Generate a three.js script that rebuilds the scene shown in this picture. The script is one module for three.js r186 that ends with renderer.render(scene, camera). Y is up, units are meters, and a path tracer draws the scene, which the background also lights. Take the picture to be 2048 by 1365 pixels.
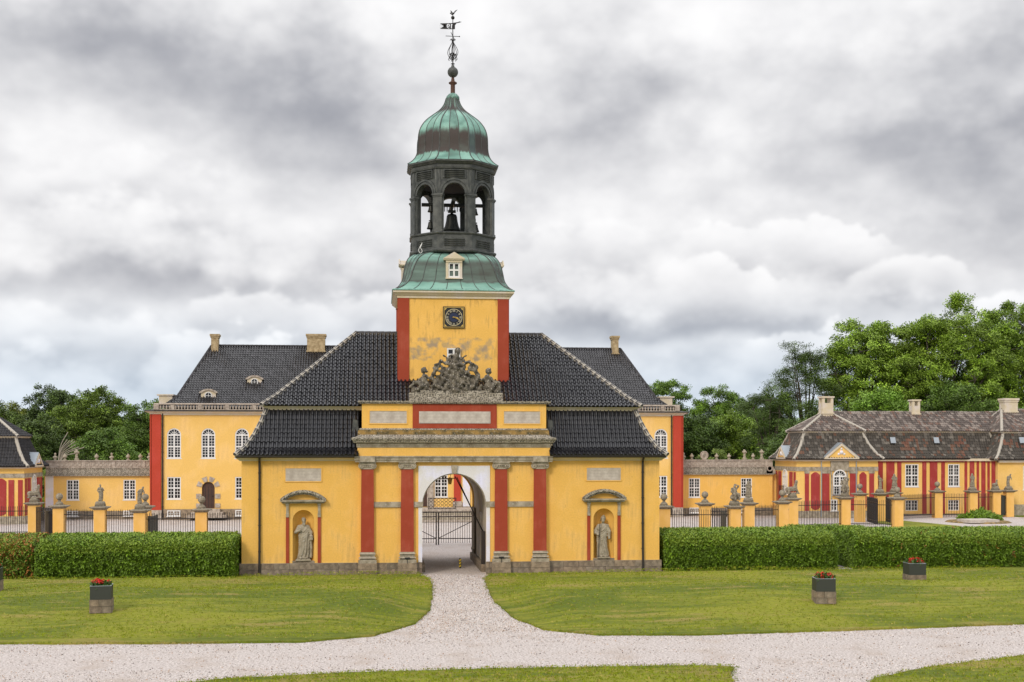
import * as THREE from 'three';
import { mergeGeometries } from 'three/addons/utils/BufferGeometryUtils.js';
import { FontLoader } from 'three/addons/loaders/FontLoader.js';

// ---------- camera, sky, sun, exposure ----------
const scene = new THREE.Scene();
const HEADING = 5.96 * Math.PI / 180;
const camera = new THREE.PerspectiveCamera(2 * Math.atan(895 / 2500) * 180 / Math.PI, 2048 / 1790, 0.5, 3000);
camera.setViewOffset(2048, 1790, 0, 0, 2048, 1365);           // shift lens: the camera stays level
camera.position.set(-3.07, 5.4, 53.17);
camera.rotation.y = -HEADING;
const renderer = new THREE.WebGLRenderer();
renderer.toneMapping = THREE.LinearToneMapping;
renderer.toneMappingExposure = 1.13;
renderer.shadowMap.enabled = true;

const sun = new THREE.DirectionalLight(0xfff1dc, 1.5);
sun.position.set(-46, 62, 58);
sun.castShadow = true; sun.shadow.radius = 26;
sun.shadow.mapSize.set(2048, 2048);
Object.assign(sun.shadow.camera, { left: -75, right: 75, top: 70, bottom: -70, near: 1, far: 260 });
scene.add(sun, sun.target);
sun.target.position.set(4, 0, -20);

// ---------- random numbers and noise ----------
function rng(seed) { let a = seed >>> 0; return () => { a = (a + 0x6D2B79F5) | 0; let t = Math.imul(a ^ (a >>> 15), 1 | a); t = (t + Math.imul(t ^ (t >>> 7), 61 | t)) ^ t; return ((t ^ (t >>> 14)) >>> 0) / 4294967296; }; }
const GX = new Float32Array(256), GY = new Float32Array(256), PERM = new Uint8Array(512);
{ const r = rng(77); for (let i = 0; i < 256; i++) { const a = r() * 6.28318; GX[i] = Math.cos(a); GY[i] = Math.sin(a); PERM[i] = i; }
  for (let i = 255; i > 0; i--) { const j = Math.floor(r() * (i + 1)); const t = PERM[i]; PERM[i] = PERM[j]; PERM[j] = t; } for (let i = 0; i < 256; i++) PERM[i + 256] = PERM[i]; }
function gn(x, y, per = 0, seed = 0) {                        // gradient noise, -1..1, periodic when per > 0
  const xi = Math.floor(x), yi = Math.floor(y), fx = x - xi, fy = y - yi;
  let x0 = xi, x1 = xi + 1, y0 = yi, y1 = yi + 1;
  if (per) { x0 = ((x0 % per) + per) % per; x1 = ((x1 % per) + per) % per; y0 = ((y0 % per) + per) % per; y1 = ((y1 % per) + per) % per; }
  const h = (a, b) => PERM[(PERM[(a + seed * 17) & 255] + b + seed * 31) & 255];
  const u = fx * fx * fx * (fx * (fx * 6 - 15) + 10), v = fy * fy * fy * (fy * (fy * 6 - 15) + 10);
  const a = h(x0, y0), b = h(x1, y0), c = h(x0, y1), d = h(x1, y1);
  const na = GX[a] * fx + GY[a] * fy, nb = GX[b] * (fx - 1) + GY[b] * fy, nc = GX[c] * fx + GY[c] * (fy - 1), nd = GX[d] * (fx - 1) + GY[d] * (fy - 1);
  return 1.45 * (na + u * (nb - na) + v * ((nc + u * (nd - nc)) - (na + u * (nb - na))));
}
function fbm(x, y, oct, per = 0, seed = 0) { let s = 0, a = 0.5, f = 1; for (let i = 0; i < oct; i++) { s += a * gn(x * f, y * f, per * f, seed + i); a *= 0.5; f *= 2; } return s; }
const clamp = (x, a = 0, b = 1) => Math.min(b, Math.max(a, x)), lerp = (a, b, t) => a + (b - a) * t;
const sstep = (a, b, x) => { const t = clamp((x - a) / (b - a)); return t * t * (3 - 2 * t); };
const mix3 = (a, b, t) => [a[0] + (b[0] - a[0]) * t, a[1] + (b[1] - a[1]) * t, a[2] + (b[2] - a[2]) * t];

// ---------- overcast sky: layered cloud, seen in degrees right of the heading and above the horizon ----------
{
  const W = 4096, H = 2048, data = new Float32Array(W * H * 4);
  // grey and bright masses of the upper layer: [azimuth, elevation, half width, half height, amount], and banks of cumulus with a crisp head: [azimuth, head elevation, half width, softness]
  const M = [[-13.5, 16.2, 7.5, 2.0, -0.36], [-20, 17.6, 5.5, 1.6, -0.24], [-8.5, 14.2, 4.6, 1.7, -0.36], [-4.5, 13.2, 3.2, 1.2, -0.22], [-5, 17.2, 4, 1.2, -0.12], [-9.5, 11.6, 3, 1.2, -0.16],
    [15.5, 13.8, 4.6, 1.8, -0.22], [20.5, 12.6, 4.2, 2.3, -0.42], [20, 16.4, 4.5, 1.3, -0.26], [5.0, 15.6, 3.8, 1.3, -0.18], [2.6, 13.6, 2.6, 1.4, -0.24], [-2.4, 11.2, 1.6, 1.2, -0.26], [22, 9, 3.5, 1.6, -0.24], [12.5, 12.4, 2.6, 0.8, -0.12],
    [-20, 12.2, 6, 2.0, 0.2], [-11, 10, 5, 1.5, 0.14], [-3, 19.6, 5, 1.4, 0.16], [11, 18.8, 5, 1.4, 0.14], [9, 14.6, 2.4, 1.6, 0.16], [4, 10.6, 3, 1, 0.12],
    [-13, 7.2, 6.5, 0.75, -0.3], [-21, 7.6, 5, 0.8, -0.24], [-6, 6.3, 3, 0.6, -0.16], [4.6, 5.7, 5.2, 0.7, -0.42], [9.5, 5.1, 4.5, 0.4, -0.26], [16, 6.2, 3.5, 0.6, -0.18], [-18, 4.2, 5, 0.4, -0.14]];
  const BANKS = [[12.4, 10.0, 5.6, 0.22], [9.6, 8.2, 3.4, 0.3], [3.4, 10.3, 3.6, 0.6], [17.5, 8.6, 3.2, 0.4], [-11.2, 6.9, 4.4, 0.7], [-5.2, 7.4, 3.2, 0.6], [-19.5, 6.1, 5.0, 1.0], [-17, 12.6, 6, 1.0], [22.5, 6.9, 3.0, 0.4], [13.5, 5.4, 3.6, 0.3], [-12, 5.1, 5, 0.35]];
  { const r = rng(303); for (let d = -176; d < 176; d += 5 + 6 * r()) if (Math.abs(d) > 31) BANKS.push([d, 4.5 + 7 * r(), 4 + 4 * r(), 0.25 + 0.4 * r()]); }
  const cells = (x, y, per, seed) => { const xi = Math.floor(x), yi = Math.floor(y); let m = 9; for (let j = -1; j <= 1; j++) for (let i = -1; i <= 1; i++) { const cx = (((xi + i) % per) + per) % per, h = PERM[(PERM[(cx + seed * 13) & 255] + yi + j + 512) & 255], k = PERM[(h + 91) & 255], dx = xi + i + h / 255 - x, dy = yi + j + k / 255 - y; m = Math.min(m, dx * dx + dy * dy); } return 1 - Math.sqrt(m); };
  const cloud = (az, el) => {
    const y = Math.sin(el), ce = Math.cos(el), eld = el * 180 / Math.PI;
    if (eld < -1) return [0.2, 0.2, 0.19];
    const x = ce * Math.cos(az), z = ce * Math.sin(az);
    let da = (Math.atan2(x, -z) - HEADING) * 180 / Math.PI; if (da > 180) da -= 360; if (da < -180) da += 360;
    const over = sstep(28, 50, eld), s = 4 / (Math.max(y, 0) + 0.35), flat = over > 0 ? fbm(x * s, z * s, 5, 0, 21) : 0;
    let L = 0.74 + 0.34 * flat * over;
    if (over < 1) {
      const u = da * 0.2, v = eld * 0.27, fine = fbm(u, v, 5, 72, 2), soft = gn(u * 0.5, v * 0.5, 36, 7), p1 = cells(u * 2 + 0.3 * fine, v * 2, 144, 3), p2 = cells(u * 5, v * 5 + 0.4 * fine, 360, 4), p3 = cells(u * 12, v * 12, 864, 5), puff = 0.55 * p1 + 0.3 * p2 + 0.15 * p3 - 0.5;
      const ja = da + 1.6 * soft + 2.2 * fine, je = eld + 0.7 * soft + 1.1 * fine + 0.5 * puff;
      let m = 0; if (Math.abs(da) < 45) for (const q of M) { const a = (ja - q[0]) / q[2], b = (je - q[1]) / q[3], d = a * a + b * b; if (d < 6) m += q[4] * Math.exp(-d); } else m = 0.3 * gn(u * 0.5, v * 0.8, 36, 14) - 0.06;
      const grain = fbm(u * 2.0, v * 2.6, 6, 0, 31); let W = 0.745 + m * 0.60 + 0.12 * fine + 0.07 * soft + 0.11 * puff + 0.115 * grain;
      for (const q of BANKS) { let dx = da - q[0]; if (dx > 180) dx -= 360; if (dx < -180) dx += 360; dx /= q[2]; if (Math.abs(dx) > 1) continue; const head = q[1] - 1.1 * dx * dx + 1.3 * puff + 1.5 * fine + 0.7 * grain, d = head - eld; if (d < 0 || d > 3) continue; const k = sstep(0, q[3], d) * sstep(3, 1.2, d) * sstep(1, 0.55, Math.abs(dx)); W = lerp(W, lerp(0.88, 0.60, sstep(0.1, 2.2, d)) + 0.18 * puff + 0.2 * grain, 0.75 * k); }
      L = lerp(W, L, over);
    }
    const low = sstep(8, 0.5, eld);
    L = clamp(lerp(L, 0.69 + 0.85 * (L - 0.70), low * 0.75), 0.3, 1.0);
    const c = mix3([0.29, 0.30, 0.34], [0.90, 0.895, 0.90], sstep(0.28, 0.99, L));
    const up = 1 + 1.1 * sstep(17, 75, eld), w = mix3(c, [c[0] * 0.84, c[1] * 0.95, c[2] * 1.05], low * (1.3 - L) * 1.8);
    return [w[0] * up, w[1] * up, w[2] * up];   // an overcast sky grows brighter towards the zenith
  };
  // full detail near the view, a smoothly enlarged coarser pass elsewhere
  const w = W / 8, h = H / 8, coarse = new Float32Array(w * h * 3);
  for (let j = 0; j < h; j++) for (let i = 0; i < w; i++) coarse.set(cloud(((i + 0.5) / w - 0.5) * 2 * Math.PI, ((j + 0.5) / h - 0.5) * Math.PI), (j * w + i) * 3);
  for (let j = 0; j < H; j++) for (let i = 0; i < W; i++) {
    const k = (j * W + i) * 4, az = ((i + 0.5) / W - 0.5) * 2 * Math.PI, el = ((j + 0.5) / H - 0.5) * Math.PI; data[k + 3] = 1;
    let da = az + Math.PI / 2 - HEADING; if (da > Math.PI) da -= 2 * Math.PI;
    if (Math.abs(da) < 0.6 && el > -0.05 && el < 0.5) { const c = cloud(az, el); data[k] = c[0]; data[k + 1] = c[1]; data[k + 2] = c[2]; continue; }
    const u = (i + 0.5) / 8 - 0.5, v = clamp((j + 0.5) / 8 - 0.5, 0, h - 1), i0 = Math.floor(u), j0 = Math.min(Math.floor(v), h - 2), fu = u - i0, fv = v - j0, a = ((i0 % w) + w) % w, b = (a + 1) % w;
    for (let q = 0; q < 3; q++) data[k + q] = lerp(lerp(coarse[(j0 * w + a) * 3 + q], coarse[(j0 * w + b) * 3 + q], fu), lerp(coarse[((j0 + 1) * w + a) * 3 + q], coarse[((j0 + 1) * w + b) * 3 + q], fu), fv);
  }
  const sky = new THREE.DataTexture(data, W, H, THREE.RGBAFormat, THREE.FloatType);
  sky.mapping = THREE.EquirectangularReflectionMapping; sky.magFilter = THREE.LinearFilter; sky.minFilter = THREE.LinearFilter; sky.colorSpace = THREE.LinearSRGBColorSpace; sky.needsUpdate = true;
  scene.background = sky; scene.environment = sky;
}
// ---------- textures and materials ----------
function tex(size, fn, metres, srgb = true, sy = size, metresY = metres) {
  const d = new Uint8Array(size * sy * 4);
  for (let j = 0; j < sy; j++) for (let i = 0; i < size; i++) {
    const c = fn(i / size, j / sy), k = (j * size + i) * 4;
    for (let q = 0; q < 3; q++) { let v = Array.isArray(c) ? c[q] : c; v = clamp(v); if (srgb) v = v <= 0.0031308 ? v * 12.92 : 1.055 * Math.pow(v, 1 / 2.4) - 0.055; d[k + q] = Math.round(v * 255); }
    d[k + 3] = 255;
  }
  const t = new THREE.DataTexture(d, size, sy, THREE.RGBAFormat); t.wrapS = t.wrapT = THREE.RepeatWrapping; t.magFilter = THREE.LinearFilter; t.minFilter = THREE.LinearMipmapLinearFilter; t.generateMipmaps = true;
  t.repeat.set(1 / metres, 1 / metresY); if (srgb) t.colorSpace = THREE.SRGBColorSpace; t.needsUpdate = true; return t;
}
const std = (o) => new THREE.MeshStandardMaterial(o);
const lin = (r, g, b) => new THREE.Color().setRGB(r, g, b);
const reuse = (t, m, my = m) => { const c = t.clone(); c.repeat.set(1 / m, 1 / my); c.needsUpdate = true; return c; };

const roughTex = tex(256, (u, v) => 0.5 + 0.5 * fbm(u * 16, v * 16, 4, 16, 2), 1.6, false);
// lime-washed plaster: blotches, rain streaks, rubbed spots
function plaster(base, dirt, amount, seed, m = 5) {
  return tex(512, (u, v) => {
    const a = fbm(u * 5, v * 5, 5, 5, seed), st = fbm(u * 40, v * 4, 3, 4, seed + 3), fine = gn(u * 90, v * 90, 90, seed + 5), sp = gn(u * 64, v * 20, 0, seed + 8) * (0.75 + 0.5 * a);
    let c = mix3(base, [base[0] * 1.1, base[1] * 1.14, base[2] * 1.45], clamp(a * 1.9 + 0.2));
    c = mix3(c, dirt, amount * clamp(sstep(0.0, 0.5, a * 0.75 + st * 0.4) * 0.6));
    c = mix3(c, [dirt[0] * 0.6, dirt[1] * 0.55, dirt[2] * 0.55], 0.55 * amount * sstep(0.5, 0.8, sp));
    const f = 1 + 0.07 * fine; return [c[0] * f, c[1] * f, c[2] * f];
  }, m);
}
const YELLOW = [0.80, 0.472, 0.108], PALEYELLOW = [0.80, 0.51, 0.145], RED = [0.32, 0.046, 0.017];
const M = {};
M.yellow = std({ map: plaster(YELLOW, [0.46, 0.29, 0.09], 0.8, 3), roughness: 0.92, bumpMap: roughTex, bumpScale: 0.006 });
M.yellow2 = std({ map: plaster(PALEYELLOW, [0.60, 0.36, 0.13], 0.5, 13, 7), roughness: 0.92, bumpMap: roughTex, bumpScale: 0.004 });
M.red = std({ map: plaster(RED, [0.40, 0.11, 0.06], 0.55, 23, 3), roughness: 0.85, bumpMap: roughTex, bumpScale: 0.004 });
M.redFar = std({ map: plaster([0.45, 0.048, 0.022], [0.38, 0.06, 0.03], 0.3, 24, 6), roughness: 0.85 });
M.crimson = std({ map: plaster([0.33, 0.035, 0.03], [0.50, 0.17, 0.13], 0.6, 25, 4), roughness: 0.85 });
M.limewash = std({ map: plaster([0.70, 0.69, 0.70], [0.48, 0.45, 0.45], 0.45, 31, 4), roughness: 0.9, bumpMap: roughTex, bumpScale: 0.004 });
M.passage = std({ map: plaster([0.56, 0.51, 0.42], [0.40, 0.35, 0.28], 0.6, 33, 4), roughness: 0.95 });
const stoneTex = (a, b, c, spots, seed, m = 1.8, from = 0.22) => tex(512, (u, v) => {
  const n = fbm(u * 6, v * 6, 6, 6, seed), f = gn(u * 70, v * 70, 70, seed + 2), l = fbm(u * 22, v * 22, 3, 22, seed + 4);
  let q = mix3(a, b, clamp(0.5 + n * 1.5)); q = mix3(q, c, spots * sstep(from, from + 0.14, l)); const k = 1 + 0.16 * f; return [q[0] * k, q[1] * k, q[2] * k];
}, m);
M.stone = std({ map: stoneTex([0.24, 0.205, 0.15], [0.43, 0.38, 0.30], [0.52, 0.50, 0.45], 0.5, 41), roughness: 0.95, bumpMap: roughTex, bumpScale: 0.01 });
M.lichenStone = std({ map: stoneTex([0.24, 0.21, 0.165], [0.46, 0.42, 0.35], [0.05, 0.046, 0.04], 0.85, 43, 1.3, 0.0), roughness: 0.96, bumpMap: roughTex, bumpScale: 0.012 });
M.moss = std({ map: stoneTex([0.07, 0.06, 0.03], [0.32, 0.20, 0.06], [0.40, 0.36, 0.28], 0.5, 44, 1.6), roughness: 0.96, bumpMap: roughTex, bumpScale: 0.012 });
M.plinth = [0, 1, 2, 3].map((i) => std({ map: reuse(i ? M.plinth0 : (M.plinth0 = stoneTex([0.165, 0.135, 0.10], [0.30, 0.245, 0.185], [0.40, 0.35, 0.28], 0.4, 45, 1.3)), 1.3), color: lin(...[[1, 1, 1], [0.84, 0.83, 0.82], [1.12, 1.06, 1.0], [0.95, 0.9, 0.88]][i]), roughness: 0.95, bumpMap: roughTex, bumpScale: 0.012 }));
delete M.plinth0;
M.mortar = std({ color: lin(0.33, 0.30, 0.25), roughness: 1 });
M.balustrade = std({ map: stoneTex([0.30, 0.25, 0.21], [0.50, 0.44, 0.38], [0.16, 0.14, 0.12], 0.6, 46, 1.5), roughness: 0.95 });
M.plaque = std({ map: tex(512, (u, v) => { const n = fbm(u * 5, v * 5, 5, 5, 51), r = Math.abs(((v * 11) % 1) - 0.5), l = gn(u * 60, Math.floor(v * 11) * 3.3, 60, 52); const q = mix3([0.56, 0.51, 0.46], [0.40, 0.35, 0.31], clamp(0.45 + n * 1.3)); const k = (r < 0.2 && l > 0.02 && n < 0.14) ? 0.86 : 1; return [q[0] * k, q[1] * k, q[2] * k]; }, 1.4), roughness: 0.9 });
M.cream = std({ map: plaster([0.60, 0.52, 0.38], [0.40, 0.34, 0.25], 0.4, 55, 3), roughness: 0.85 });
M.white = std({ color: lin(0.74, 0.74, 0.74), roughness: 0.55 });
M.glass = new THREE.MeshPhysicalMaterial({ color: lin(0.012, 0.013, 0.017), roughness: 0.07, ior: 1.5 });
M.iron = std({ color: lin(0.018, 0.016, 0.018), roughness: 0.5, metalness: 0.3 });
M.lead = std({ map: stoneTex([0.045, 0.05, 0.05], [0.10, 0.105, 0.10], [0.12, 0.135, 0.13], 0.35, 61, 1.6), roughness: 0.55, metalness: 0.25, bumpMap: roughTex, bumpScale: 0.004 });
M.zinc = std({ color: lin(0.34, 0.38, 0.42), roughness: 0.5, metalness: 0.4 });
M.bronze = std({ color: lin(0.025, 0.027, 0.024), roughness: 0.45, metalness: 0.6 });
M.gutter = std({ color: lin(0.035, 0.03, 0.028), roughness: 0.5, metalness: 0.3 });
M.wood = std({ map: tex(256, (u, v) => { const g = fbm(u * 24, v * 2, 4, 2, 71); return mix3([0.045, 0.022, 0.016], [0.085, 0.04, 0.028], clamp(0.5 + g)); }, 1), roughness: 0.7 });
M.greenwood = std({ color: lin(0.035, 0.04, 0.033), roughness: 0.6 });
M.olive = std({ color: lin(0.11, 0.085, 0.05), roughness: 0.7 });
M.gold = std({ color: lin(0.75, 0.50, 0.14), roughness: 0.35, metalness: 0.8 });
M.blue = std({ color: lin(0.014, 0.02, 0.05), roughness: 0.4 });
M.black = std({ color: lin(0.01, 0.011, 0.012), roughness: 0.5 });
M.rust = std({ color: lin(0.10, 0.05, 0.035), roughness: 0.7, metalness: 0.3 });
M.tile = new THREE.MeshPhysicalMaterial({ color: 0xffffff, roughness: 0.3, ior: 1.45, clearcoat: 0.55, clearcoatRoughness: 0.1 });                       // glazed pantile, toned per piece
M.deck = std({ color: lin(0.014, 0.013, 0.014), roughness: 0.9 });
M.oldTile = std({ color: 0xffffff, roughness: 0.75 });
M.hipMortar = std({ color: lin(0.42, 0.39, 0.34), roughness: 0.95 });
M.brick = std({ map: stoneTex([0.30, 0.22, 0.12], [0.48, 0.38, 0.23], [0.20, 0.15, 0.09], 0.5, 63, 1.4), roughness: 0.95 });
M.bark = std({ map: stoneTex([0.05, 0.042, 0.032], [0.12, 0.10, 0.08], [0.15, 0.15, 0.12], 0.3, 65, 1.5), roughness: 0.95 });

// ---------- geometry helpers ----------
function bb(x0, x1, y0, y1, z0, z1) { const g = new THREE.BoxGeometry(Math.abs(x1 - x0), Math.abs(y1 - y0), Math.abs(z1 - z0)); g.translate((x0 + x1) / 2, (y0 + y1) / 2, (z0 + z1) / 2); return g; }
function cyl(r0, r1, h, x, y, z, seg = 16) { const g = new THREE.CylinderGeometry(r1, r0, h, seg); g.translate(x, y + h / 2, z); return g; }
function ball(r, x, y, z, s = 14) { const g = new THREE.SphereGeometry(r, s, Math.round(s * 0.7)); g.translate(x, y, z); return g; }
function rod(a, b, r, seg = 6, r2 = r) {
  const A = new THREE.Vector3(...a), B = new THREE.Vector3(...b), d = B.clone().sub(A), g = new THREE.CylinderGeometry(r2, r, d.length(), seg);
  g.applyQuaternion(new THREE.Quaternion().setFromUnitVectors(new THREE.Vector3(0, 1, 0), d.clone().normalize())); g.translate((a[0] + b[0]) / 2, (a[1] + b[1]) / 2, (a[2] + b[2]) / 2); return g;
}
function tube(pts, r, n = 40, seg = 6) { return new THREE.TubeGeometry(new THREE.CatmullRomCurve3(pts.map((p) => new THREE.Vector3(...p))), n, r, seg); }
function lathe(pts, seg = 20, x = 0, y = 0, z = 0) { const g = new THREE.LatheGeometry(pts.map((p) => new THREE.Vector2(p[0], p[1])), seg); g.translate(x, y, z); return g; }
function ext(shape, d, x = 0, y = 0, z = 0, curve = 16) { const g = new THREE.ExtrudeGeometry(shape, { depth: d, bevelEnabled: false, curveSegments: curve }); g.translate(x, y, z); return g; }
function poly(pts) { const s = new THREE.Shape(); pts.forEach((p, i) => i ? s.lineTo(p[0], p[1]) : s.moveTo(p[0], p[1])); s.closePath(); return s; }
function boxUV(g) {
  const p = g.attributes.position, uv = new Float32Array(p.count * 2), a = new THREE.Vector3(), b = new THREE.Vector3(), c = new THREE.Vector3(), n = new THREE.Vector3();
  for (let i = 0; i < p.count; i += 3) {
    a.fromBufferAttribute(p, i); b.fromBufferAttribute(p, i + 1); c.fromBufferAttribute(p, i + 2); n.copy(b).sub(a).cross(c.clone().sub(a));
    const x = Math.abs(n.x), y = Math.abs(n.y), z = Math.abs(n.z);
    [a, b, c].forEach((q, k) => { const [u, v] = y > x && y > z ? [q.x, q.z] : x > z ? [q.z, q.y] : [q.x, q.y]; uv[(i + k) * 2] = u; uv[(i + k) * 2 + 1] = v; });
  }
  g.setAttribute('uv', new THREE.BufferAttribute(uv, 2)); return g;
}
function prep(geos, keepUV) {
  const list = (Array.isArray(geos) ? geos : [geos]).map((g) => { const q = g.index ? g.toNonIndexed() : g.clone(); for (const k of Object.keys(q.attributes)) if (!['position', 'normal', ...(keepUV ? ['uv'] : [])].includes(k)) q.deleteAttribute(k); if (!q.attributes.normal) q.computeVertexNormals(); q.morphAttributes = {}; q.clearGroups(); return q; });
  const g = list.length > 1 ? mergeGeometries(list) : list[0];
  return keepUV ? g : boxUV(g);
}
const taken = new Map();
function numbered(n) { const k = taken.get(n) ?? 0; taken.set(n, k + 1); return k ? `${n}_${String(k).padStart(3, '0')}` : n; }
function mesh(name, geos, mat, parent, pos, opt = {}) {
  const m = new THREE.Mesh(opt.ready ? geos : prep(geos, opt.keepUV), mat); m.name = parent && parent !== scene ? name : numbered(name);
  m.castShadow = m.receiveShadow = true; if (pos) m.position.set(...pos); if (opt.ry) m.rotation.y = opt.ry; if (opt.kind) m.userData.kind = opt.kind; if (opt.label) m.userData.label = opt.label;
  (parent ?? scene).add(m); return m;
}
function thing(name, label, category, pos = [0, 0, 0], ry = 0, group) { const o = new THREE.Group(); o.name = numbered(name); o.position.set(...pos); o.rotation.y = ry; o.userData = { label, category }; if (group) o.userData.group = group; scene.add(o); return o; }
function tag(o, label, category, group) { Object.assign(o.userData, { label, category }); if (group) o.userData.group = group; return o; }
function instances(name, geo, mat, list, parent, kind = 'stuff') {           // list of { m: Matrix4, c: Color }
  const im = new THREE.InstancedMesh(geo, mat, list.length); im.name = parent ? name : numbered(name);
  list.forEach((q, i) => { im.setMatrixAt(i, q.m); if (q.c) im.setColorAt(i, q.c); }); im.castShadow = im.receiveShadow = true; im.userData.kind = kind; (parent ?? scene).add(im); return im;
}
// moulding: profile [[out, y], ...] swept along a path of [x, z] (outward is to the right of travel), mitred
function mould(path, profile, closed = false) {
  const n = path.length, ring = [];
  for (let i = 0; i < n; i++) {
    const p = path[i], a = closed || i > 0 ? path[(i - 1 + n) % n] : null, b = closed || i < n - 1 ? path[(i + 1) % n] : null;
    const nr = (u, v) => { const dx = v[0] - u[0], dz = v[1] - u[1], l = Math.hypot(dx, dz); return [-dz / l, dx / l]; };
    const n1 = a ? nr(a, p) : nr(p, b), n2 = b ? nr(p, b) : n1; let mx = n1[0] + n2[0], mz = n1[1] + n2[1]; const d = (mx * n1[0] + mz * n1[1]); mx /= d; mz /= d;
    ring.push(profile.map(([o, y]) => [p[0] + mx * o, y, p[1] + mz * o]));
  }
  const pos = []; const quad = (a, b, c, d) => pos.push(...a, ...b, ...c, ...a, ...c, ...d);
  for (let i = 0; i < (closed ? n : n - 1); i++) { const r = ring[i], s = ring[(i + 1) % n]; for (let k = 0; k < profile.length - 1; k++) quad(r[k], s[k], s[k + 1], r[k + 1]); }
  if (!closed) for (const r of [ring[0], ring[n - 1]]) for (let k = 1; k < r.length - 1; k++) pos.push(...r[0], ...r[k], ...r[k + 1]);
  const g = new THREE.BufferGeometry(); g.setAttribute('position', new THREE.Float32BufferAttribute(pos, 3)); g.computeVertexNormals(); return g;
}
const rectPath = (x0, x1, z0, z1) => [[x0, z1], [x1, z1], [x1, z0], [x0, z0]];
function band(x0, x1, z0, z1, profile) { return mould(rectPath(x0, x1, z0, z1), profile, true); }
function frontHole(shape, x, y, w, h, arch) { const p = new THREE.Path(); p.moveTo(x - w / 2, y); p.lineTo(x + w / 2, y); if (arch) { p.lineTo(x + w / 2, y + h - w / 2); p.absarc(x, y + h - w / 2, w / 2, 0, Math.PI, false); } else { p.lineTo(x + w / 2, y + h); p.lineTo(x - w / 2, y + h); } p.closePath(); shape.holes.push(p); }

// surface of a distance field (naive surface nets)
function field(f, lo, hi, cell) {
  const n = [0, 1, 2].map((k) => Math.ceil((hi[k] - lo[k]) / cell) + 1), [nx, ny, nz] = n, val = new Float32Array(nx * ny * nz), id = new Int32Array(nx * ny * nz).fill(-1), pos = [], idx = [];
  const at = (i, j, k) => i + nx * (j + ny * k);
  for (let k = 0; k < nz; k++) for (let j = 0; j < ny; j++) for (let i = 0; i < nx; i++) val[at(i, j, k)] = f(lo[0] + i * cell, lo[1] + j * cell, lo[2] + k * cell);
  const E = [[0, 1], [0, 2], [0, 4], [1, 3], [1, 5], [2, 3], [2, 6], [3, 7], [4, 5], [4, 6], [5, 7], [6, 7]];
  for (let k = 0; k < nz - 1; k++) for (let j = 0; j < ny - 1; j++) for (let i = 0; i < nx - 1; i++) {
    const v = []; let m = 0; for (let q = 0; q < 8; q++) { v[q] = val[at(i + (q & 1), j + ((q >> 1) & 1), k + (q >> 2))]; if (v[q] < 0) m |= 1 << q; }
    if (m === 0 || m === 255) continue;
    let x = 0, y = 0, z = 0, c = 0;
    for (const [a, b] of E) if ((v[a] < 0) !== (v[b] < 0)) { const t = v[a] / (v[a] - v[b]); x += lerp(a & 1, b & 1, t); y += lerp((a >> 1) & 1, (b >> 1) & 1, t); z += lerp(a >> 2, b >> 2, t); c++; }
    id[at(i, j, k)] = pos.length / 3; pos.push(lo[0] + (i + x / c) * cell, lo[1] + (j + y / c) * cell, lo[2] + (k + z / c) * cell);
  }
  for (let k = 1; k < nz - 1; k++) for (let j = 1; j < ny - 1; j++) for (let i = 1; i < nx - 1; i++) {
    const a = val[at(i, j, k)] < 0;
    const q = (A, B, C, D, flip) => { if (A < 0 || B < 0 || C < 0 || D < 0) return; flip ? idx.push(A, C, B, A, D, C) : idx.push(A, B, C, A, C, D); };
    if (a !== val[at(i + 1, j, k)] < 0) q(id[at(i, j - 1, k - 1)], id[at(i, j, k - 1)], id[at(i, j, k)], id[at(i, j - 1, k)], !a);
    if (a !== val[at(i, j + 1, k)] < 0) q(id[at(i - 1, j, k - 1)], id[at(i - 1, j, k)], id[at(i, j, k)], id[at(i, j, k - 1)], !a);
    if (a !== val[at(i, j, k + 1)] < 0) q(id[at(i - 1, j - 1, k)], id[at(i, j - 1, k)], id[at(i, j, k)], id[at(i - 1, j, k)], !a);
  }
  const g = new THREE.BufferGeometry(); g.setAttribute('position', new THREE.Float32BufferAttribute(pos, 3)); g.setIndex(idx); g.computeVertexNormals(); return g;
}
const smin = (a, b, k) => { const h = clamp(0.5 + 0.5 * (b - a) / k); return b + (a - b) * h - k * h * (1 - h); };
function cap(x, y, z, c) {                                                   // c = [ax, ay, az, bx, by, bz, ra, rb]
  const dx = c[3] - c[0], dy = c[4] - c[1], dz = c[5] - c[2], t = clamp(((x - c[0]) * dx + (y - c[1]) * dy + (z - c[2]) * dz) / (dx * dx + dy * dy + dz * dz + 1e-9));
  return Math.hypot(x - c[0] - t * dx, y - c[1] - t * dy, z - c[2] - t * dz) - (c[6] + (c[7] - c[6]) * t);
}
const ell = (x, y, z, cx, cy, cz, a, b, c) => { const k = Math.hypot((x - cx) / a, (y - cy) / b, (z - cz) / c); return (k - 1) * Math.min(a, b, c); };

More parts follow.
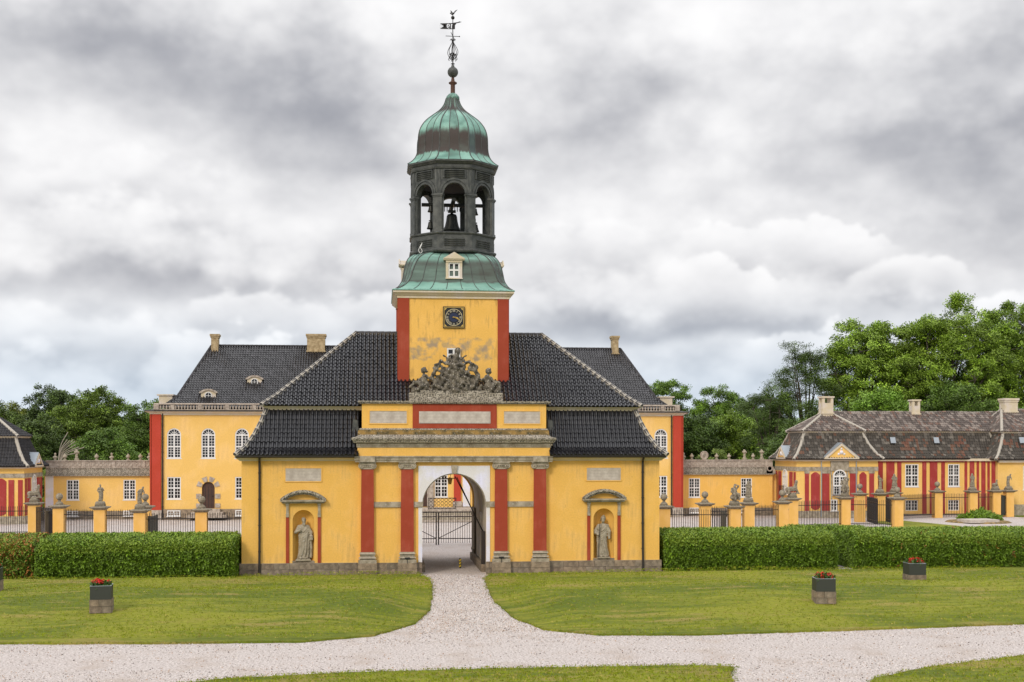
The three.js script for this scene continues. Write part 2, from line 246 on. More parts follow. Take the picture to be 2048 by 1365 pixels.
// ---------- pantile roofs ----------
function pantile(w, l) {
  const N = 6, pos = [], prof = []; for (let i = 0; i <= N; i++) { const t = i / N; prof.push([(t - 0.5) * w * 1.06, 0.038 * Math.sin(t * Math.PI * 2 + 0.5) + 0.036]); }
  const zt = -l * 0.6, zb = l * 0.55, lift = 0.035, th = 0.018;
  const P = (i, z) => [prof[i][0], prof[i][1] + (z > 0 ? lift : 0), z];
  for (let i = 0; i < N; i++) { const a = P(i, zt), b = P(i + 1, zt), c = P(i + 1, zb), d = P(i, zb), e = [c[0], c[1] - th * 2.2, c[2]], f = [d[0], d[1] - th * 2.2, d[2]]; pos.push(...a, ...d, ...c, ...a, ...c, ...b, ...d, ...f, ...e, ...d, ...e, ...c); }
  const g = new THREE.BufferGeometry(); g.setAttribute('position', new THREE.Float32BufferAttribute(pos, 3)); g.computeVertexNormals();
  // smooth across the roll
  const p = g.attributes.position, n = g.attributes.normal, acc = new Map(), key = (i) => [p.getX(i).toFixed(4), p.getY(i).toFixed(4), p.getZ(i).toFixed(4)].join();
  for (let i = 0; i < p.count; i++) if (n.getY(i) > 0.3) { const k = key(i), a = acc.get(k) ?? new THREE.Vector3(); a.add(new THREE.Vector3().fromBufferAttribute(n, i)); acc.set(k, a); }
  for (let i = 0; i < p.count; i++) if (n.getY(i) > 0.3) { const a = acc.get(key(i)).clone().normalize(); n.setXYZ(i, a.x, a.y, a.z); }
  return boxUV(g);
}
const TILE = pantile(0.18, 0.24), TILE_BIG = pantile(0.2, 0.27);
const V3 = (p) => new THREE.Vector3(...p);
// tiles of one roof plane A (eave left) B (eave right) C (top right) D (top left), seen from outside
function tilePlane(A, B, C, D, w, l, tone, out, seed, wob = 0.012) {
  const a = V3(A), b = V3(B), c = V3(C), d = V3(D), U = b.clone().sub(a).normalize(), mid = c.clone().add(d).multiplyScalar(0.5).sub(a.clone().add(b).multiplyScalar(0.5)), V = mid.clone().addScaledVector(U, -mid.dot(U)).normalize(), N = U.clone().cross(V).normalize(), len = d.clone().sub(a).dot(V), r = rng(seed);
  const rows = Math.max(1, Math.round(len / l)), step = len / rows;
  for (let i = 0; i < rows; i++) {
    const t = (i + 0.5) / rows, L = a.clone().lerp(d, t), R = b.clone().lerp(c, t), o = L.dot(U), wd = R.dot(U) - o; const k0 = Math.ceil((o + 0.03) / w), k1 = Math.floor((o + wd - 0.03) / w);
    for (let k = k0; k <= k1; k++) {
      const p = L.clone().addScaledVector(U, k * w - o).addScaledVector(N, 0.02 + wob * (r() - 0.5));
      const m = new THREE.Matrix4().makeBasis(U, N, V.clone().negate()), s = new THREE.Matrix4().makeRotationFromEuler(new THREE.Euler((r() - 0.5) * 0.06, (r() - 0.5) * 0.05, (r() - 0.5) * 0.05));
      m.multiply(s); m.setPosition(p); out.push({ m, c: tone(r, p), p });
    }
  }
}
// hipped roof through levels [{x0,x1,z0,z1,y}]; returns deck geometry and tiles per face (0 front, 1 right, 2 back, 3 left)
function hipped(levels, w, l, tone, seed, sides = [0, 1, 2, 3], gap = null) {
  const pos = [], tiles = [[], [], [], []], hips = [];
  const corner = (q) => [[q.x0, q.y, q.z1], [q.x1, q.y, q.z1], [q.x1, q.y, q.z0], [q.x0, q.y, q.z0]];
  for (let i = 0; i < levels.length - 1; i++) {
    const a = corner(levels[i]), b = corner(levels[i + 1]);
    for (let s = 0; s < 4; s++) { const A = a[s], B = a[(s + 1) % 4], C = b[(s + 1) % 4], D = b[s]; if (gap && s === 0) { const E = [gap[0], A[1], A[2]], Ft = [gap[1], A[1], A[2]], Gt = [gap[1], D[1], D[2]], Ht = [gap[0], D[1], D[2]]; pos.push(...A, ...E, ...Ht, ...A, ...Ht, ...D, ...Ft, ...B, ...C, ...Ft, ...C, ...Gt); } else pos.push(...A, ...B, ...C, ...A, ...C, ...D); if (sides.includes(s)) tilePlane(A, B, C, D, w, l, tone, tiles[s], seed + s + i * 7); hips.push([A, D, s]); }
  }
  const g = new THREE.BufferGeometry(); g.setAttribute('position', new THREE.Float32BufferAttribute(pos, 3)); g.computeVertexNormals(); return { deck: g, tiles, hips };
}
function ridgeGeo(len, r = 0.1) { const g = new THREE.CylinderGeometry(r, r * 1.12, len * 1.08, 9, 1, false, -Math.PI / 2, Math.PI); g.rotateX(-Math.PI / 2); return boxUV(g.toNonIndexed()); }
const RIDGE = ridgeGeo(0.3), RIDGE_BIG = ridgeGeo(0.36, 0.12);
function alongHip(A, B, step, cb) { const a = V3(A), b = V3(B), d = b.clone().sub(a), n = Math.max(1, Math.round(d.length() / step)); d.normalize(); const up = new THREE.Vector3(0, 1, 0), X = up.clone().cross(d).normalize(), Y = d.clone().cross(X).normalize(); for (let i = 0; i < n; i++) { const p = a.clone().lerp(b, (i + 0.5) / n); cb(p, new THREE.Matrix4().makeBasis(X, Y, d).setPosition(p)); } }

// ---------- windows ----------
const winCache = new Map();
function windowOf(parent, x, y, z, w, h, o = {}) {                              // x centre, y sill, z face of the wall
  const { cols = 2, rows = 3, arch = false, casements = 2, fw = 0.07, ry = 0, name = 'window', transom = true } = o, key = [w, h, cols, rows, arch, casements, fw, transom].join();
  if (!winCache.has(key)) {
    const F = [], B = [], top = arch ? h - w / 2 : h;
    const s = new THREE.Shape(); s.moveTo(-w / 2, 0); s.lineTo(w / 2, 0); s.lineTo(w / 2, top); if (arch) s.absarc(0, top, w / 2, 0, Math.PI, false); else { s.lineTo(-w / 2, top); } s.closePath();
    const hl = new THREE.Path(), iw = w / 2 - fw; hl.moveTo(-iw, fw); hl.lineTo(iw, fw); hl.lineTo(iw, arch ? top : top - fw); if (arch) hl.absarc(0, top, iw, 0, Math.PI, false); else hl.lineTo(-iw, top - fw); hl.closePath(); s.holes.push(hl);
    F.push(ext(s, 0.12, 0, 0, -0.09, 12)); F.push(bb(-w / 2 - 0.05, w / 2 + 0.05, -0.06, 0, -0.08, 0.07));
    const mt = fw * 1.25; F.push(bb(-mt / 2, mt / 2, fw, top - (arch ? 0 : fw), -0.075, 0.02));
    const ty = arch ? [top, top * 0.5] : transom ? [h * 0.5] : []; for (const t of ty) F.push(bb(-iw, iw, t - mt / 2, t + mt / 2, -0.074, 0.024));
    const half = (iw - mt / 2), bw = 0.032;
    for (const sx of [-1, 1]) for (let c = 1; c < cols; c++) { const cx = sx * (mt / 2 + half * c / cols); B.push(bb(cx - bw / 2, cx + bw / 2, fw, top - (arch ? 0 : fw), -0.07, -0.015)); }
    const spans = ty.length ? (arch ? [[fw, top * 0.5], [top * 0.5, top]] : [[fw, h / 2], [h / 2, top - fw]]) : [[fw, top - fw]];
    for (const [a, b] of spans) for (let r = 1; r < rows; r++) { const cy = lerp(a, b, r / rows); B.push(bb(-iw, iw, cy - bw / 2, cy + bw / 2, -0.068, -0.013)); }
    if (arch) { const q = new THREE.TorusGeometry(iw * 0.5, bw / 2, 5, 16, Math.PI); q.translate(0, top, -0.045); B.push(q); for (let k = 1; k < 6; k++) { const an = k * Math.PI / 6; if (k === 3) { B.push(rod([0, top, -0.045], [0, top + iw, -0.045], 0.03, 5)); continue; } B.push(rod([iw * 0.12 * Math.cos(an), top + iw * 0.12 * Math.sin(an), -0.045], [iw * Math.cos(an), top + iw * Math.sin(an), -0.045], bw / 2, 5)); } }
    const gs = new THREE.Shape(); gs.moveTo(-iw, fw); gs.lineTo(iw, fw); gs.lineTo(iw, top); if (arch) gs.absarc(0, top, iw, 0, Math.PI, false); else gs.lineTo(-iw, top); gs.closePath();
    winCache.set(key, [prep(F), B.length ? prep(B) : null, prep(ext(gs, 0.012, 0, 0, -0.085, 12))]);
  }
  const [f, b, g] = winCache.get(key), m = mesh(name, f, M.white, parent, [x, y, z], { ready: true, ry });
  if (b) mesh('glazing_bars', b, M.white, m, null, { ready: true }); mesh('glass', g, M.glass, m, null, { ready: true }); return m;
}
// ================= GATEHOUSE =================
const R0 = rng(5);
const glazed = (r) => { const v = 0.007 + 0.008 * r(); return lin(v * 0.98, v * 0.98, v * 1.32); };
{
  const g = thing('gatehouse', 'yellow gatehouse with arched passage, red pilasters, black tiled mansard roof and copper clock tower', 'gatehouse', [0, 0, 0]);
  const archPath = (r, y) => { const p = new THREE.Path(); p.moveTo(-r, -0.01); p.lineTo(r, -0.01); p.lineTo(r, y); p.absarc(0, y, r, 0, Math.PI, false); p.closePath(); return p; };
  const SP = 2.93, AR = 1.36;
  // front wall with the arch and two niches
  const outline = (x0, x1, y0, y1, r, y) => { const s = new THREE.Shape(); s.moveTo(x0, y0); s.lineTo(-r, y0); s.lineTo(-r, y); s.absarc(0, y, r, Math.PI, 0, true); s.lineTo(r, y0); s.lineTo(x1, y0); s.lineTo(x1, y1); s.lineTo(x0, y1); s.closePath(); return s; };
  const NX = [-6.34, 6.46];
  const ws = outline(-8.9, 8.9, 0, 4.95, AR + 0.06, SP); for (const x of NX) frontHole(ws, x, 0.62, 0.9, 2.14, true);
  mesh('front_wall', ext(ws, 0.7, 0, 0, -0.7, 24), M.yellow, g);
  mesh('side_wall', bb(-8.9, -8.3, 0, 4.95, -7.5, -0.7), M.yellow, g);
  mesh('side_wall', bb(8.3, 8.9, 0, 4.95, -7.5, -0.7), M.yellow, g);
  mesh('rear_wall', ext(outline(-8.9, 8.9, 0, 4.95, AR, SP), 0.7, 0, 0, -8.2, 24), M.yellow, g);
  // passage
  { const v = new THREE.CylinderGeometry(AR + 0.06, AR + 0.06, 6.8, 24, 1, true, -Math.PI / 2, Math.PI); v.rotateX(-Math.PI / 2); v.translate(0, SP, -4.1);
    mesh('passage_vault', v, M.passage, g);
    for (const s of [-1, 1]) { mesh('passage_wall', bb(s * (AR + 0.06), s * (AR + 0.3), 0, SP, -7.5, -0.7), M.passage, g); mesh('passage_kerb', bb(s * (AR - 0.16), s * (AR + 0.05), 0, 0.32, -7.4, -0.75), M.plinth[1], g); }
    mesh('passage_door', [bb(AR - 0.03, AR + 0.03, 0.15, 2.5, -8.0, -6.3), bb(AR - 0.07, AR - 0.03, 0.4, 0.52, -7.9, -6.4), bb(AR - 0.07, AR - 0.03, 2.1, 2.22, -7.9, -6.4)], M.olive, g, null, { label: 'dark wooden gate leaf folded back against the passage wall' });
    mesh('switch_box', bb(AR - 0.02, AR + 0.06, 2.0, 2.5, -3.4, -3.0), M.passage, g);
  }
  mesh('ceiling', bb(-8.6, 8.6, 4.86, 4.945, -7.5, -0.7), M.passage, g);
  // niches
  for (const x of NX) {
    const pr = [[0.45, 0.62]]; for (let k = 0; k <= 10; k++) pr.push([0.45 * Math.cos(k / 10 * Math.PI / 2) + 1e-4, 2.31 + 0.45 * Math.sin(k / 10 * Math.PI / 2)]);
    const n = new THREE.LatheGeometry(pr.map((p) => new THREE.Vector2(...p)), 20, Math.PI / 2, Math.PI); n.translate(x, 0, 0);
    const nm = mesh('niche', n, M.yellow, g);
    mesh('niche_floor', bb(x - 0.46, x + 0.46, 0.53, 0.62, -0.6, 0.02), M.plinth[0], nm);
    // aedicule: red strips, consoles, segmental pediment
    for (const s of [-1, 1]) { mesh('niche_pilaster', bb(x + s * 0.66 - 0.065, x + s * 0.66 + 0.065, 0.53, 2.46, 0, 0.06), M.red, g); mesh('console', [bb(x + s * 0.66 - 0.06, x + s * 0.66 + 0.06, 2.46, 2.54, 0, 0.1), bb(x + s * 0.66 - 0.07, x + s * 0.66 + 0.07, 2.54, 2.6, 0, 0.075), bb(x + s * 0.66 - 0.055, x + s * 0.66 + 0.055, 2.6, 2.96, 0, 0.09), bb(x + s * 0.66 - 0.075, x + s * 0.66 + 0.075, 2.96, 3.04, 0, 0.12)], M.stone, g); }
    const R = 1.42, W = 0.95, c = 3.17 + 0.43 - R, seg = (r0, r1, w0, w1, d) => { const a0 = Math.asin(w0 / r0), a1 = Math.asin(w1 / r1), s = new THREE.Shape(); s.absarc(x, c, r0, Math.PI / 2 - a0, Math.PI / 2 + a0, false); s.absarc(x, c, r1, Math.PI / 2 + a1, Math.PI / 2 - a1, true); s.closePath(); return ext(s, d, 0, 0, 0, 18); };
    const pd = mesh('segmental_pediment', [seg(R, R - 0.1, W, W - 0.06, 0.3), seg(R - 0.1, R - 0.18, W - 0.06, W - 0.1, 0.2)], M.lichenStone, g);
    mesh('pediment_sill', [bb(x - W, x + W, 3.12, 3.19, 0, 0.3), bb(x - W + 0.07, x + W - 0.07, 3.045, 3.12, 0, 0.19)], M.stone, pd);
    mesh('inscription_plaque', bb(x - 0.74, x + 0.74, 3.97, 4.51, -0.02, 0.02), M.plaque, g);
    mesh('plaque_frame', [bb(x - 0.78, x + 0.78, 4.51, 4.55, 0, 0.03), bb(x - 0.78, x - 0.74, 3.94, 4.51, 0, 0.025), bb(x + 0.74, x + 0.78, 3.94, 4.51, 0, 0.025), bb(x - 0.78, x + 0.78, 3.93, 3.97, 0, 0.03)], M.yellow, g);
  }
  // granite plinth, stone by stone
  { const pl = mesh('plinth', bb(-8.92, -4.1, 0, 0.525, -0.3, 0.055), M.mortar, g); for (const q of [bb(4.1, 8.92, 0, 0.525, -0.3, 0.055), bb(-8.955, -8.9, 0, 0.525, -8.1, -0.3), bb(8.9, 8.955, 0, 0.525, -8.1, -0.3)]) mesh('plinth', q, M.mortar, g);
    const geoms = new Map(), stone = (w) => { const k = Math.round(w * 20) / 20; if (!geoms.has(k)) { const q = new THREE.BoxGeometry(k, 0.25, 0.12); q.translate(0, 0, -0.04); geoms.set(k, boxUV(q.toNonIndexed())); } return [geoms.get(k), k]; };
    const run = (a, b, place) => { for (let r = 0; r < 2; r++) { let x = a; while (x < b - 0.02) { let w = Math.min(0.5 + 0.55 * R0(), b - x); if (b - x - w < 0.35) w = b - x; const [q, k] = stone(w - 0.014), m = mesh('plinth_stone', q, M.plinth[Math.floor(R0() * 4)], pl, null, { ready: true }); place(m, x + w / 2, 0.132 + r * 0.262, 0.08 + 0.012 * (R0() - 0.5)); m.scale.x = (w - 0.014) / k; x += w; } } };
    run(-8.98, -4.06, (m, x, y, d) => m.position.set(x, y, d)); run(4.06, 8.98, (m, x, y, d) => m.position.set(x, y, d));
    run(-8.1, -0.02, (m, x, y, d) => { m.position.set(-8.9 - d, y, x); m.rotation.y = -Math.PI / 2; }); run(-8.1, -0.02, (m, x, y, d) => { m.position.set(8.9 + d, y, x); m.rotation.y = Math.PI / 2; });
    // portal plinth
    const PP = 0.13; mesh('portal_plinth', bb(-4.06, -AR - 0.02, 0, 0.52, -0.2, PP + 0.02), M.mortar, g); mesh('portal_plinth', bb(AR + 0.02, 4.06, 0, 0.52, -0.2, PP + 0.02), M.mortar, g);
    const pp = g.children[g.children.length - 1], run2 = (a, b) => { for (let r = 0; r < 2; r++) { const w = (b - a) / (r ? 2 : 1); for (let k = 0; k < (r ? 2 : 1); k++) { const q = mesh('plinth_stone', bb(-w / 2 + 0.007, w / 2 - 0.007, -0.125, 0.125, -0.1, 0.04), M.plinth[Math.floor(R0() * 4)], pp); q.position.set(a + w * (k + 0.5), 0.132 + r * 0.262, PP + 0.02 + 0.01 * R0()); } } };
    for (const s of [-1, 1]) { const o = (a, b) => s > 0 ? run2(a, b) : run2(-b, -a); o(1.36, 1.64); o(2.36, 3.31); }
  }
  // projecting portal bay
  const bay = outline(-3.98, 3.98, 0.1, 5.02, AR + 0.03, SP); mesh('portal_wall', ext(bay, 0.13, 0, 0, 0, 24), M.yellow, g);
  { const s = new THREE.Shape(); s.moveTo(-1.52, 0.53); s.lineTo(-AR, 0.53); s.lineTo(-AR, SP); s.absarc(0, SP, AR, Math.PI, 0, true); s.lineTo(AR, 0.53); s.lineTo(1.52, 0.53); s.lineTo(1.52, 4.61); s.lineTo(-1.52, 4.61); s.closePath(); mesh('whitewashed_surround', ext(s, 0.03, 0, 0, 0.13, 24), M.limewash, g); }
  { const s = new THREE.Shape(); s.absarc(0, SP, AR + 0.02, 0, Math.PI, false); s.absarc(0, SP, AR - 0.045, Math.PI, 0, true); s.closePath(); mesh('arch_rim', ext(s, 0.2, 0, 0, -0.1, 24), M.stone, g); }
  mesh('keystone', ext(poly([[-0.09, 4.27], [0.09, 4.27], [0.14, 4.63], [-0.14, 4.63]]), 0.14, 0, 0, 0.1), M.stone, g);
  for (const s of [-1, 1]) { mesh('impost_band', bb(s * (AR - 0.03), s * 1.73, 2.86, 3.09, 0.12, 0.2), M.stone, g); mesh('impost_band', bb(s * 2.25, s * 3.4, 2.86, 3.09, 0.12, 0.19), M.stone, g); }
  mesh('kick_stone', bb(-AR + 0.0, -AR - 0.02, 0, 0.53, -0.6, 0.1), M.plinth[1], g);
  for (const x of [-3.66, -1.99, 1.99, 3.66]) {
    const sh = [], W0 = 0.275, W1 = 0.255; { const q = new THREE.BoxGeometry(1, 3.5, 0.16, 1, 8, 1), p = q.attributes.position; for (let i = 0; i < p.count; i++) { const t = (p.getY(i) + 1.75) / 3.5; p.setX(i, p.getX(i) * 2 * lerp(W0, W1, t * t)); } q.translate(x, 0.97 + 1.75, 0.2); q.computeVertexNormals(); sh.push(q); }
    const pm = mesh('pilaster', sh, M.red, g);
    mesh('pilaster_base', [bb(x - 0.38, x + 0.38, 0.52, 0.66, 0.1, 0.40), ...[[0.36, 0.66, 0.78, 0.06], [0.30, 0.78, 0.84, 0.02], [0.34, 0.84, 0.94, 0.05], [0.3, 0.94, 0.98, 0.02]].map(([w, a, b, rr]) => { const q = new THREE.CylinderGeometry(1, 1, 2 * w, 10, 1, false, 0, Math.PI); q.rotateZ(Math.PI / 2); q.scale(1, (b - a) / 2, (b - a) / 2); q.translate(x, (a + b) / 2, 0.27 + rr); return q; }), bb(x - 0.31, x + 0.31, 0.66, 0.98, 0.1, 0.31)], M.stone, pm);
    mesh('pedestal', [bb(x - 0.4, x + 0.4, 0, 0.27, 0.1, 0.43), bb(x - 0.395, x + 0.395, 0.282, 0.52, 0.1, 0.42)], M.plinth[2], pm);
    const vol = []; for (const s of [-1, 1]) { const pts = []; for (let k = 0; k <= 26; k++) { const a = k / 26 * Math.PI * 3.6, rr = 0.115 * (1 - k / 30); pts.push([x + s * (0.26 - 0.0) + s * rr * Math.sin(a), 4.60 + rr * Math.cos(a), 0.33]); } vol.push(tube(pts, 0.026, 50, 6)); const d = new THREE.CylinderGeometry(0.12, 0.12, 0.2, 18); d.rotateX(Math.PI / 2); d.translate(x + s * 0.26, 4.60, 0.22); vol.push(d); const e = ball(0.035, x + s * 0.26, 4.60, 0.34, 8); vol.push(e); }
    vol.push(bb(x - 0.29, x + 0.29, 4.64, 4.72, 0.1, 0.34), bb(x - 0.36, x + 0.36, 4.72, 4.76, 0.1, 0.38), bb(x - 0.27, x + 0.27, 4.47, 4.54, 0.1, 0.305), bb(x - 0.25, x + 0.25, 4.54, 4.64, 0.1, 0.29));
    for (let k = -2; k <= 2; k++) vol.push(ball(0.04, x + k * 0.075, 4.59, 0.3, 7));
    mesh('ionic_capital', vol, M.stone, pm);
  }
  for (const x of [-1.99, 1.99]) mesh('floodlight', [bb(x - 0.1, x + 0.1, 0.7, 0.76, 0.38, 0.46), rod([x, 0.5, 0.42], [x, 0.72, 0.42], 0.012)], M.black, g);
  // entablature
  const U = (x0, x1, z0, z1) => [[x0, z0], [x0, z1], [x1, z1], [x1, z0]];
  mesh('architrave', [mould(U(-3.98, 3.98, 0, 0.13), [[0, 4.77], [0.2, 4.77], [0.2, 4.86], [0.23, 4.86], [0.23, 4.97], [0.27, 4.97], [0.27, 5.03], [0, 5.03]]), bb(-3.98, 3.98, 4.77, 5.03, -0.1, 0.12)], M.stone, g);
  for (const x of [-3.66, 3.66]) mesh('architrave_block', bb(x - 0.32, x + 0.32, 4.775, 5.025, 0.1, 0.44), M.stone, g);
  mesh('frieze', bb(-4.08, 4.08, 5.03, 5.38, -0.4, 0.3), M.yellow, g);
  mesh('cornice', [mould(U(-4.0, 4.0, -0.9, 0.22), [[0, 5.38], [0.1, 5.38], [0.12, 5.43], [0.12, 5.56], [0.22, 5.58], [0.24, 5.6]]), bb(-3.99, 3.99, 5.381, 5.6, -0.9, 0.22)], M.stone, g);
  mesh('cornice_top', [mould(U(-4.0, 4.0, -0.9, 0.22), [[0.15, 5.6], [0.25, 5.6], [0.27, 5.66], [0.33, 5.73], [0.33, 5.79], [0.15, 5.84], [0, 5.92]]), bb(-3.99, 3.99, 5.7, 5.93, -0.9, 0.22)], M.lichenStone, g);
  { const d = []; for (let i = 0; i < 82; i++) { const x = -4.12 + i * 0.1017; d.push(bb(x, x + 0.055, 5.47, 5.545, 0.33, 0.39)); } mesh('dentils', d, M.stone, g, null, { kind: 'stuff' }); }
  mesh('blocking_course', [mould(U(-3.95, 3.95, -0.6, 0.0), [[0, 5.9], [0.13, 5.9], [0.11, 6.1], [0.04, 6.18], [0, 6.18]]), bb(-3.95, 3.95, 5.9, 6.175, -0.6, 0)], M.moss, g);
  mesh('moss_ledge', [mould(U(-3.92, 3.92, -0.6, 0.0), [[0, 6.12], [0.1, 6.14], [0.09, 6.18], [0.02, 6.21]])], M.lichenStone, g);
  // attic
  mesh('attic', bb(-3.9, 3.95, 6.15, 7.24, -0.7, 0.03), M.yellow, g);
  const ap = mesh('attic_panel', bb(-1.76, 1.82, 6.2, 7.238, -0.1, 0.07), M.red, g);
  mesh('inscription_plaque', bb(-1.49, 1.55, 6.41, 6.92, 0.0, 0.1), M.plaque, ap);
  for (const x of [-2.79, 2.91]) { mesh('attic_plaque_frame', [bb(x - 0.82, x + 0.82, 6.93, 6.97, 0, 0.06), bb(x - 0.82, x + 0.82, 6.37, 6.41, 0, 0.06), bb(x - 0.82, x - 0.78, 6.41, 6.93, 0, 0.06), bb(x + 0.78, x + 0.82, 6.41, 6.93, 0, 0.06)], M.yellow, g); mesh('inscription_plaque', bb(x - 0.78, x + 0.78, 6.41, 6.93, 0, 0.04), M.plaque, g); }
  mesh('attic_cap', [bb(-4.02, 4.08, 7.24, 7.29, -0.8, 0.15), bb(-4.06, 4.12, 7.29, 7.36, -0.84, 0.2)], M.lichenStone, g);
  // eaves: cornice and gutters
  const eaveProfile = [[0, 4.82], [0.08, 4.82], [0.1, 4.86], [0.2, 4.93], [0.26, 4.95], [0.26, 5.0], [0, 5.0]];
  mesh('eaves_cornice', [mould([[-4.15, 0], [-8.9, 0], [-8.9, -8.2], [8.9, -8.2], [8.9, 0], [4.15, 0]].reverse(), eaveProfile)], M.cream, g);
  for (const s of [-1, 1]) { const q = new THREE.CylinderGeometry(0.065, 0.065, 4.9, 10, 1, false, 0, Math.PI); q.rotateZ(Math.PI / 2); q.rotateX(Math.PI / 2); q.translate(s * 6.65, 5.02, 0.4); mesh('gutter', [q, bb(s * 6.65 - 2.45, s * 6.65 + 2.45, 4.985, 5.02, 0.335, 0.345)], M.gutter, g);
    mesh('downpipe', [tube([[s * 8.12, 5.0, 0.4], [s * 8.13, 4.92, 0.36], [s * 8.15, 4.82, 0.13], [s * 8.15, 4.6, 0.09], [s * 8.15, 2, 0.09], [s * 8.15, 0.1, 0.16]], 0.05, 60, 8), ...[4.3, 3.2, 2.1, 1.0].map((y) => cyl(0.062, 0.062, 0.05, s * 8.15, y, 0.09, 8))], M.gutter, g); }
  // lower roof: steep concave slope of glazed pantiles
  const lev = (i, y) => ({ x0: -9.12 + i * 1.05, x1: 9.16 - i * 1.05, z0: -8.62 + i, z1: 0.44 - i, y });
  const low = hipped([lev(0, 5.03), lev(0.36, 5.34), lev(0.66, 5.82), lev(0.92, 6.38), lev(1.14, 7.0)], 0.18, 0.245, glazed, 100, [0, 1, 2, 3], [-4.02, 4.06]);
  const lr = mesh('lower_roof', low.deck, M.deck, g);
  const hidden = (p) => Math.abs(p.x - 0.02) < 4.1 && p.z > -2 && p.y < 7.3;                // behind the attic
  const front = low.tiles[0].filter((t) => !hidden(t.p)); front.sort((a, b) => (a.p.y - b.p.y) || (a.p.x - b.p.x));
  const singles = front.slice(0, 300), rest = [...front.slice(300), ...low.tiles[1], ...low.tiles[2], ...low.tiles[3]];
  const toneMats = [0, 1, 2, 3, 4].map((k) => new THREE.MeshPhysicalMaterial({ color: glazed(rng(400 + k)), roughness: 0.3, ior: 1.45, clearcoat: 0.55, clearcoatRoughness: 0.08 + 0.015 * k }));
  for (const t of singles) { const m = mesh('roof_tile', TILE, toneMats[Math.floor(R0() * 5)], lr, null, { ready: true }); m.applyMatrix4(t.m); }
  instances('roof_tiles', TILE, M.tile, rest, lr);
  mesh('roof_frieze', [band(-7.86, 7.9, -7.36, -0.72, [[0, 6.98], [0.1, 6.98], [0.12, 7.04], [0.2, 7.1], [0.24, 7.15], [0, 7.16]])], M.cream, g);
  mesh('roof_void', bb(-7.8, 7.84, 6.9, 7.15, -7.3, -0.75), M.deck, g);
  const up = hipped([{ x0: -8.12, x1: 8.2, z0: -7.8, z1: -0.4, y: 7.14 }, { x0: -7.55, x1: 7.63, z0: -7.28, z1: -0.95, y: 7.55 }, { x0: -4.2, x1: 4.26, z0: -4.12, z1: -4.08, y: 10.55 }], 0.18, 0.235, glazed, 140);
  const ur = mesh('upper_roof', up.deck, M.deck, g);
  const inTower = (p) => p.x > -2.3 && p.x < 2.45 && p.z < -1.75 && p.z > -6.45;
  instances('roof_tiles', TILE, M.tile, up.tiles.flat().filter((t) => !inTower(t.p)), ur);
  // hip and ridge tiles bedded in mortar
  const dark = std({ color: lin(0.022, 0.02, 0.022), roughness: 0.4 });
  for (const [src, parent] of [[low, lr], [up, ur]]) for (const [A, D] of src.hips) {
    const off = (p) => [p[0], p[1] + 0.05, p[2]]; alongHip(off(A), off(D), 0.32, (p, m) => { if (inTower(p)) return; const q = mesh('ridge_tile', RIDGE, dark, parent, null, { ready: true }); q.applyMatrix4(m); });
    mesh('hip_mortar', rod(off(A), off(D), 0.112, 7), M.hipMortar, parent);
  }
  for (const [a, b] of [[-4.2, -2.35], [2.5, 4.26]]) { alongHip([a, 10.58, -4.1], [b, 10.58, -4.1], 0.31, (p, m) => { const q = mesh('ridge_tile', RIDGE, dark, ur, null, { ready: true }); q.applyMatrix4(m); }); mesh('ridge_mortar', rod([a, 10.57, -4.1], [b, 10.57, -4.1], 0.09, 6), M.hipMortar, ur); }
  // lead flashings beside the attic
  for (const s of [-1, 1]) mesh('flashing', [ext(poly([[0, 0], [0.3, 0.1], [0.24, 0.55], [0.05, 0.6]]), 0.03, s * 4.18 - 0.15, 6.0, -0.32)], M.lead, g);

  // ----- tower -----
  const TX = 0.075, T0 = TX - 2.405, T1 = TX + 2.405, Z1 = -1.7, Z0 = -6.5;
  const towerTex = tex(512, (u, v) => {
    const x = u * 5, y = v * 5, a = fbm(u * 6, v * 6, 5, 0, 203), st = fbm(u * 44, v * 6, 3, 0, 207), f = gn(u * 110, v * 110, 0, 209);
    let c = mix3(YELLOW, [YELLOW[0] * 1.1, YELLOW[1] * 1.12, YELLOW[2] * 1.3], clamp(a * 1.3 + 0.3)); c = mix3(c, [0.42, 0.25, 0.07], 0.5 * sstep(0.05, 0.4, a * 0.5 + st * 0.7));
    const rag = 0.16 * gn(x * 3, y * 3, 0, 211) + 0.05 * gn(x * 11, y * 11, 0, 212), e = Math.min(sstep(0.98, 1.12, y + rag), sstep(2.04, 1.94, y + rag * 0.4)) * Math.min(sstep(0.55, 0.75, x + rag), sstep(4.35, 4.15, x + rag));
    const patch = e * sstep(-0.18, 0.22, fbm(x * 1.9, y * 1.9, 4, 0, 214) + 0.05); c = mix3(c, mix3([0.46, 0.33, 0.16], [0.30, 0.25, 0.20], clamp(0.5 + 1.6 * gn(x * 5, y * 5, 0, 215))), patch * 0.85);
    const k = 1 + 0.07 * f; return [c[0] * k, c[1] * k, c[2] * k];
  }, 5);
  towerTex.offset.set(-(T0) / 5 + 0.02, -8.2 / 5);
  const towerMat = std({ map: towerTex, roughness: 0.92, bumpMap: roughTex, bumpScale: 0.006 });
  const tw = mesh('tower_wall', bb(T0, T1, 7.2, 12.0, Z0, Z1), towerMat, g);
  for (const [a, b] of [[T0 - 0.02, T0 + 0.46], [T1 - 0.46, T1 + 0.02]]) { mesh('corner_strip', bb(a, b, 7.3, 12.0, Z1, Z1 + 0.05), M.red, g); mesh('corner_strip', bb(a, b, 7.3, 12.0, Z0 - 0.05, Z0), M.red, g); }
  for (const [x, d] of [[T0, -0.05], [T1, 0.05]]) for (const [a, b] of [[Z1 - 0.46, Z1 - 0.002], [Z0 + 0.002, Z0 + 0.46]]) mesh('corner_strip', bb(x, x + d, 7.3, 12.0, a, b), M.red, g);
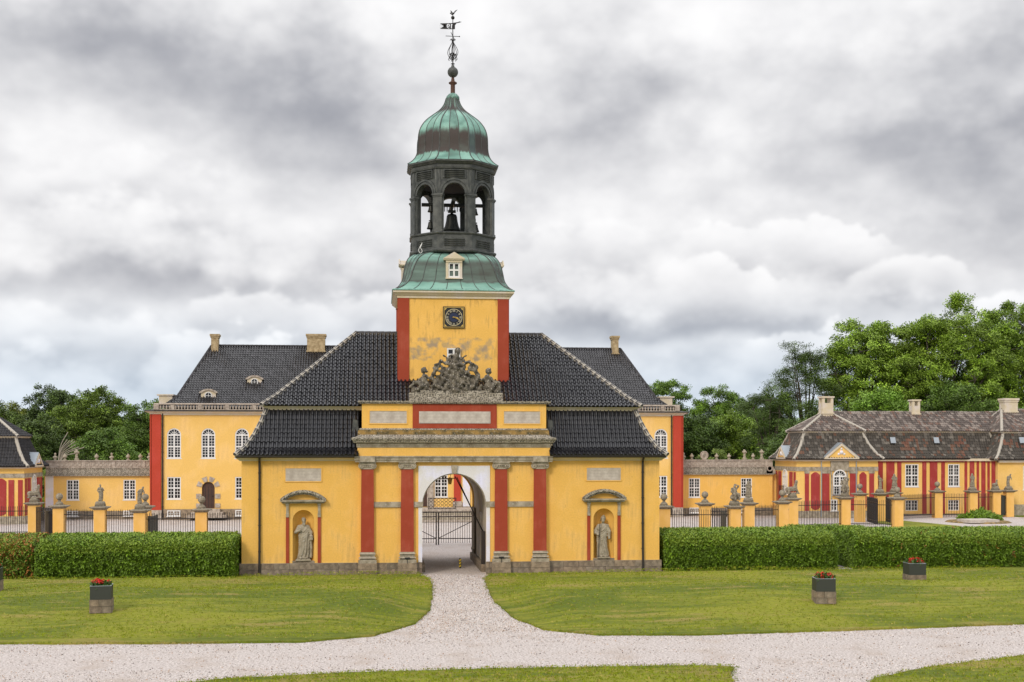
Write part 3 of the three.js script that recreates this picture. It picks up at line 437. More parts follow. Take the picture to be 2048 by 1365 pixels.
  const tp = [[0, 11.93], [0.07, 11.93], [0.07, 12.02], [0.11, 12.04], [0.2, 12.13], [0.25, 12.16], [0.25, 12.24], [0, 12.24]];
  mesh('tower_cornice', band(T0, T1, Z0, Z1, tp), M.cream, g);
  windowOf(g, TX, 9.18, Z1 + 0.095, 0.58, 0.56, { cols: 1, rows: 1, fw: 0.06, name: 'tower_window' });
  // clock
  { const cx = TX + 0.01, cy = 11.1, s = 0.475, ck = mesh('clock', [bb(cx - s, cx + s, cy - s, cy + s, Z1, Z1 + 0.07)], M.black, g);
    const fr = [[-s + 0.03, s - 0.03, s - 0.055, s - 0.035], [-s + 0.03, s - 0.03, -s + 0.035, -s + 0.055]].map(([a, b, c, d]) => bb(cx + a, cx + b, cy + c, cy + d, Z1 + 0.07, Z1 + 0.085)).concat([[-s + 0.035, -s + 0.055], [s - 0.055, s - 0.035]].map(([a, b]) => bb(cx + a, cx + b, cy - s + 0.055, cy + s - 0.055, Z1 + 0.07, Z1 + 0.085)));
    for (const [a, b] of [[-1, -1], [1, -1], [-1, 1], [1, 1]]) fr.push(ext(poly([[cx + a * 0.40, cy + b * 0.40], [cx + a * 0.30, cy + b * 0.40], [cx + a * 0.40, cy + b * 0.30]]), 0.012, 0, 0, Z1 + 0.07));
    mesh('gilt_frame', fr, M.gold, ck);
    const c = document.createElement('canvas'); c.width = c.height = 256; const q = c.getContext('2d'); q.fillStyle = '#0d1730'; q.fillRect(0, 0, 256, 256); q.fillStyle = '#060a16'; q.beginPath(); q.arc(128, 128, 118, 0, 7); q.fill(); q.fillStyle = '#142447'; q.beginPath(); q.arc(128, 128, 66, 0, 7); q.fill();
    q.strokeStyle = '#e9d9a8'; q.lineWidth = 6; q.beginPath(); q.arc(128, 128, 120, 0, 7); q.stroke(); q.fillStyle = '#d9cfb4'; q.font = 'bold 34px serif'; q.textAlign = 'center'; q.textBaseline = 'middle';
    ['XII', 'I', 'II', 'III', 'IIII', 'V', 'VI', 'VII', 'VIII', 'IX', 'X', 'XI'].forEach((t, i) => { q.save(); q.translate(128, 128); q.rotate(i * Math.PI / 6); q.scale(0.8, 1); q.fillText(t, 0, -95); q.restore(); });
    const ct = new THREE.CanvasTexture(c); ct.colorSpace = THREE.SRGBColorSpace; const dg = new THREE.CircleGeometry(0.385, 40); dg.translate(cx, cy, Z1 + 0.078); mesh('dial', dg, std({ map: ct, roughness: 0.5 }), ck, null, { keepUV: true });
    const hand = (a, l, w) => { const p = poly([[-w, -0.06], [w, -0.06], [w * 1.4, l * 0.6], [0, l], [-w * 1.4, l * 0.6]]), gq = ext(p, 0.012); gq.rotateZ(-a); gq.translate(cx, cy, Z1 + 0.095); return gq; };
    mesh('hour_hand', hand(3.3 / 12 * 2 * Math.PI, 0.21, 0.02), M.gold, ck); mesh('minute_hand', hand(18.5 / 60 * 2 * Math.PI, 0.33, 0.014), M.gold, ck); mesh('hub', ball(0.03, cx, cy, Z1 + 0.11, 8), M.gold, ck); }

  // ----- copper roofs -----
  // verdigris and bare brown bands with ragged, run-down edges, as on the real copper sheets
  const copperTex = (bands, seed, sheets) => tex(1024, (u, v) => {
    const col = Math.floor(u * sheets), sh = gn(col * 3.7, 0.5, 0, seed + 9), run = fbm(u * 90, v * 3, 3, 0, seed), big = fbm(u * 12, v * 6, 4, 0, seed + 3);
    const vv = v + 0.035 * run + 0.03 * sh; let g = 0; for (const [a, b, s, k] of bands) g = Math.max(g, k * sstep(a - s, a + s, vv) * sstep(b + s, b - s, vv));
    g = clamp(g + 0.5 * big * (0.4 + g) + 0.35 * sh * (1 - g)); g *= 0.9 + 0.25 * sh;
    let c = mix3([0.052, 0.040, 0.036], mix3([0.14, 0.33, 0.275], [0.26, 0.47, 0.40], clamp(0.5 + big * 1.4 + 0.3 * sh)), clamp(g)); c = mix3(c, [0.045, 0.09, 0.11], 0.4 * sstep(0.2, 0.45, sh) * (1 - clamp(g)));
    const f = 1 + 0.1 * gn(u * 200, v * 120, 0, seed + 5); return [c[0] * f, c[1] * f, c[2] * f];
  }, 1);
  const copperMat = (t) => std({ map: t, roughness: 0.6, metalness: 0.15 });
  // eight-sided shell: ring(t) -> { a: half width, b: half length of the straight sides, y }
  function shell(name, ring, N, cx, cz, mat, seamsAt, parent) {
    const P = (s, t) => { const q = ring(t), e = [[-q.b, q.a], [q.b, q.a], [q.a, q.b], [q.a, -q.b], [q.b, -q.a], [-q.b, -q.a], [-q.a, -q.b], [-q.a, q.b]], f = Math.floor(s) % 8, k = s - Math.floor(s), A = e[f], B = e[(f + 1) % 8]; return [cx + lerp(A[0], B[0], k), q.y, cz + lerp(A[1], B[1], k)]; };
    const pos = [], uv = [], S = 32; for (let i = 0; i < S; i++) for (let j = 0; j < N; j++) { const s0 = i * 8 / S, s1 = (i + 1) * 8 / S - 1e-6, t0 = j / N, t1 = (j + 1) / N, c = [[s0, t0], [s1, t0], [s1, t1], [s0, t0], [s1, t1], [s0, t1]]; for (const [s, t] of c) { pos.push(...P(s, t)); uv.push(s / 8, t); } }
    const gq = new THREE.BufferGeometry(); gq.setAttribute('position', new THREE.Float32BufferAttribute(pos, 3)); gq.setAttribute('uv', new THREE.Float32BufferAttribute(uv, 2)); gq.computeVertexNormals();
    // smooth along the curve, sharp at the arrises
    const nn = gq.attributes.normal, acc = new Map(), ky = (i) => { const f = Math.floor(uv[i * 2] * 8 - (((i / 6 | 0) / N | 0) % (S / 8) === S / 8 - 1 ? 1e-4 : 0)); return (Math.floor(((i / 6 | 0) / N | 0) / (S / 8))) + '|' + pos[i * 3].toFixed(4) + '|' + pos[i * 3 + 1].toFixed(4) + '|' + pos[i * 3 + 2].toFixed(4); };
    for (let i = 0; i < nn.count; i++) { const k = ky(i), a = acc.get(k) ?? new THREE.Vector3(); a.add(new THREE.Vector3().fromBufferAttribute(nn, i)); acc.set(k, a); } for (let i = 0; i < nn.count; i++) { const a = acc.get(ky(i)).clone().normalize(); nn.setXYZ(i, a.x, a.y, a.z); }
    const m = mesh(name, gq, mat, parent, null, { keepUV: true });
    for (const s of seamsAt) { const pts = []; for (let j = 0; j <= N; j++) pts.push(P(s, j / N)); mesh('standing_seam', tube(pts, Number.isInteger(s) ? 0.028 : 0.018, N * 2, 5), M.lead, m); }
    return { m, P };
  }
  const curve = (pts) => { const c = new THREE.CatmullRomCurve3(pts.map((p) => new THREE.Vector3(p[0], p[1], p[2] ?? 0))); return (t) => c.getPoint(t); };
  const OX = 0.15, OZ = -4.1;
  mesh('copper_eave', band(T0, T1, Z0, Z1, [[0, 12.24], [0.27, 12.24], [0.29, 12.27], [0.24, 12.31], [0, 12.36]]), copperMat(copperTex([[-1, 2, 0.1, 0.9]], 5, 10)), g);
  const l1 = curve([[2.62, 12.28, 0.985], [2.43, 12.46, 0.92], [2.27, 12.76, 0.86], [2.2, 13.12, 0.83], [2.13, 13.46, 0.80], [2.0, 13.78, 0.76], [1.8, 13.99, 0.69], [1.5, 14.12, 0.55]]);
  const ringLow = (t) => { const p = l1(t); return { a: p.x, b: p.x * p.z, y: p.y }; };
  const seams = (n, odd) => { const s = []; for (let f = 0; f < 8; f++) { s.push(f); const k = f % 2 ? odd : n; for (let i = 1; i <= k; i++) s.push(f + i / (k + 1)); } return s; };
  shell('lower_copper_roof', ringLow, 22, TX + 0.03, OZ, copperMat(copperTex([[-1, 0.24, 0.03, 1], [0.24, 0.62, 0.05, 0.26], [0.62, 2, 0.1, 0.75]], 301, 40)), seams(6, 2), g);
  for (const [ry, dx, dz] of [[0, 0, 1], [Math.PI / 2, 1, 0], [-Math.PI / 2, -1, 0]]) {
    const d = new THREE.Group(); d.name = 'dormer'; d.position.set(TX + 0.03 + dx * 2.28, 12.86, OZ + dz * 2.28); d.rotation.y = ry; g.add(d);
    mesh('dormer_case', [bb(-0.36, -0.25, 0, 0.72, -0.9, 0), bb(0.25, 0.36, 0, 0.72, -0.9, 0), bb(-0.36, 0.36, 0.68, 0.78, -0.9, 0.03), bb(-0.25, 0.25, 0, 0.68, -0.5, -0.2), bb(-0.38, 0.38, -0.05, 0, -0.3, 0.05)], M.cream, d);
    mesh('dormer_pediment', [ext(poly([[-0.46, 0.78], [0.46, 0.78], [0.46, 0.83], [0, 1.06], [-0.46, 0.83]]), 1.0, 0, 0, -0.92), ext(poly([[-0.5, 0.83], [0.5, 0.83], [0, 1.13]]), 0.06, 0, 0, 0.06)], M.cream, d);
    windowOf(d, 0, 0.02, -0.06, 0.5, 0.66, { cols: 1, rows: 1, fw: 0.06 });
  }
  // ----- octagonal bell lantern -----
  const A = 1.86, T8 = Math.tan(Math.PI / 8), HW = A * T8;
  const oct = (a) => { const p = []; for (let k = 0; k < 8; k++) { const t = Math.PI / 8 + k * Math.PI / 4; p.push([OX + a / Math.cos(Math.PI / 8) * Math.sin(t) * 1, OZ + a / Math.cos(Math.PI / 8) * Math.cos(t)]); } return p; };
  const octBand = (a, prof) => mould(oct(a), prof, true);
  mesh('lantern_skirt', octBand(1.5, [[0, 14.05], [0.42, 14.08], [0.46, 14.13], [0.46, 14.18], [0.4, 14.22], [0.36, 14.24], [0.36, 14.86], [0.42, 14.88], [0.44, 14.93], [0.4, 14.97], [0, 14.97]]), M.lead, g);
  mesh('lantern_floor', octBand(0.01, [[0, 14.9], [1.5, 14.9], [1.5, 14.96], [0, 14.96]]), M.lead, g);
  const face = new THREE.Shape(); { const w = HW - 0.02, r = 0.47; face.moveTo(-w, 14.97); face.lineTo(-r, 14.97); face.lineTo(-r, 16.68); face.absarc(0, 16.68, r, Math.PI, 0, true); face.lineTo(r, 14.97); face.lineTo(w, 14.97); face.lineTo(w, 18.0); face.lineTo(-w, 18.0); face.closePath(); }
  const faceG = prep(ext(face, 0.24, 0, 0, -0.28, 20)), ringG = (() => { const q = []; for (const [r0, r1, d] of [[0.47, 0.545, 0.05], [0.545, 0.6, 0.025], [0.6, 0.68, 0.06]]) { const s = new THREE.Shape(); s.absarc(0, 16.68, r1, 0, Math.PI, false); s.absarc(0, 16.68, r0, Math.PI, 0, true); s.closePath(); q.push(ext(s, d, 0, 0, -0.04, 20)); } return prep(q); })();
  const slatG = prep((() => { const q = new THREE.BoxGeometry(0.86, 0.035, 0.09); q.rotateX(0.6); return q; })()), slatG2 = prep((() => { const q = new THREE.BoxGeometry(0.92, 0.035, 0.09); q.rotateX(0.6); return q; })());
  for (let k = 0; k < 8; k++) {
    const o = new THREE.Group(); o.name = 'lantern_bay'; o.position.set(OX, 0, OZ); o.rotation.y = k * Math.PI / 4; g.add(o);
    const at = (name, geo, z, y = 0, ready = true, mat = M.lead) => mesh(name, geo, mat, o, [0, y, z], { ready });
    at('arcade_panel', faceG, A); at('archivolt', ringG, A);
    for (let i = 0; i < 4; i++) at('louvre_slat', slatG, A - 0.02, 17.4 + i * 0.08); for (let i = 0; i < 4; i++) at('louvre_slat', slatG2, A + 0.005, 14.38 + i * 0.09);
    at('panel_frame', prep([bb(-0.5, 0.5, 17.7, 17.74, -0.04, 0.03), bb(-0.5, -0.45, 17.36, 17.7, -0.04, 0.025), bb(0.45, 0.5, 17.36, 17.7, -0.04, 0.025)]), A);
    // corner pier with impost
    const pr = new THREE.Group(); const pier = mesh('corner_pier', [bb(-0.2, 0.2, 14.97, 16.52, -0.2, 0.02), bb(-0.24, 0.24, 14.97, 15.06, -0.2, 0.05), bb(-0.23, 0.23, 16.52, 16.58, -0.2, 0.04), bb(-0.26, 0.26, 16.58, 16.66, -0.2, 0.07), bb(-0.13, 0.13, 16.66, 17.8, -0.2, -0.01)], M.lead, o); pier.rotation.y = Math.PI / 8; pier.position.set(Math.sin(Math.PI / 8) * (A / Math.cos(Math.PI / 8) - 0.06), 0, Math.cos(Math.PI / 8) * (A / Math.cos(Math.PI / 8) - 0.06));
  }
  mesh('lantern_entablature', octBand(1.4, [[0, 17.78], [0.48, 17.78], [0.5, 17.84], [0.48, 17.86], [0.48, 17.98], [0.54, 18.0], [0.6, 18.06], [0.64, 18.08], [0.64, 18.16], [0, 18.16]]), M.lead, g);
  mesh('lantern_ceiling', octBand(0.01, [[0, 17.3], [1.6, 17.3], [1.6, 17.36], [0, 17.36]]), M.deck, g);
  const l2 = curve([[2.05, 18.15], [1.86, 18.29], [1.68, 18.52], [1.59, 18.85], [1.575, 19.2], [1.55, 19.55], [1.45, 19.88], [1.22, 20.22], [0.86, 20.54], [0.56, 20.8], [0.38, 21.06], [0.28, 21.36]]);
  const ringTop = (t) => { const p = l2(t); return { a: p.x, b: p.x * T8, y: p.y }; };
  shell('copper_dome', ringTop, 30, OX, OZ, copperMat(copperTex([[-1, 0.2, 0.02, 1], [0.47, 0.76, 0.05, 0.95], [0.86, 2, 0.05, 0.4]], 311, 24)), seams(2, 2), g);
  const fx = OX + 0.03, F = (name, pts, mat, seg = 20) => mesh(name, lathe(pts, seg, fx, 0, OZ), mat, g);
  F('dome_knob', [[0.25, 21.3], [0.31, 21.36], [0.3, 21.46], [0.2, 21.58], [0.12, 21.62]], copperMat(copperTex([[-1, 2, 0.1, 0.8]], 321, 8)));
  F('finial_pipe', [[0.105, 21.58], [0.1, 22.02], [0.19, 22.08], [0.19, 22.12], [0.09, 22.18], [0.06, 22.34]], M.rust);
  mesh('finial_ball', [ball(0.245, fx, 22.6, OZ, 24), cyl(0.09, 0.06, 0.1, fx, 22.82, OZ, 12)], M.lead, g);
  // ----- weather vane -----
  { const v = mesh('weather_vane', [rod([fx, 22.8, OZ], [fx, 25.35, OZ], 0.028, 8, 0.016), ball(0.085, fx, 25.1, OZ, 12), lathe([[0.02, 22.95], [0.1, 22.98], [0.02, 23.02]], 12, fx, 0, OZ)], M.iron, g);
    const cage = []; for (let k = 0; k < 6; k++) { const a = k * Math.PI / 3 + 0.3, c = Math.cos(a), s = Math.sin(a); cage.push(tube([[0.03, 23.15], [0.2, 23.35], [0.24, 23.55], [0.1, 23.85], [0.03, 24.0], [0.1, 24.12], [0.13, 24.06]].map(([r, y]) => [fx + r * c, y, OZ + r * s]), 0.014, 30, 5), tube([[0.02, 23.5], [0.12, 23.38], [0.17, 23.28], [0.2, 23.18], [0.16, 23.14]].map(([r, y]) => [fx + r * c, y, OZ + r * s]), 0.016, 20, 5), ball(0.03, fx + 0.14 * c, 23.42, OZ + 0.14 * s, 6)); }
    mesh('scroll_cage', cage, M.iron, v);
    mesh('compass_arms', [rod([fx - 0.33, 24.22, OZ + 0.1], [fx + 0.33, 24.28, OZ - 0.1], 0.014), rod([fx - 0.1, 24.34, OZ + 0.25], [fx + 0.1, 24.18, OZ - 0.25], 0.014), ball(0.03, fx + 0.31, 24.28, OZ - 0.1, 6)], M.iron, v);
    const font = await new FontLoader().loadAsync('fonts/droid/droid_sans_bold.typeface.json');
    const fl = poly([[-0.58, 0.02], [-0.42, 0.15], [-0.58, 0.27], [-0.05, 0.3], [0.1, 0.33], [0.26, 0.36], [0.28, 0.39], [0.4, 0.37], [0.29, 0.33], [0.17, 0.3], [0.1, 0.2], [0.1, 0.03], [0, 0.02]]), islands = [];
    for (const s of font.generateShapes('1905', 0.21)) { const flip = (pts) => pts.map((p) => new THREE.Vector2(-p.x + 0.03, p.y + 0.055)); fl.holes.push(new THREE.Path(flip(s.getPoints(5)))); for (const h of s.holes) islands.push(ext(new THREE.Shape(flip(h.getPoints(5))), 0.02, fx, 24.55, OZ - 0.01)); }
    mesh('dated_banner', [ext(fl, 0.02, fx, 24.55, OZ - 0.01), ...islands], M.iron, v, null, { label: 'swallow-tailed iron banner pierced with the date 1905, seen from behind' });
    mesh('bird', [(() => { const q = ball(0.05, 0, 0, 0, 10); q.scale(1.8, 0.9, 0.8); q.rotateZ(0.5); q.translate(fx, 25.28, OZ); return q; })(), ball(0.035, fx - 0.1, 25.3, OZ, 8), ext(poly([[0, 0], [0.06, 0.02], [0.22, 0.2], [0.1, 0.14]]), 0.015, fx, 25.28, OZ), ext(poly([[0, 0], [-0.05, 0.02], [-0.1, 0.14], [-0.02, 0.1]]), 0.015, fx - 0.02, 25.29, OZ), rod([fx, 25.15, OZ], [fx, 25.25, OZ], 0.015)], M.iron, v); }
  // bell frame
  mesh('bell_frame', [bb(OX - 1.4, OX + 1.4, 16.42, 16.56, OZ - 0.08, OZ + 0.08), bb(OX - 0.08, OX + 0.08, 16.421, 16.559, OZ - 1.4, OZ + 1.4), rod([OX - 0.98, 15, OZ + 0.6], [OX - 0.98, 17.3, OZ + 0.6], 0.03), rod([OX + 0.98, 15, OZ + 0.6], [OX + 0.98, 17.3, OZ + 0.6], 0.03), rod([OX + 0.62, 15, OZ + 0.3], [OX + 0.62, 17.3, OZ + 0.3], 0.06), ...Array.from({ length: 7 }, (_, i) => rod([OX - 0.35 + i * 0.117, 16.2, OZ + 0.02], [OX - 0.35 + i * 0.117, 16.45, OZ + 0.02], 0.02))], M.bronze, g);
  const rope = tag(mesh('cable_loop', tube([[-1.42, 14.5, 0], [-1.5, 14.35, 0.05], [-1.58, 14.15, 0.06], [-1.5, 14.03, 0.06], [-1.42, 14.12, 0.06], [-1.5, 14.28, 0.06], [-1.44, 14.42, 0.04]].map(([x, y, z]) => [x + OX, y, z + OZ + 1.52]), 0.014, 50, 5), M.white), 'white cable looped over the ledge below the bell openings', 'cable');
  const bellPts = [[0, 0.02], [0.3, 0], [0.36, 0.0], [0.35, 0.08], [0.29, 0.2], [0.235, 0.42], [0.215, 0.6], [0.18, 0.68], [0.06, 0.72], [0.05, 0.78], [0, 0.78]];
  const bell = (x, y, z, s, label) => { const b = thing('bell', label, 'bell', [OX + x, y, OZ + z], 0, 'bells in the lantern'); mesh('bell_body', lathe(bellPts.map(([r, h]) => [r * s, h * s]), 24), M.bronze, b); mesh('yoke', [bb(-0.16 * s, 0.16 * s, 0.76 * s, 0.86 * s, -0.06 * s, 0.06 * s), rod([0, 0.8 * s, 0], [0, 1.2 * s, 0], 0.05 * s, 6)], M.bronze, b); mesh('clapper', [rod([0, 0.5 * s, 0], [0, -0.12 * s, 0], 0.025 * s), ball(0.06 * s, 0, -0.1 * s, 0, 8)], M.bronze, b); };
  bell(-0.02, 15.28, 0.1, 1.12, 'large dark bronze bell hanging in the middle opening of the lantern');
  bell(-1.0, 16.05, 0.62, 0.42, 'small bell hung above another small bell, away from the greenish corner pier'); bell(-1.02, 15.28, 0.62, 0.46, 'small bell hung below another, away from the greenish corner pier');
  bell(1.0, 15.95, 0.62, 0.42, 'small bell high in the opening next to the greenish corner pier'); bell(1.02, 15.18, 0.62, 0.5, 'small bell hanging lowest of the small lantern bells');
}
// ================= MAIN HOUSE BEHIND THE COURTYARD =================
const slateTone = (r) => { const v = 0.013 + 0.014 * r() + (r() < 0.04 ? 0.02 : 0); return lin(v * 1.02, v * 0.97, v * 1.12); };
function facade(parent, name, mat, x0, x1, y0, y1, holes, z, th = 0.4) { const s = poly([[x0, y0], [x1, y0], [x1, y1], [x0, y1]]); for (const h of holes) frontHole(s, ...h); return mesh(name, ext(s, th, 0, 0, z - th, 14), mat, parent); }
function chimney(parent, x, y, z, w, h, d, mat, hood) {
  const c = mesh('chimney', [bb(x - w / 2, x + w / 2, y, y + h - 0.3, z - d / 2, z + d / 2), bb(x - w / 2 - 0.06, x + w / 2 + 0.06, y + 0.3, y + 0.4, z - d / 2 - 0.06, z + d / 2 + 0.06)], mat, parent);
  if (hood) { for (const [sx, sz] of [[-1, -1], [1, -1], [-1, 1], [1, 1]]) mesh('hood_pier', bb(x + sx * (w / 2 - 0.1) - 0.1, x + sx * (w / 2 - 0.1) + 0.1, y + h - 0.3, y + h + 0.1, z + sz * (d / 2 - 0.1) - 0.1, z + sz * (d / 2 - 0.1) + 0.1), mat, c); mesh('hood_slab', bb(x - w / 2 - 0.07, x + w / 2 + 0.07, y + h + 0.1, y + h + 0.22, z - d / 2 - 0.07, z + d / 2 + 0.07), mat, c); }
  else mesh('chimney_cap', [bb(x - w / 2 - 0.05, x + w / 2 + 0.05, y + h - 0.3, y + h - 0.16, z - d / 2 - 0.05, z + d / 2 + 0.05), bb(x - w / 2 - 0.1, x + w / 2 + 0.1, y + h - 0.16, y + h, z - d / 2 - 0.1, z + d / 2 + 0.1)], mat, c);
  return c;
}
{
  const g = thing('main_house', 'long yellow two storey main house with red corner strips, arched windows and black hipped roof', 'house');
  const Z = -41.5, wx = [18.37, 15.88, 13.42, 10.9, 8.4, 5.9], holes = [];
  for (const s of [-1, 1]) wx.forEach((x, i) => { holes.push([s * x, 4.58, 1.02, 2.23, true]); if (i === 1) holes.push([s * x, 0.84, 0.94, 1.98, true]); else holes.push([s * x, 1.55, 1.0, 1.64, false]); });
  for (const x of [-4.4, -1.42, 1.42, 4.4]) { holes.push([x, 1.6, 1.0, 1.7, false]); holes.push([x, 4.58, 1.02, 2.23, true]); }
  facade(g, 'front_wall', M.yellow2, -19.98, 19.98, 0, 7.9, holes, Z);
  mesh('side_wall', bb(-19.98, -19.5, 0, 7.9, -54, Z - 0.4), M.yellow2, g); mesh('side_wall', bb(19.5, 19.98, 0, 7.9, -54, Z - 0.4), M.yellow2, g); mesh('rear_wall', bb(-19.98, 19.98, 0, 7.9, -54.4, -54), M.yellow2, g);
  for (const [x, y, w, h, a] of holes) if (!(y < 1)) windowOf(g, x, y, Z - 0.06, w, h, { cols: 2, rows: a ? 4 : 3, arch: a, fw: a ? 0.085 : 0.08 });
  for (const s of [-1, 1]) {
    mesh('corner_strip', bb(s * 20.02, s * 19.3, 0.75, 7.9, Z, Z + 0.12), M.redFar, g); mesh('corner_strip', bb(s * 19.98, s * 20.1, 0.75, 7.9, Z - 0.7, Z + 0.12), M.redFar, g); mesh('strip_base', bb(s * 20.06, s * 19.24, 0, 0.75, Z, Z + 0.2), M.balustrade, g);
    const dx = s * 19.18; mesh('downpipe', [rod([dx, 0.2, Z + 0.1], [dx, 8.0, Z + 0.1], 0.05, 8), ...[1, 3, 5, 7].map((y) => cyl(0.065, 0.065, 0.06, dx, y, Z + 0.1, 8))], M.gutter, g);
    // side door with rusticated stones
    const x = s * 15.88, ds = new THREE.Shape(); ds.moveTo(-0.47, 0); ds.lineTo(0.47, 0); ds.lineTo(0.47, 1.51); ds.absarc(0, 1.51, 0.47, 0, Math.PI, false); ds.closePath();
    const d = mesh('door', ext(ds, 0.06, x, 0.84, Z - 0.2), M.wood, g); mesh('handle', ball(0.04, x + 0.32, 1.75, Z - 0.13, 8), M.iron, d); for (let k = -1; k <= 1; k++) mesh('batten', bb(x + k * 0.24 - 0.012, x + k * 0.24 + 0.012, 0.9, 2.5, Z - 0.14, Z - 0.125), M.black, d);
    for (const [a, b] of [[0.9, 1.22], [1.58, 1.94]]) for (const q of [-1, 1]) mesh('quoin_stone', bb(x + q * 0.5, x + q * 0.88, a, b, Z, Z + 0.05), M.balustrade, g);
    for (const an of [0.42, 1.22, Math.PI - 1.22, Math.PI - 0.42]) { const q = ext(poly([[0.5, -0.13], [0.86, -0.2], [0.86, 0.2], [0.5, 0.13]]), 0.05); q.rotateZ(an); q.translate(x, 2.35, Z); mesh('voussoir', q, M.balustrade, g); }
    for (let k = 0; k < 3; k++) mesh('step', bb(x - 0.9 - k * 0.25, x + 0.9 + k * 0.25, 0.83 - (k + 1) * 0.22, 0.83 - k * 0.22, Z, Z + 0.5 + k * 0.35), M.balustrade, g);
    for (const bx of [18.37, 13.42, 10.9]) windowOf(g, s * bx, 0.3, Z + 0.13, 0.95, 0.42, { cols: 2, rows: 2, transom: false, name: 'cellar_window' });
  }
  mesh('plinth', bb(-19.2, -5.2, 0, 0.8, Z, Z + 0.1), M.plinth[2], g); mesh('plinth', bb(5.2, 19.2, 0, 0.8, Z, Z + 0.1), M.plinth[2], g);
  mesh('cornice', [mould([[-20, -54.4], [-20, Z], [20, Z], [20, -54.4]], [[0, 7.78], [0.1, 7.78], [0.14, 7.9], [0.3, 7.98], [0.42, 8.02], [0.42, 8.06], [0, 8.06]])], M.cream, g);
  mesh('cornice_lead', mould([[-20, -54.4], [-20, Z], [20, Z], [20, -54.4]], [[0, 8.05], [0.46, 8.05], [0.48, 8.1], [0, 8.2]]), M.gutter, g);
  // balustrade
  { const b = mesh('balustrade', [mould([[-19.7, -54], [-19.7, Z + 0.1], [19.7, Z + 0.1], [19.7, -54]], [[-0.15, 8.1], [0.08, 8.1], [0.08, 8.22], [-0.15, 8.22]]), mould([[-19.7, -54], [-19.7, Z + 0.1], [19.7, Z + 0.1], [19.7, -54]], [[-0.16, 8.55], [0.09, 8.55], [0.11, 8.6], [0.09, 8.66], [-0.16, 8.66]])], M.balustrade, g);
    const bal = boxUV(lathe([[0.05, 0], [0.06, 0.03], [0.04, 0.06], [0.085, 0.14], [0.07, 0.2], [0.04, 0.27], [0.055, 0.31], [0.055, 0.34]], 7).toNonIndexed());
    for (const s of [-1, 1]) for (let x = 4.6; x < 19.6; x += 0.22) { const k = Math.round((x - 4.6) / 0.22) % 9; if (k === 0) mesh('balustrade_post', bb(s * x - 0.14, s * x + 0.14, 8.21, 8.56, Z - 0.04, Z + 0.17), M.balustrade, b); else mesh('baluster', bal, M.balustrade, b, [s * x, 8.215, Z + 0.06], { ready: true }); }
    for (const s of [-1, 1]) mesh('balustrade_post', bb(s * 19.45, s * 19.82, 8.2, 8.6, Z - 0.22, Z + 0.2), M.balustrade, b);
    mesh('balustrade_wall', bb(-4.5, 4.5, 8.21, 8.56, Z - 0.04, Z + 0.14), M.balustrade, b); }
  const rf = hipped([{ x0: -19.4, x1: 19.4, z0: -53.8, z1: -42.3, y: 8.35 }, { x0: -18.4, x1: 18.4, z0: -52.8, z1: -43.3, y: 9.2 }, { x0: -16.5, x1: 16.45, z0: -48.06, z1: -48.02, y: 13.42 }], 0.2, 0.27, slateTone, 500, [0, 1, 3]);
  const roof = mesh('roof', rf.deck, M.deck, g); instances('roof_tiles', TILE_BIG, M.tile, rf.tiles.flat(), roof);
  { const rid = []; for (const [A, D] of rf.hips) alongHip(A, D, 0.36, (p, m) => rid.push({ m, c: slateTone(R0) })); alongHip([-16.5, 13.45, -48.04], [16.45, 13.45, -48.04], 0.36, (p, m) => rid.push({ m, c: slateTone(R0) })); instances('ridge_tiles', RIDGE_BIG, M.oldTile, rid, roof); }
  chimney(g, -16.2, 12.6, -47.9, 0.55, 1.75, 0.8, M.brick); chimney(g, -8.27, 12.7, -47.9, 1.4, 1.72, 1.0, M.brick); chimney(g, 15.95, 12.7, -47.9, 0.5, 1.8, 0.8, M.brick);
  for (const [x, y, z] of [[-12.8, 10.02, -44.6], [-16.1, 8.9, -43.3]]) {
    const d = new THREE.Group(); d.name = 'dormer'; d.position.set(x, y, z); g.add(d);
    const fs = new THREE.Shape(); fs.moveTo(-0.55, 0); fs.lineTo(0.55, 0); fs.lineTo(0.55, 0.6); fs.quadraticCurveTo(0, 1.05, -0.55, 0.6); fs.closePath();
    mesh('dormer_case', ext(fs, 1.6, 0, 0, -1.5, 10), M.cream, d);
    const hd = new THREE.Shape(); hd.moveTo(-0.66, 0.58); hd.lineTo(-0.5, 0.62); hd.quadraticCurveTo(0, 0.98, 0.5, 0.62); hd.lineTo(0.66, 0.58); hd.lineTo(0.66, 0.68); hd.quadraticCurveTo(0, 1.16, -0.66, 0.68); hd.closePath(); mesh('dormer_hood', ext(hd, 1.7, 0, 0, -1.5, 10), M.balustrade, d);
    const c = new THREE.CircleGeometry(0.24, 20); c.translate(0, 0.4, 0.115); mesh('round_window', c, M.glass, d); const t = new THREE.TorusGeometry(0.25, 0.04, 6, 20); t.translate(0, 0.4, 0.12); mesh('window_ring', [t, bb(-0.23, 0.23, 0.385, 0.415, 0.11, 0.13), bb(-0.015, 0.015, 0.17, 0.63, 0.111, 0.129)], M.white, d);
  }
  { const sk = new THREE.BoxGeometry(0.5, 0.62, 0.06); sk.rotateX(-0.75); sk.translate(-13.85, 8.98, -43.1); mesh('skylight', sk, M.zinc, g); }
  for (const s of [-1, 1]) mesh('side_dormer', [bb(s * 19.0, s * 20.0, 8.66, 9.35, -46, -44.6), bb(s * 18.9, s * 20.15, 9.35, 9.45, -46.1, -44.5)], M.cream, g);
  for (const s of [-1, 1]) mesh('rain_hopper', [bb(s * 11.0 - 0.6, s * 11.0 + 0.6, 8.12, 8.3, Z + 0.15, Z + 0.4)], M.zinc, g);
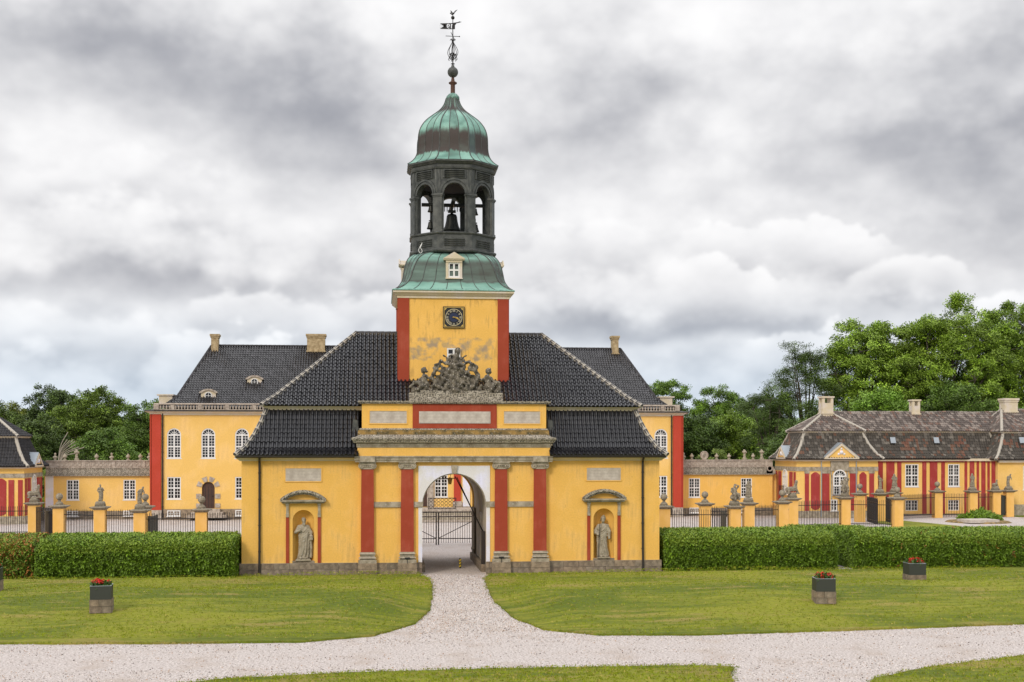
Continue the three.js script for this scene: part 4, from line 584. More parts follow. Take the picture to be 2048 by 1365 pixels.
  // centre: red strips, stone portal, terrace with stair and gilded railing
  for (const s of [-1, 1]) { mesh('centre_strip', bb(s * 2.38, s * 2.9, 1.3, 7.78, Z, Z + 0.12), M.redFar, g); mesh('strip_base', bb(s * 2.3, s * 2.98, 0.9, 1.3, Z, Z + 0.2), M.balustrade, g); mesh('stone_pier', bb(s * 3.05, s * 3.6, 0.9, 6, Z, Z + 0.1), M.limewash, g); mesh('portal_jamb', bb(s * 0.35, s * 0.85, 0.9, 4.2, Z, Z + 0.14), M.balustrade, g); }
  mesh('portal_door', bb(-0.36, 0.36, 0.9, 3.6, Z, Z + 0.02), M.wood, g); mesh('portal_head', bb(-0.85, 0.85, 4.2, 4.5, Z, Z + 0.2), M.balustrade, g);
  mesh('terrace', [bb(-4.6, 4.6, 0, 0.72, Z, Z + 3.6), bb(-4.7, 4.7, 0.72, 0.86, Z, Z + 3.75)], M.balustrade, g);
  for (let k = 0; k < 4; k++) mesh('step', bb(-5.2 - k * 0.1, 5.2 + k * 0.1, 0.62 - (k + 1) * 0.15, 0.62 - k * 0.15, Z + 3.75, Z + 4.1 + k * 0.34), k % 2 ? M.balustrade : M.stone, g);
  { const rl = mesh('railing', [bb(0.3, 2.35, 0.9, 0.94, Z + 3.5, Z + 3.56), bb(0.3, 2.35, 1.66, 1.71, Z + 3.5, Z + 3.56), bb(0.3, 0.34, 0.86, 1.7, Z + 3.5, Z + 3.56), bb(2.31, 2.35, 0.86, 1.7, Z + 3.5, Z + 3.56)], M.iron, g); const o = []; for (let k = 0; k < 7; k++) for (let j = 0; j < 3; j++) { const t = new THREE.TorusGeometry(0.11, 0.016, 5, 14); t.translate(0.5 + k * 0.28, 1.06 + j * 0.24, Z + 3.53); o.push(t); } mesh('railing_scrolls', o, M.iron, rl, null, { kind: 'stuff' }); }
}
// ================= LOW SIDE WINGS =================
const urnPts = [[0.1, 0], [0.16, 0.02], [0.16, 0.08], [0.08, 0.14], [0.07, 0.2], [0.17, 0.3], [0.2, 0.42], [0.15, 0.52], [0.08, 0.56], [0.1, 0.6], [0.06, 0.68], [0, 0.72]];
for (const s of [-1, 1]) {
  const g = thing('low_wing', s < 0 ? 'low yellow wing with weathered stone parapet before the wood and grey-roofed pavilion' : 'low yellow wing with stone parapet ending in a scroll beside the striped pavilion', 'wing', [0, 0, 0], 0, 'low wings of the main house');
  const Z = -43, wins = s < 0 ? [-26.0, -21.88] : [21.39, 25.58], a = s < 0 ? -27.95 : 20.1, b = s < 0 ? -20.1 : 27.7;
  facade(g, 'front_wall', s < 0 ? M.yellow2 : M.yellow, a, b, 0, 3.24, wins.map((x) => [x, 1.46, 0.9, 1.5, false]), Z);
  mesh('end_wall', bb(s * 27.95 - 0.2, s * 27.95 + 0.2, 0, 3.24, -49, Z - 0.4), M.yellow2, g); mesh('flat_roof', bb(a, b, 3.1, 3.24, -49, Z - 0.4), M.zinc, g);
  for (const x of wins) windowOf(g, x, 1.46, Z - 0.05, 0.9, 1.5, { fw: 0.07 });
  for (const x of wins) windowOf(g, x, 0.25, Z + 0.1, 0.85, 0.4, { cols: 2, rows: 2, transom: false, name: 'cellar_window' });
  mesh('plinth', bb(a, b, 0, 0.62, Z, Z + 0.08), M.plinth[0], g);
  mesh('parapet_base', [bb(a - 0.05, b + 0.05, 3.24, 3.32, Z - 0.4, Z + 0.2), bb(a, b, 3.32, 3.84, Z - 0.4, Z + 0.06)], M.lichenStone, g);
  const pw = mesh('parapet', [bb(a, b, 3.84, 4.34, Z - 0.3, Z + 0.02), bb(a, b, 4.34, 4.42, Z - 0.34, Z + 0.1), bb(a, b, 3.84, 3.9, Z, Z + 0.08)], M.balustrade, g);
  const ring = prep((() => { const t = new THREE.TorusGeometry(0.13, 0.028, 5, 16); t.scale(0.85, 1.05, 1); return t; })());
  for (let x = a + 0.9, k = 0; x < b - 0.3; x += 0.31, k++) { if (k % 7 === 6) { mesh('parapet_pier', bb(x - 0.12, x + 0.12, 3.86, 4.4, Z, Z + 0.07), M.balustrade, pw); continue; } mesh('relief_ring', ring, M.balustrade, pw, [x, 4.12, Z + 0.03], { ready: true }); }
  const tops = s < 0 ? [[-27.3, 'bust'], [-26.6, 'urn'], [-25.75, 'figure'], [-24.3, 'urn'], [-23.2, 'bust'], [-22.0, 'urn'], [-21.1, 'urn'], [-20.45, 'bust']] : [[20.55, 'bust'], [21.2, 'urn'], [22.2, 'medallion'], [23.2, 'urn'], [24.2, 'urn'], [25.45, 'figure'], [26.15, 'urn'], [26.85, 'figure']];
  tops.forEach(([x, kind], i) => {
    const grp = 'stone ornaments along the low wing parapets', lab = { urn: `small lidded stone urn on the ${s < 0 ? 'longer wing parapet before the green wood' : 'parapet of the wing beside the striped pavilion'}`, bust: `worn stone bust on the ${s < 0 ? 'wing parapet before the green wood' : 'parapet next to the red corner strip, beside a medallion'}`, figure: `broad mushroom-topped stone finial on the ${s < 0 ? 'wing parapet before the green wood' : 'parapet near its scrolled end'}`, medallion: 'round carved stone medallion standing on the wing parapet' }[kind];
    const t0 = 0.82, t = thing(kind === 'medallion' ? 'stone_medallion' : kind === 'bust' ? 'stone_bust' : kind === 'urn' ? 'stone_urn' : 'stone_finial', lab, kind === 'figure' ? 'finial' : kind, [x, 4.42, Z - 0.1], 0, grp);
    t.scale.setScalar(t0); if (kind === 'urn') { mesh('urn_body', lathe(urnPts.map(([r, y]) => [r, y * 0.85]), 14), M.stone, t); }
    else if (kind === 'bust') { mesh('bust_body', field((x, y, z) => smin(smin(ell(x, y, z, 0, 0.56, 0.02, 0.1, 0.13, 0.11), cap(x, y, z, [0, 0.3, 0, 0, 0.46, 0, 0.09, 0.06]), 0.04), Math.min(ell(x, y, z, 0, 0.27, 0, 0.22, 0.13, 0.13), cap(x, y, z, [0, -0.1, 0, 0, 0.16, 0, 0.14, 0.1])), 0.05), [-0.3, 0, -0.25], [0.3, 0.76, 0.25], 0.03), M.stone, t); }
    else if (kind === 'figure') mesh('finial_body', field((x, y, z) => { const d = smin(smin(ell(x, y, z, 0, 0.72, 0, 0.25, 0.13, 0.2), ell(x, y, z, 0, 0.86, 0, 0.12, 0.12, 0.12), 0.05), smin(cap(x, y, z, [0, 0.2, 0, 0, 0.7, 0, 0.13, 0.1]), ell(x, y, z, 0, 0.05, 0, 0.22, 0.16, 0.2), 0.08), 0.06); return d + 0.02 * Math.sin(x * 24) * Math.sin(y * 21); }, [-0.35, 0, -0.3], [0.35, 1.05, 0.3], 0.03), M.stone, t);
    else { const d = new THREE.CylinderGeometry(0.4, 0.4, 0.14, 24); d.rotateX(Math.PI / 2); d.translate(0, 0.42, 0); const r = new THREE.TorusGeometry(0.36, 0.04, 6, 24); r.translate(0, 0.42, 0.08); mesh('medallion_disc', [d, r, bb(-0.2, 0.2, 0, 0.1, -0.1, 0.1)], M.balustrade, t); mesh('carved_shield', [ext(poly([[-0.14, 0.5], [0.14, 0.5], [0.12, 0.34], [0, 0.22], [-0.12, 0.34]]), 0.05, 0, 0, 0.06), ball(0.07, 0, 0.58, 0.07, 8)], M.lichenStone, t); }
  });
  if (s > 0) mesh('parapet_scroll', [ext((() => { const q = new THREE.Shape(); q.moveTo(0, 0); q.lineTo(0.75, 0); q.quadraticCurveTo(0.7, 0.55, 0, 1.1); q.closePath(); return q; })(), 0.4, 27.2, 3.32, Z - 0.34), (() => { const t = new THREE.TorusGeometry(0.2, 0.05, 6, 18); t.translate(27.45, 3.72, Z + 0.09); return t; })()], M.balustrade, g);
  else mesh('corner_strip', bb(-27.97, -27.4, 0.62, 3.24, Z, Z + 0.06), M.limewash, g);
}
// ================= PAVILIONS AND STRIPED WING =================
const oldTone = (r, p) => { const n = gn(p.x * 0.5, p.y * 1.1 + p.z, 0, 21), q = r(); let c = q < 0.2 ? [0.14, 0.125, 0.108] : q < 0.27 ? [0.12, 0.062, 0.04] : [0.06, 0.052, 0.043]; const o = clamp(sstep(0.25, 0.55, n)); if (r() < o * 0.4) c = [0.13 + 0.04 * r(), 0.07, 0.045]; const k = 0.75 + 0.5 * r(); return lin(c[0] * k, c[1] * k, c[2] * k); };
const upperTone = (r, p) => { const q = r(), k = 0.75 + 0.5 * r(), n = gn(p.x * 0.6, p.y * 1.4, 0, 27); const c = q < 0.34 ? [0.22, 0.185, 0.165] : q < 0.46 + 0.15 * n ? [0.16, 0.10, 0.078] : [0.105, 0.085, 0.076]; return lin(c[0] * k, c[1] * k, c[2] * k); };
const darkTone = (r) => { const v = (0.018 + 0.02 * r()); return lin(v, v * 0.97, v * 1.1); };
function mansard(parent, x0, x1, z0, z1, e, k, top, inset, ridge, t1, t2, seed, sides) {                  // eave height e, break k, ridge height top
  const L = (i, y) => ({ x0: x0 - 0.35 + i, x1: x1 + 0.35 - i, z0: z0 - 0.35 + i, z1: z1 + 0.35 - i, y });
  const lo = hipped([L(0, e), L(0.4, e + 0.35), L(inset * 0.7, e + (k - e) * 0.55), L(inset, k)], 0.2, 0.27, t1, seed, sides);
  const a = mesh('lower_roof', lo.deck, M.deck, parent); instances('roof_tiles', TILE_BIG, M.oldTile, lo.tiles.flat(), a);
  const I = inset - 0.22, zc = (z0 + z1) / 2, up = hipped([L(I, k + 0.12), { x0: ridge[0], x1: ridge[1], z0: zc - 0.05, z1: zc + 0.05, y: top }], 0.2, 0.27, t2, seed + 50, sides);
  mesh('roof_frieze', band(x0 - 0.35 + inset, x1 + 0.35 - inset, z0 - 0.35 + inset, z1 + 0.35 - inset, [[-0.1, k - 0.02], [0.05, k - 0.02], [0.16, k + 0.08], [0.2, k + 0.12], [-0.1, k + 0.12]]), M.cream, parent);
  const b = mesh('upper_roof', up.deck, M.deck, parent); instances('roof_tiles', TILE_BIG, M.oldTile, up.tiles.flat(), b);
  const rid = []; for (const q of [lo, up]) for (const [A, D] of q.hips) alongHip(A, D, 0.3, (p, m) => rid.push({ m, c: t1(R0, p) })); alongHip([ridge[0], top + 0.03, zc], [ridge[1], top + 0.03, zc], 0.36, (p, m) => { m.setPosition(p.x, p.y + 0.05 * gn(p.x * 0.5, 3, 0, 31), p.z); rid.push({ m, c: R0() < 0.35 ? lin(0.26, 0.23, 0.2) : t2(R0, p) }); });
  for (const q of [lo, up]) for (const [A, D, s] of q.hips) if (s !== 2 && s !== 3 || sides.includes(3)) mesh('hip_mortar', rod(A, D, 0.13, 6), M.hipMortar, b);
  instances('ridge_tiles', RIDGE, M.oldTile, rid, b);
  mesh('eave_gutter', band(x0, x1, z0, z1, [[0.28, e - 0.07], [0.38, e - 0.07], [0.4, e], [0.28, e + 0.01]]), M.gutter, parent);
}
function redPanel(parent, x0, x1, y0, y1, z, d, shaped) {
  if (!shaped) return mesh('red_panel', bb(x0, x1, y0, y1, z, z + d), M.crimson, parent);
  const c = 0.1, w = (x1 - x0), s = new THREE.Shape(); s.moveTo(x0, y0 + 0.2); s.quadraticCurveTo(x0 + w * 0.2, y0, (x0 + x1) / 2, y0); s.quadraticCurveTo(x1 - w * 0.2, y0, x1, y0 + 0.2); s.lineTo(x1, y1 - 0.2); s.lineTo(x1 - c, y1 - 0.12); s.quadraticCurveTo(x1 - w * 0.3, y1, (x0 + x1) / 2, y1); s.quadraticCurveTo(x0 + w * 0.3, y1, x0 + c, y1 - 0.12); s.lineTo(x0, y1 - 0.2); s.closePath(); return mesh('red_panel', ext(s, d, 0, 0, z, 8), M.crimson, parent);
}
function gablet(parent, x, y, z, w, ry) {
  const d = new THREE.Group(); d.name = 'gable'; d.position.set(x, y, z); d.rotation.y = ry; parent.add(d);
  mesh('gable_field', ext(poly([[-w * 0.42, 0], [w * 0.42, 0], [0, w * 0.33]]), 0.9, 0, 0.1, -0.85), M.yellow2, d);
  mesh('gable_rim', [ext(poly([[-w / 2, 0], [w / 2, 0], [w / 2, 0.1], [-w / 2, 0.1]]), 0.25, 0, 0, -0.1), ext(poly([[-w / 2, 0.1], [0, w * 0.40 + 0.08], [0, w * 0.40 - 0.09], [-w / 2 + 0.26, 0.1]]), 0.22, 0, 0, -0.08), ext(poly([[w / 2, 0.1], [0, w * 0.40 + 0.08], [0, w * 0.40 - 0.09], [w / 2 - 0.26, 0.1]]), 0.22, 0, 0, -0.08)], M.cream, d);
  mesh('gable_roof', [ext(poly([[-w / 2 - 0.05, 0.12], [0, w * 0.40 + 0.14], [0, w * 0.4 + 0.09], [-w / 2, 0.1]]), 1.3, 0, 0.02, -1.2), ext(poly([[w / 2 + 0.05, 0.12], [0, w * 0.40 + 0.14], [0, w * 0.4 + 0.09], [w / 2, 0.1]]), 1.3, 0, 0.02, -1.2)], M.zinc, d);
  mesh('cartouche', [ball(0.16, 0, 0.12 + w * 0.14, 0.03, 10), ball(0.1, -0.22, 0.1 + w * 0.1, 0.03, 8), ball(0.1, 0.22, 0.1 + w * 0.1, 0.03, 8), ball(0.09, 0, 0.12 + w * 0.24, 0.03, 8)], M.limewash, d);
}
function arched(parent, x, y, z, ry) { const w = windowOf(parent, x, y, z, 1.05, 1.95, { arch: true, rows: 3, fw: 0.1, ry }); mesh('balconet', [bb(-0.62, 0.62, 0.0, 0.04, 0.08, 0.3), bb(-0.62, 0.62, 0.62, 0.66, 0.26, 0.3), ...Array.from({ length: 9 }, (_, i) => rod([-0.58 + i * 0.145, 0.03, 0.28], [-0.58 + i * 0.145, 0.64, 0.28], 0.014, 5))], M.iron, w); }
{ // right pavilion
  const g = thing('striped_pavilion', 'pavilion with crimson panels, small pediment over its arched window and brown tiled mansard roof', 'pavilion');
  const X0 = 28.3, X1 = 34.7, Z1 = -39, Z0 = -44.2;
  mesh('wall', bb(X0, X1, 0, 4.45, Z0, Z1), M.yellow2, g); mesh('plinth', [bb(X0 - 0.08, X1 + 0.08, 0, 0.55, Z1, Z1 + 0.08), bb(X0 - 0.08, X0, 0, 0.55, Z0, Z1)], M.stone, g);
  mesh('entablature', [bb(X0 - 0.03, X1 + 0.03, 3.58, 3.9, Z1, Z1 + 0.04), bb(X0 - 0.03, X0, 3.58, 3.9, Z0, Z1)], M.stone, g); mesh('eaves_moulding', band(X0, X1, Z0, Z1, [[0, 4.32], [0.14, 4.36], [0.25, 4.44], [0, 4.45]]), M.cream, g);
  for (const [a, b, sh] of [[28.94, 29.25], [29.42, 30.12, 1], [30.31, 30.86], [32.48, 33.03], [33.24, 33.8, 1], [34.02, 34.38]]) redPanel(g, a, b, sh ? 0.62 : 0.56, sh ? 3.5 : 3.4, Z1, sh ? 0.025 : 0.06, sh);
  for (const [a, b] of [[28.9, 29.29], [30.25, 30.92], [32.42, 33.09], [33.98, 34.42]]) mesh('capital', [bb(a, b, 3.4, 3.6, Z1, Z1 + 0.09)], M.stone, g);
  mesh('window_surround', [bb(30.95, 32.37, 3.6, 4.4, Z1, Z1 + 0.12), bb(30.98, 31.08, 0.6, 3.6, Z1, Z1 + 0.05), bb(32.22, 32.34, 0.6, 3.6, Z1, Z1 + 0.05)], M.stone, g);
  arched(g, 31.65, 1.75, Z1 + 0.1, 0); windowOf(g, 31.2, 0.56, Z1 + 0.1, 0.5, 0.85, { cols: 1, rows: 3, transom: false, name: 'cellar_window' }); gablet(g, 31.7, 4.5, Z1 + 0.28, 2.75, 0);
  for (const [a, b] of [[Z1 - 0.6, Z1 - 0.2], [Z1 - 1.6, Z1 - 0.9], [Z0 + 0.2, Z0 + 0.6], [Z0 + 0.9, Z0 + 1.6]]) mesh('red_panel', bb(X0, X0 - 0.05, 0.6, 3.5, a, b), M.crimson, g);
  { const w = arched(g, X0 - 0.06, 1.75, (Z0 + Z1) / 2, -Math.PI / 2); gablet(g, X0 - 0.28, 4.5, (Z0 + Z1) / 2, 2.2, -Math.PI / 2); }
  for (const x of [30.2, 32.95]) mesh('downpipe', rod([x, 0.1, Z1 + 0.12], [x, 4.4, Z1 + 0.12], 0.04, 7), M.zinc, g);
  mansard(g, X0, X1, Z0, Z1, 4.5, 6.5, 8.05, 1.25, [31.3, 31.9], oldTone, upperTone, 700, [0, 1, 3]); chimney(g, 31.55, 7.7, -41.6, 0.88, 1.45, 0.88, M.cream, true);
}
{ // striped wing
  const g = thing('striped_wing', 'long range with crimson and yellow vertical stripes and sagging old pantile roof', 'wing'), Z = -42, X0 = 34.72, X1 = 44.6;
  const wins = [[38.73, 1.1], [42.2, 0.95]], holes = []; for (const [x, w] of wins) { holes.push([x, 2.27, w, 1.78, false]); holes.push([x, 0.36, w * 0.95, 0.85, false]); }
  facade(g, 'front_wall', M.yellow2, X0, 43.0, 0, 4.4, holes, Z);
  for (const [x, w] of wins) { windowOf(g, x, 2.27, Z - 0.04, w, 1.78, { fw: 0.08 }); windowOf(g, x, 0.36, Z - 0.08, w * 0.95, 0.85, { rows: 3, fw: 0.06, transom: false, name: 'cellar_window' }); }
  for (const [a, b] of [[35.96, 36.33], [36.62, 37.28], [37.52, 37.85], [39.58, 39.91], [40.2, 40.82], [41.15, 41.44]]) mesh('red_stripe', bb(a, b, 0.05, 4.32, Z, Z + 0.05), M.crimson, g);
  // the last stretch bends forward to the next range
  const bend = [[43.0, -42], [43.9, -41.75], [44.6, -41.3], [45.05, -40.6]];
  for (let i = 0; i < 3; i++) { const [a, b] = [bend[i], bend[i + 1]], l = Math.hypot(b[0] - a[0], b[1] - a[1]), ry = Math.atan2(-(b[1] - a[1]), b[0] - a[0]); mesh('bent_wall', bb(-0.04, l + 0.04, 0, 4.4, -0.4, 0), M.yellow2, g, [a[0], 0, a[1]], { ry }); mesh('red_stripe', bb(l * 0.08, l * 0.3, 0.05, 4.32, 0, 0.05), M.crimson, g, [a[0], 0, a[1]], { ry }); mesh('red_stripe', bb(l * 0.5, l * 0.88, 0.05, 4.32, 0, 0.05), M.crimson, g, [a[0], 0, a[1]], { ry }); mesh('bent_cornice', bb(-0.06, l + 0.06, 4.3, 4.5, -0.2, 0.22), M.cream, g, [a[0], 0, a[1]], { ry }); }
  mesh('eaves_moulding', bb(X0, 43.0, 4.3, 4.48, Z - 0.2, Z + 0.24), M.cream, g); mesh('red_rail', bb(X0, 43, 4.2, 4.3, Z, Z + 0.06), M.crimson, g);
  mansard(g, 33.0, 46.5, -47.2, -42.05, 4.5, 6.55, 8.2, 1.25, [32.2, 47.5], oldTone, upperTone, 760, [0]); chimney(g, 40.1, 7.75, -44.6, 0.66, 1.3, 0.66, M.cream, true);
  for (const x of [37.35, 40.95]) { const q = new THREE.BoxGeometry(0.42, 0.5, 0.06); q.rotateX(-0.42); q.translate(x, 5.95, -42.42); mesh('skylight', q, M.zinc, g); }
  mesh('plinth', bb(X0, 43, 0, 0.12, Z, Z + 0.1), M.plinth[1], g);
}
{ // end range
  const g = thing('end_range', 'plain pale yellow range with stone plinth at the end of the striped wing', 'range'), X0 = 45.0, X1 = 54, Z = -40.3;
  facade(g, 'front_wall', M.yellow2, X0, X1, 0, 4.3, [[47.6, 2.06, 1.05, 1.85, false], [50.6, 2.06, 1.05, 1.85, false]], Z); mesh('side_wall', bb(X0, X0 + 0.3, 0, 4.3, -46, Z - 0.4), M.yellow2, g);
  for (const x of [47.6, 50.6]) windowOf(g, x, 2.06, Z - 0.05, 1.05, 1.85, { fw: 0.08 });
  mesh('plinth', bb(X0 - 0.03, X1, 0, 0.9, Z, Z + 0.1), M.stone, g); mesh('cellar_door', bb(47.2, 48.1, 0.1, 1.1, Z + 0.05, Z + 0.14), M.wood, g); mesh('eaves_moulding', bb(X0, X1, 4.2, 4.42, Z - 0.2, Z + 0.24), M.cream, g);
  mansard(g, X0, X1, -46.6, Z, 4.45, 6.5, 8.4, 1.25, [46.9, 55], oldTone, upperTone, 820, [0, 3]); chimney(g, 47.5, 7.9, -43.4, 1.1, 1.45, 0.9, M.cream, false);
  { const q = new THREE.BoxGeometry(0.42, 0.5, 0.06); q.rotateX(-0.42); q.translate(47.2, 5.95, -40.7); mesh('skylight', q, M.zinc, g); }
}
{ // left pavilion
  const g = thing('grey_roofed_pavilion', 'pavilion with crimson panels, dark slate-grey mansard roof and zinc gable facing the courtyard', 'pavilion'), X0 = -35, X1 = -28.0, Z1 = -37.5, Z0 = -42.2;
  mesh('wall', bb(X0, X1, 0, 4.0, Z0, Z1), M.yellow2, g); mesh('plinth', [bb(X0, X1 + 0.08, 0, 0.55, Z1, Z1 + 0.08), bb(X1, X1 + 0.08, 0, 0.55, Z0, Z1)], M.stone, g);
  mesh('entablature', [bb(X0, X1 + 0.03, 3.25, 3.55, Z1, Z1 + 0.04), bb(X1, X1 + 0.03, 3.25, 3.55, Z0, Z1)], M.stone, g); mesh('eaves_moulding', band(X0, X1, Z0, Z1, [[0, 3.9], [0.14, 3.94], [0.25, 4.0], [0, 4.01]]), M.cream, g);
  for (const [a, b, sh] of [[-30.0, -29.2, 1], [-29.05, -28.68], [-28.4, -28.1], [-31, -30.4]]) redPanel(g, a, b, 0.6, sh ? 3.2 : 3.1, Z1, sh ? 0.025 : 0.06, sh);
  for (const [a, b] of [[Z1 - 0.55, Z1 - 0.2], [Z1 - 1.5, Z1 - 0.8], [Z0 + 0.2, Z0 + 0.55], [Z0 + 0.8, Z0 + 1.5]]) mesh('red_panel', bb(X1, X1 + 0.05, 0.6, 3.2, a, b), M.crimson, g);
  arched(g, X1 + 0.06, 1.5, (Z0 + Z1) / 2, Math.PI / 2); gablet(g, X1 + 0.28, 4.0, (Z0 + Z1) / 2, 2.2, Math.PI / 2);
  mansard(g, X0, X1, Z0, Z1, 4.05, 6.05, 7.75, 1.15, [-32.2, -30.8], darkTone, darkTone, 880, [0, 1]);
}
// ================= GROUND, LAWNS, DRIVE =================
const HT = (x, z) => { let h = -0.3 * sstep(4, 14, z); return h + 0.012 * gn(x * 0.4, z * 0.4, 0, 41); };
const gravelTex = tex(1024, (u, v) => { const a = gn(u * 190, v * 190, 190, 81), b = gn(u * 96, v * 96, 96, 82), c = fbm(u * 5, v * 5, 4, 5, 83), s = gn(u * 120, v * 120, 120, 84); let q = mix3([0.40, 0.35, 0.325], [0.64, 0.59, 0.575], clamp(0.5 + 0.8 * a + 0.7 * b)); q = mix3(q, [0.17, 0.14, 0.115], 0.75 * sstep(0.36, 0.56, s)); q = mix3(q, [0.40, 0.33, 0.28], 0.55 * clamp(c * 2.2)); return q; }, 7);
const gravelBump = tex(512, (u, v) => 0.5 + 0.5 * gn(u * 150, v * 150, 150, 85), 3, false);
M.gravel = std({ map: gravelTex, roughness: 0.95, bumpMap: gravelBump, bumpScale: 0.02 });
const grassTex = tex(1024, (u, v) => { const big = fbm(u * 5, v * 9, 4, 0, 91), st = fbm(u * 14, v * 100, 4, 0, 92), f = gn(u * 240, v * 300, 0, 93), dry = fbm(u * 9 + 4, v * 16, 4, 0, 94); let c = mix3([0.135, 0.185, 0.009], [0.30, 0.315, 0.022], clamp(0.5 + big * 1.7 + st * 1.1)); c = mix3(c, [0.38, 0.30, 0.085], 0.75 * sstep(0.1, 0.42, dry + 0.4 * st)); const k = 1 + 0.22 * f; return [c[0] * k, c[1] * k, c[2] * k]; }, 34, true, 1024, 34);
M.grass = std({ map: grassTex, roughness: 1, bumpMap: reuse(gravelBump, 1.2), bumpScale: 0.03 });
M.grass.map.wrapS = M.grass.map.wrapT = THREE.MirroredRepeatWrapping;
function sheet(x0, x1, z0, z1, step, h) { const nx = Math.round((x1 - x0) / step), nz = Math.round((z1 - z0) / step), g = new THREE.PlaneGeometry(x1 - x0, z1 - z0, nx, nz); g.rotateX(-Math.PI / 2); g.translate((x0 + x1) / 2, 0, (z0 + z1) / 2); const p = g.attributes.position, uv = g.attributes.uv; for (let i = 0; i < p.count; i++) { p.setY(i, h(p.getX(i), p.getZ(i))); uv.setXY(i, p.getX(i), p.getZ(i)); } g.computeVertexNormals(); return g; }
{ const m = mesh('gravel_ground', sheet(-70, 70, -62, 60, 1, HT), M.gravel, scene, null, { keepUV: true }); m.userData.kind = 'structure'; m.userData.label = 'pale pinkish gravel drive and courtyard';
  const far = mesh('meadow', sheet(-1500, 1500, -1500, 1500, 100, () => -0.6), std({ color: lin(0.09, 0.12, 0.02), roughness: 1 }), scene, null, { keepUV: true }); far.userData.kind = 'structure'; far.userData.label = 'green meadow round the house'; }
// lawn: polygon of [x, z], cut from a grid, with a raised edge
const lawnUp = (x, z) => 0.05 + 0.0 * x;
function lawn(label, outline, bump, soft = 0.06) {
  const pts = []; for (let i = 0; i < outline.length; i++) { const a = outline[i], b = outline[(i + 1) % outline.length], l = Math.hypot(b[0] - a[0], b[1] - a[1]), n = Math.max(1, Math.round(l / 0.22)); for (let k = 0; k < n; k++) { const t = k / n, x = lerp(a[0], b[0], t), z = lerp(a[1], b[1], t); pts.push([x + 0.06 * gn(x * 2.1, z * 2.1, 0, 43), z + 0.06 * gn(x * 2.1 + 9, z * 2.1, 0, 44)]); } }
  const inside = (x, z) => { let c = false; for (let i = 0, j = pts.length - 1; i < pts.length; j = i++) if ((pts[i][1] > z) !== (pts[j][1] > z) && x < (pts[j][0] - pts[i][0]) * (z - pts[i][1]) / (pts[j][1] - pts[i][1]) + pts[i][0]) c = !c; return c; };
  const edge = (x, z) => { let m = 1e9; for (const p of pts) m = Math.min(m, (p[0] - x) ** 2 + (p[1] - z) ** 2); return Math.sqrt(m); };
  const Y = (x, z, e) => HT(x, z) + soft + bump(x, z) * sstep(0, 2.2, e ?? edge(x, z));
  let x0 = 1e9, x1 = -1e9, z0 = 1e9, z1 = -1e9; for (const p of pts) { x0 = Math.min(x0, p[0]); x1 = Math.max(x1, p[0]); z0 = Math.min(z0, p[1]); z1 = Math.max(z1, p[1]); }
  const S = 0.4, pos = [], cells = new Map(); for (const p of pts) cells.set(Math.floor((p[0] - x0) / S) + ',' + Math.floor((p[1] - z0) / S), 1);
  const V = (x, z) => [x, Y(x, z), z], clip = (poly, ax, lim, sgn) => { const o = []; for (let i = 0; i < poly.length; i++) { const a = poly[i], b = poly[(i + 1) % poly.length], da = sgn * (a[ax] - lim), db = sgn * (b[ax] - lim); if (da >= 0) o.push(a); if ((da >= 0) !== (db >= 0)) { const t = da / (da - db); o.push([lerp(a[0], b[0], t), lerp(a[1], b[1], t)]); } } return o; };
  const rows = []; 
  for (let j = 0; z0 + j * S < z1; j++) { const za = z0 + j * S, strip = clip(clip(pts, 1, za, 1), 1, za + S, -1); if (strip.length < 3) continue;
    for (let i = 0; x0 + i * S < x1; i++) { const xa = x0 + i * S, q = clip(clip(strip, 0, xa, 1), 0, xa + S, -1); if (q.length < 3) continue; const v2 = q.map((p) => new THREE.Vector2(...p)), tr = THREE.ShapeUtils.triangulateShape(v2, []); for (const t of tr) { const [a, b, c] = t.map((k) => q[k]); const ar = (b[0] - a[0]) * (c[1] - a[1]) - (b[1] - a[1]) * (c[0] - a[0]); if (Math.abs(ar) < 1e-6) continue; for (const w of ar < 0 ? [a, b, c] : [a, c, b]) pos.push(...V(...w)); } } }
  for (let i = 0; i < pts.length; i++) { const a = pts[i], b = pts[(i + 1) % pts.length], A = V(...a), B = V(...b), C = [B[0], B[1] - 0.14, B[2]], D = [A[0], A[1] - 0.14, A[2]]; pos.push(...A, ...D, ...C, ...A, ...C, ...B); }
  const g = new THREE.BufferGeometry(); g.setAttribute('position', new THREE.Float32BufferAttribute(pos, 3)); g.computeVertexNormals();
  const p = g.attributes.position, n = g.attributes.normal, acc = new Map(), key = (i) => p.getX(i).toFixed(3) + ',' + p.getZ(i).toFixed(3), uv = new Float32Array(p.count * 2);
  for (let i = 0; i < p.count; i++) { uv[i * 2] = p.getX(i); uv[i * 2 + 1] = p.getZ(i); if (n.getY(i) < 0.5) continue; const k = key(i), a = acc.get(k) ?? new THREE.Vector3(); a.add(new THREE.Vector3().fromBufferAttribute(n, i)); acc.set(k, a); }
  for (let i = 0; i < p.count; i++) if (n.getY(i) >= 0.5) { const a = acc.get(key(i)).clone().normalize(); n.setXYZ(i, a.x, a.y, a.z); }
  g.setAttribute('uv', new THREE.BufferAttribute(uv, 2));
  const m = mesh('lawn', g, M.grass, scene, null, { ready: true }); m.userData.kind = 'structure'; m.userData.label = label;
  return { pts, inside, Y, box: [x0, x1, z0, z1] };
}
const mound = (x, z) => 0.10 + 0.10 * gn(x * 0.12 + 2, z * 0.16, 0, 47) + 0.26 * sstep(4, 9, z) * sstep(15, 10.5, z) + 0.1 * gn(x * 0.25, z * 0.3 + 4, 0, 49);
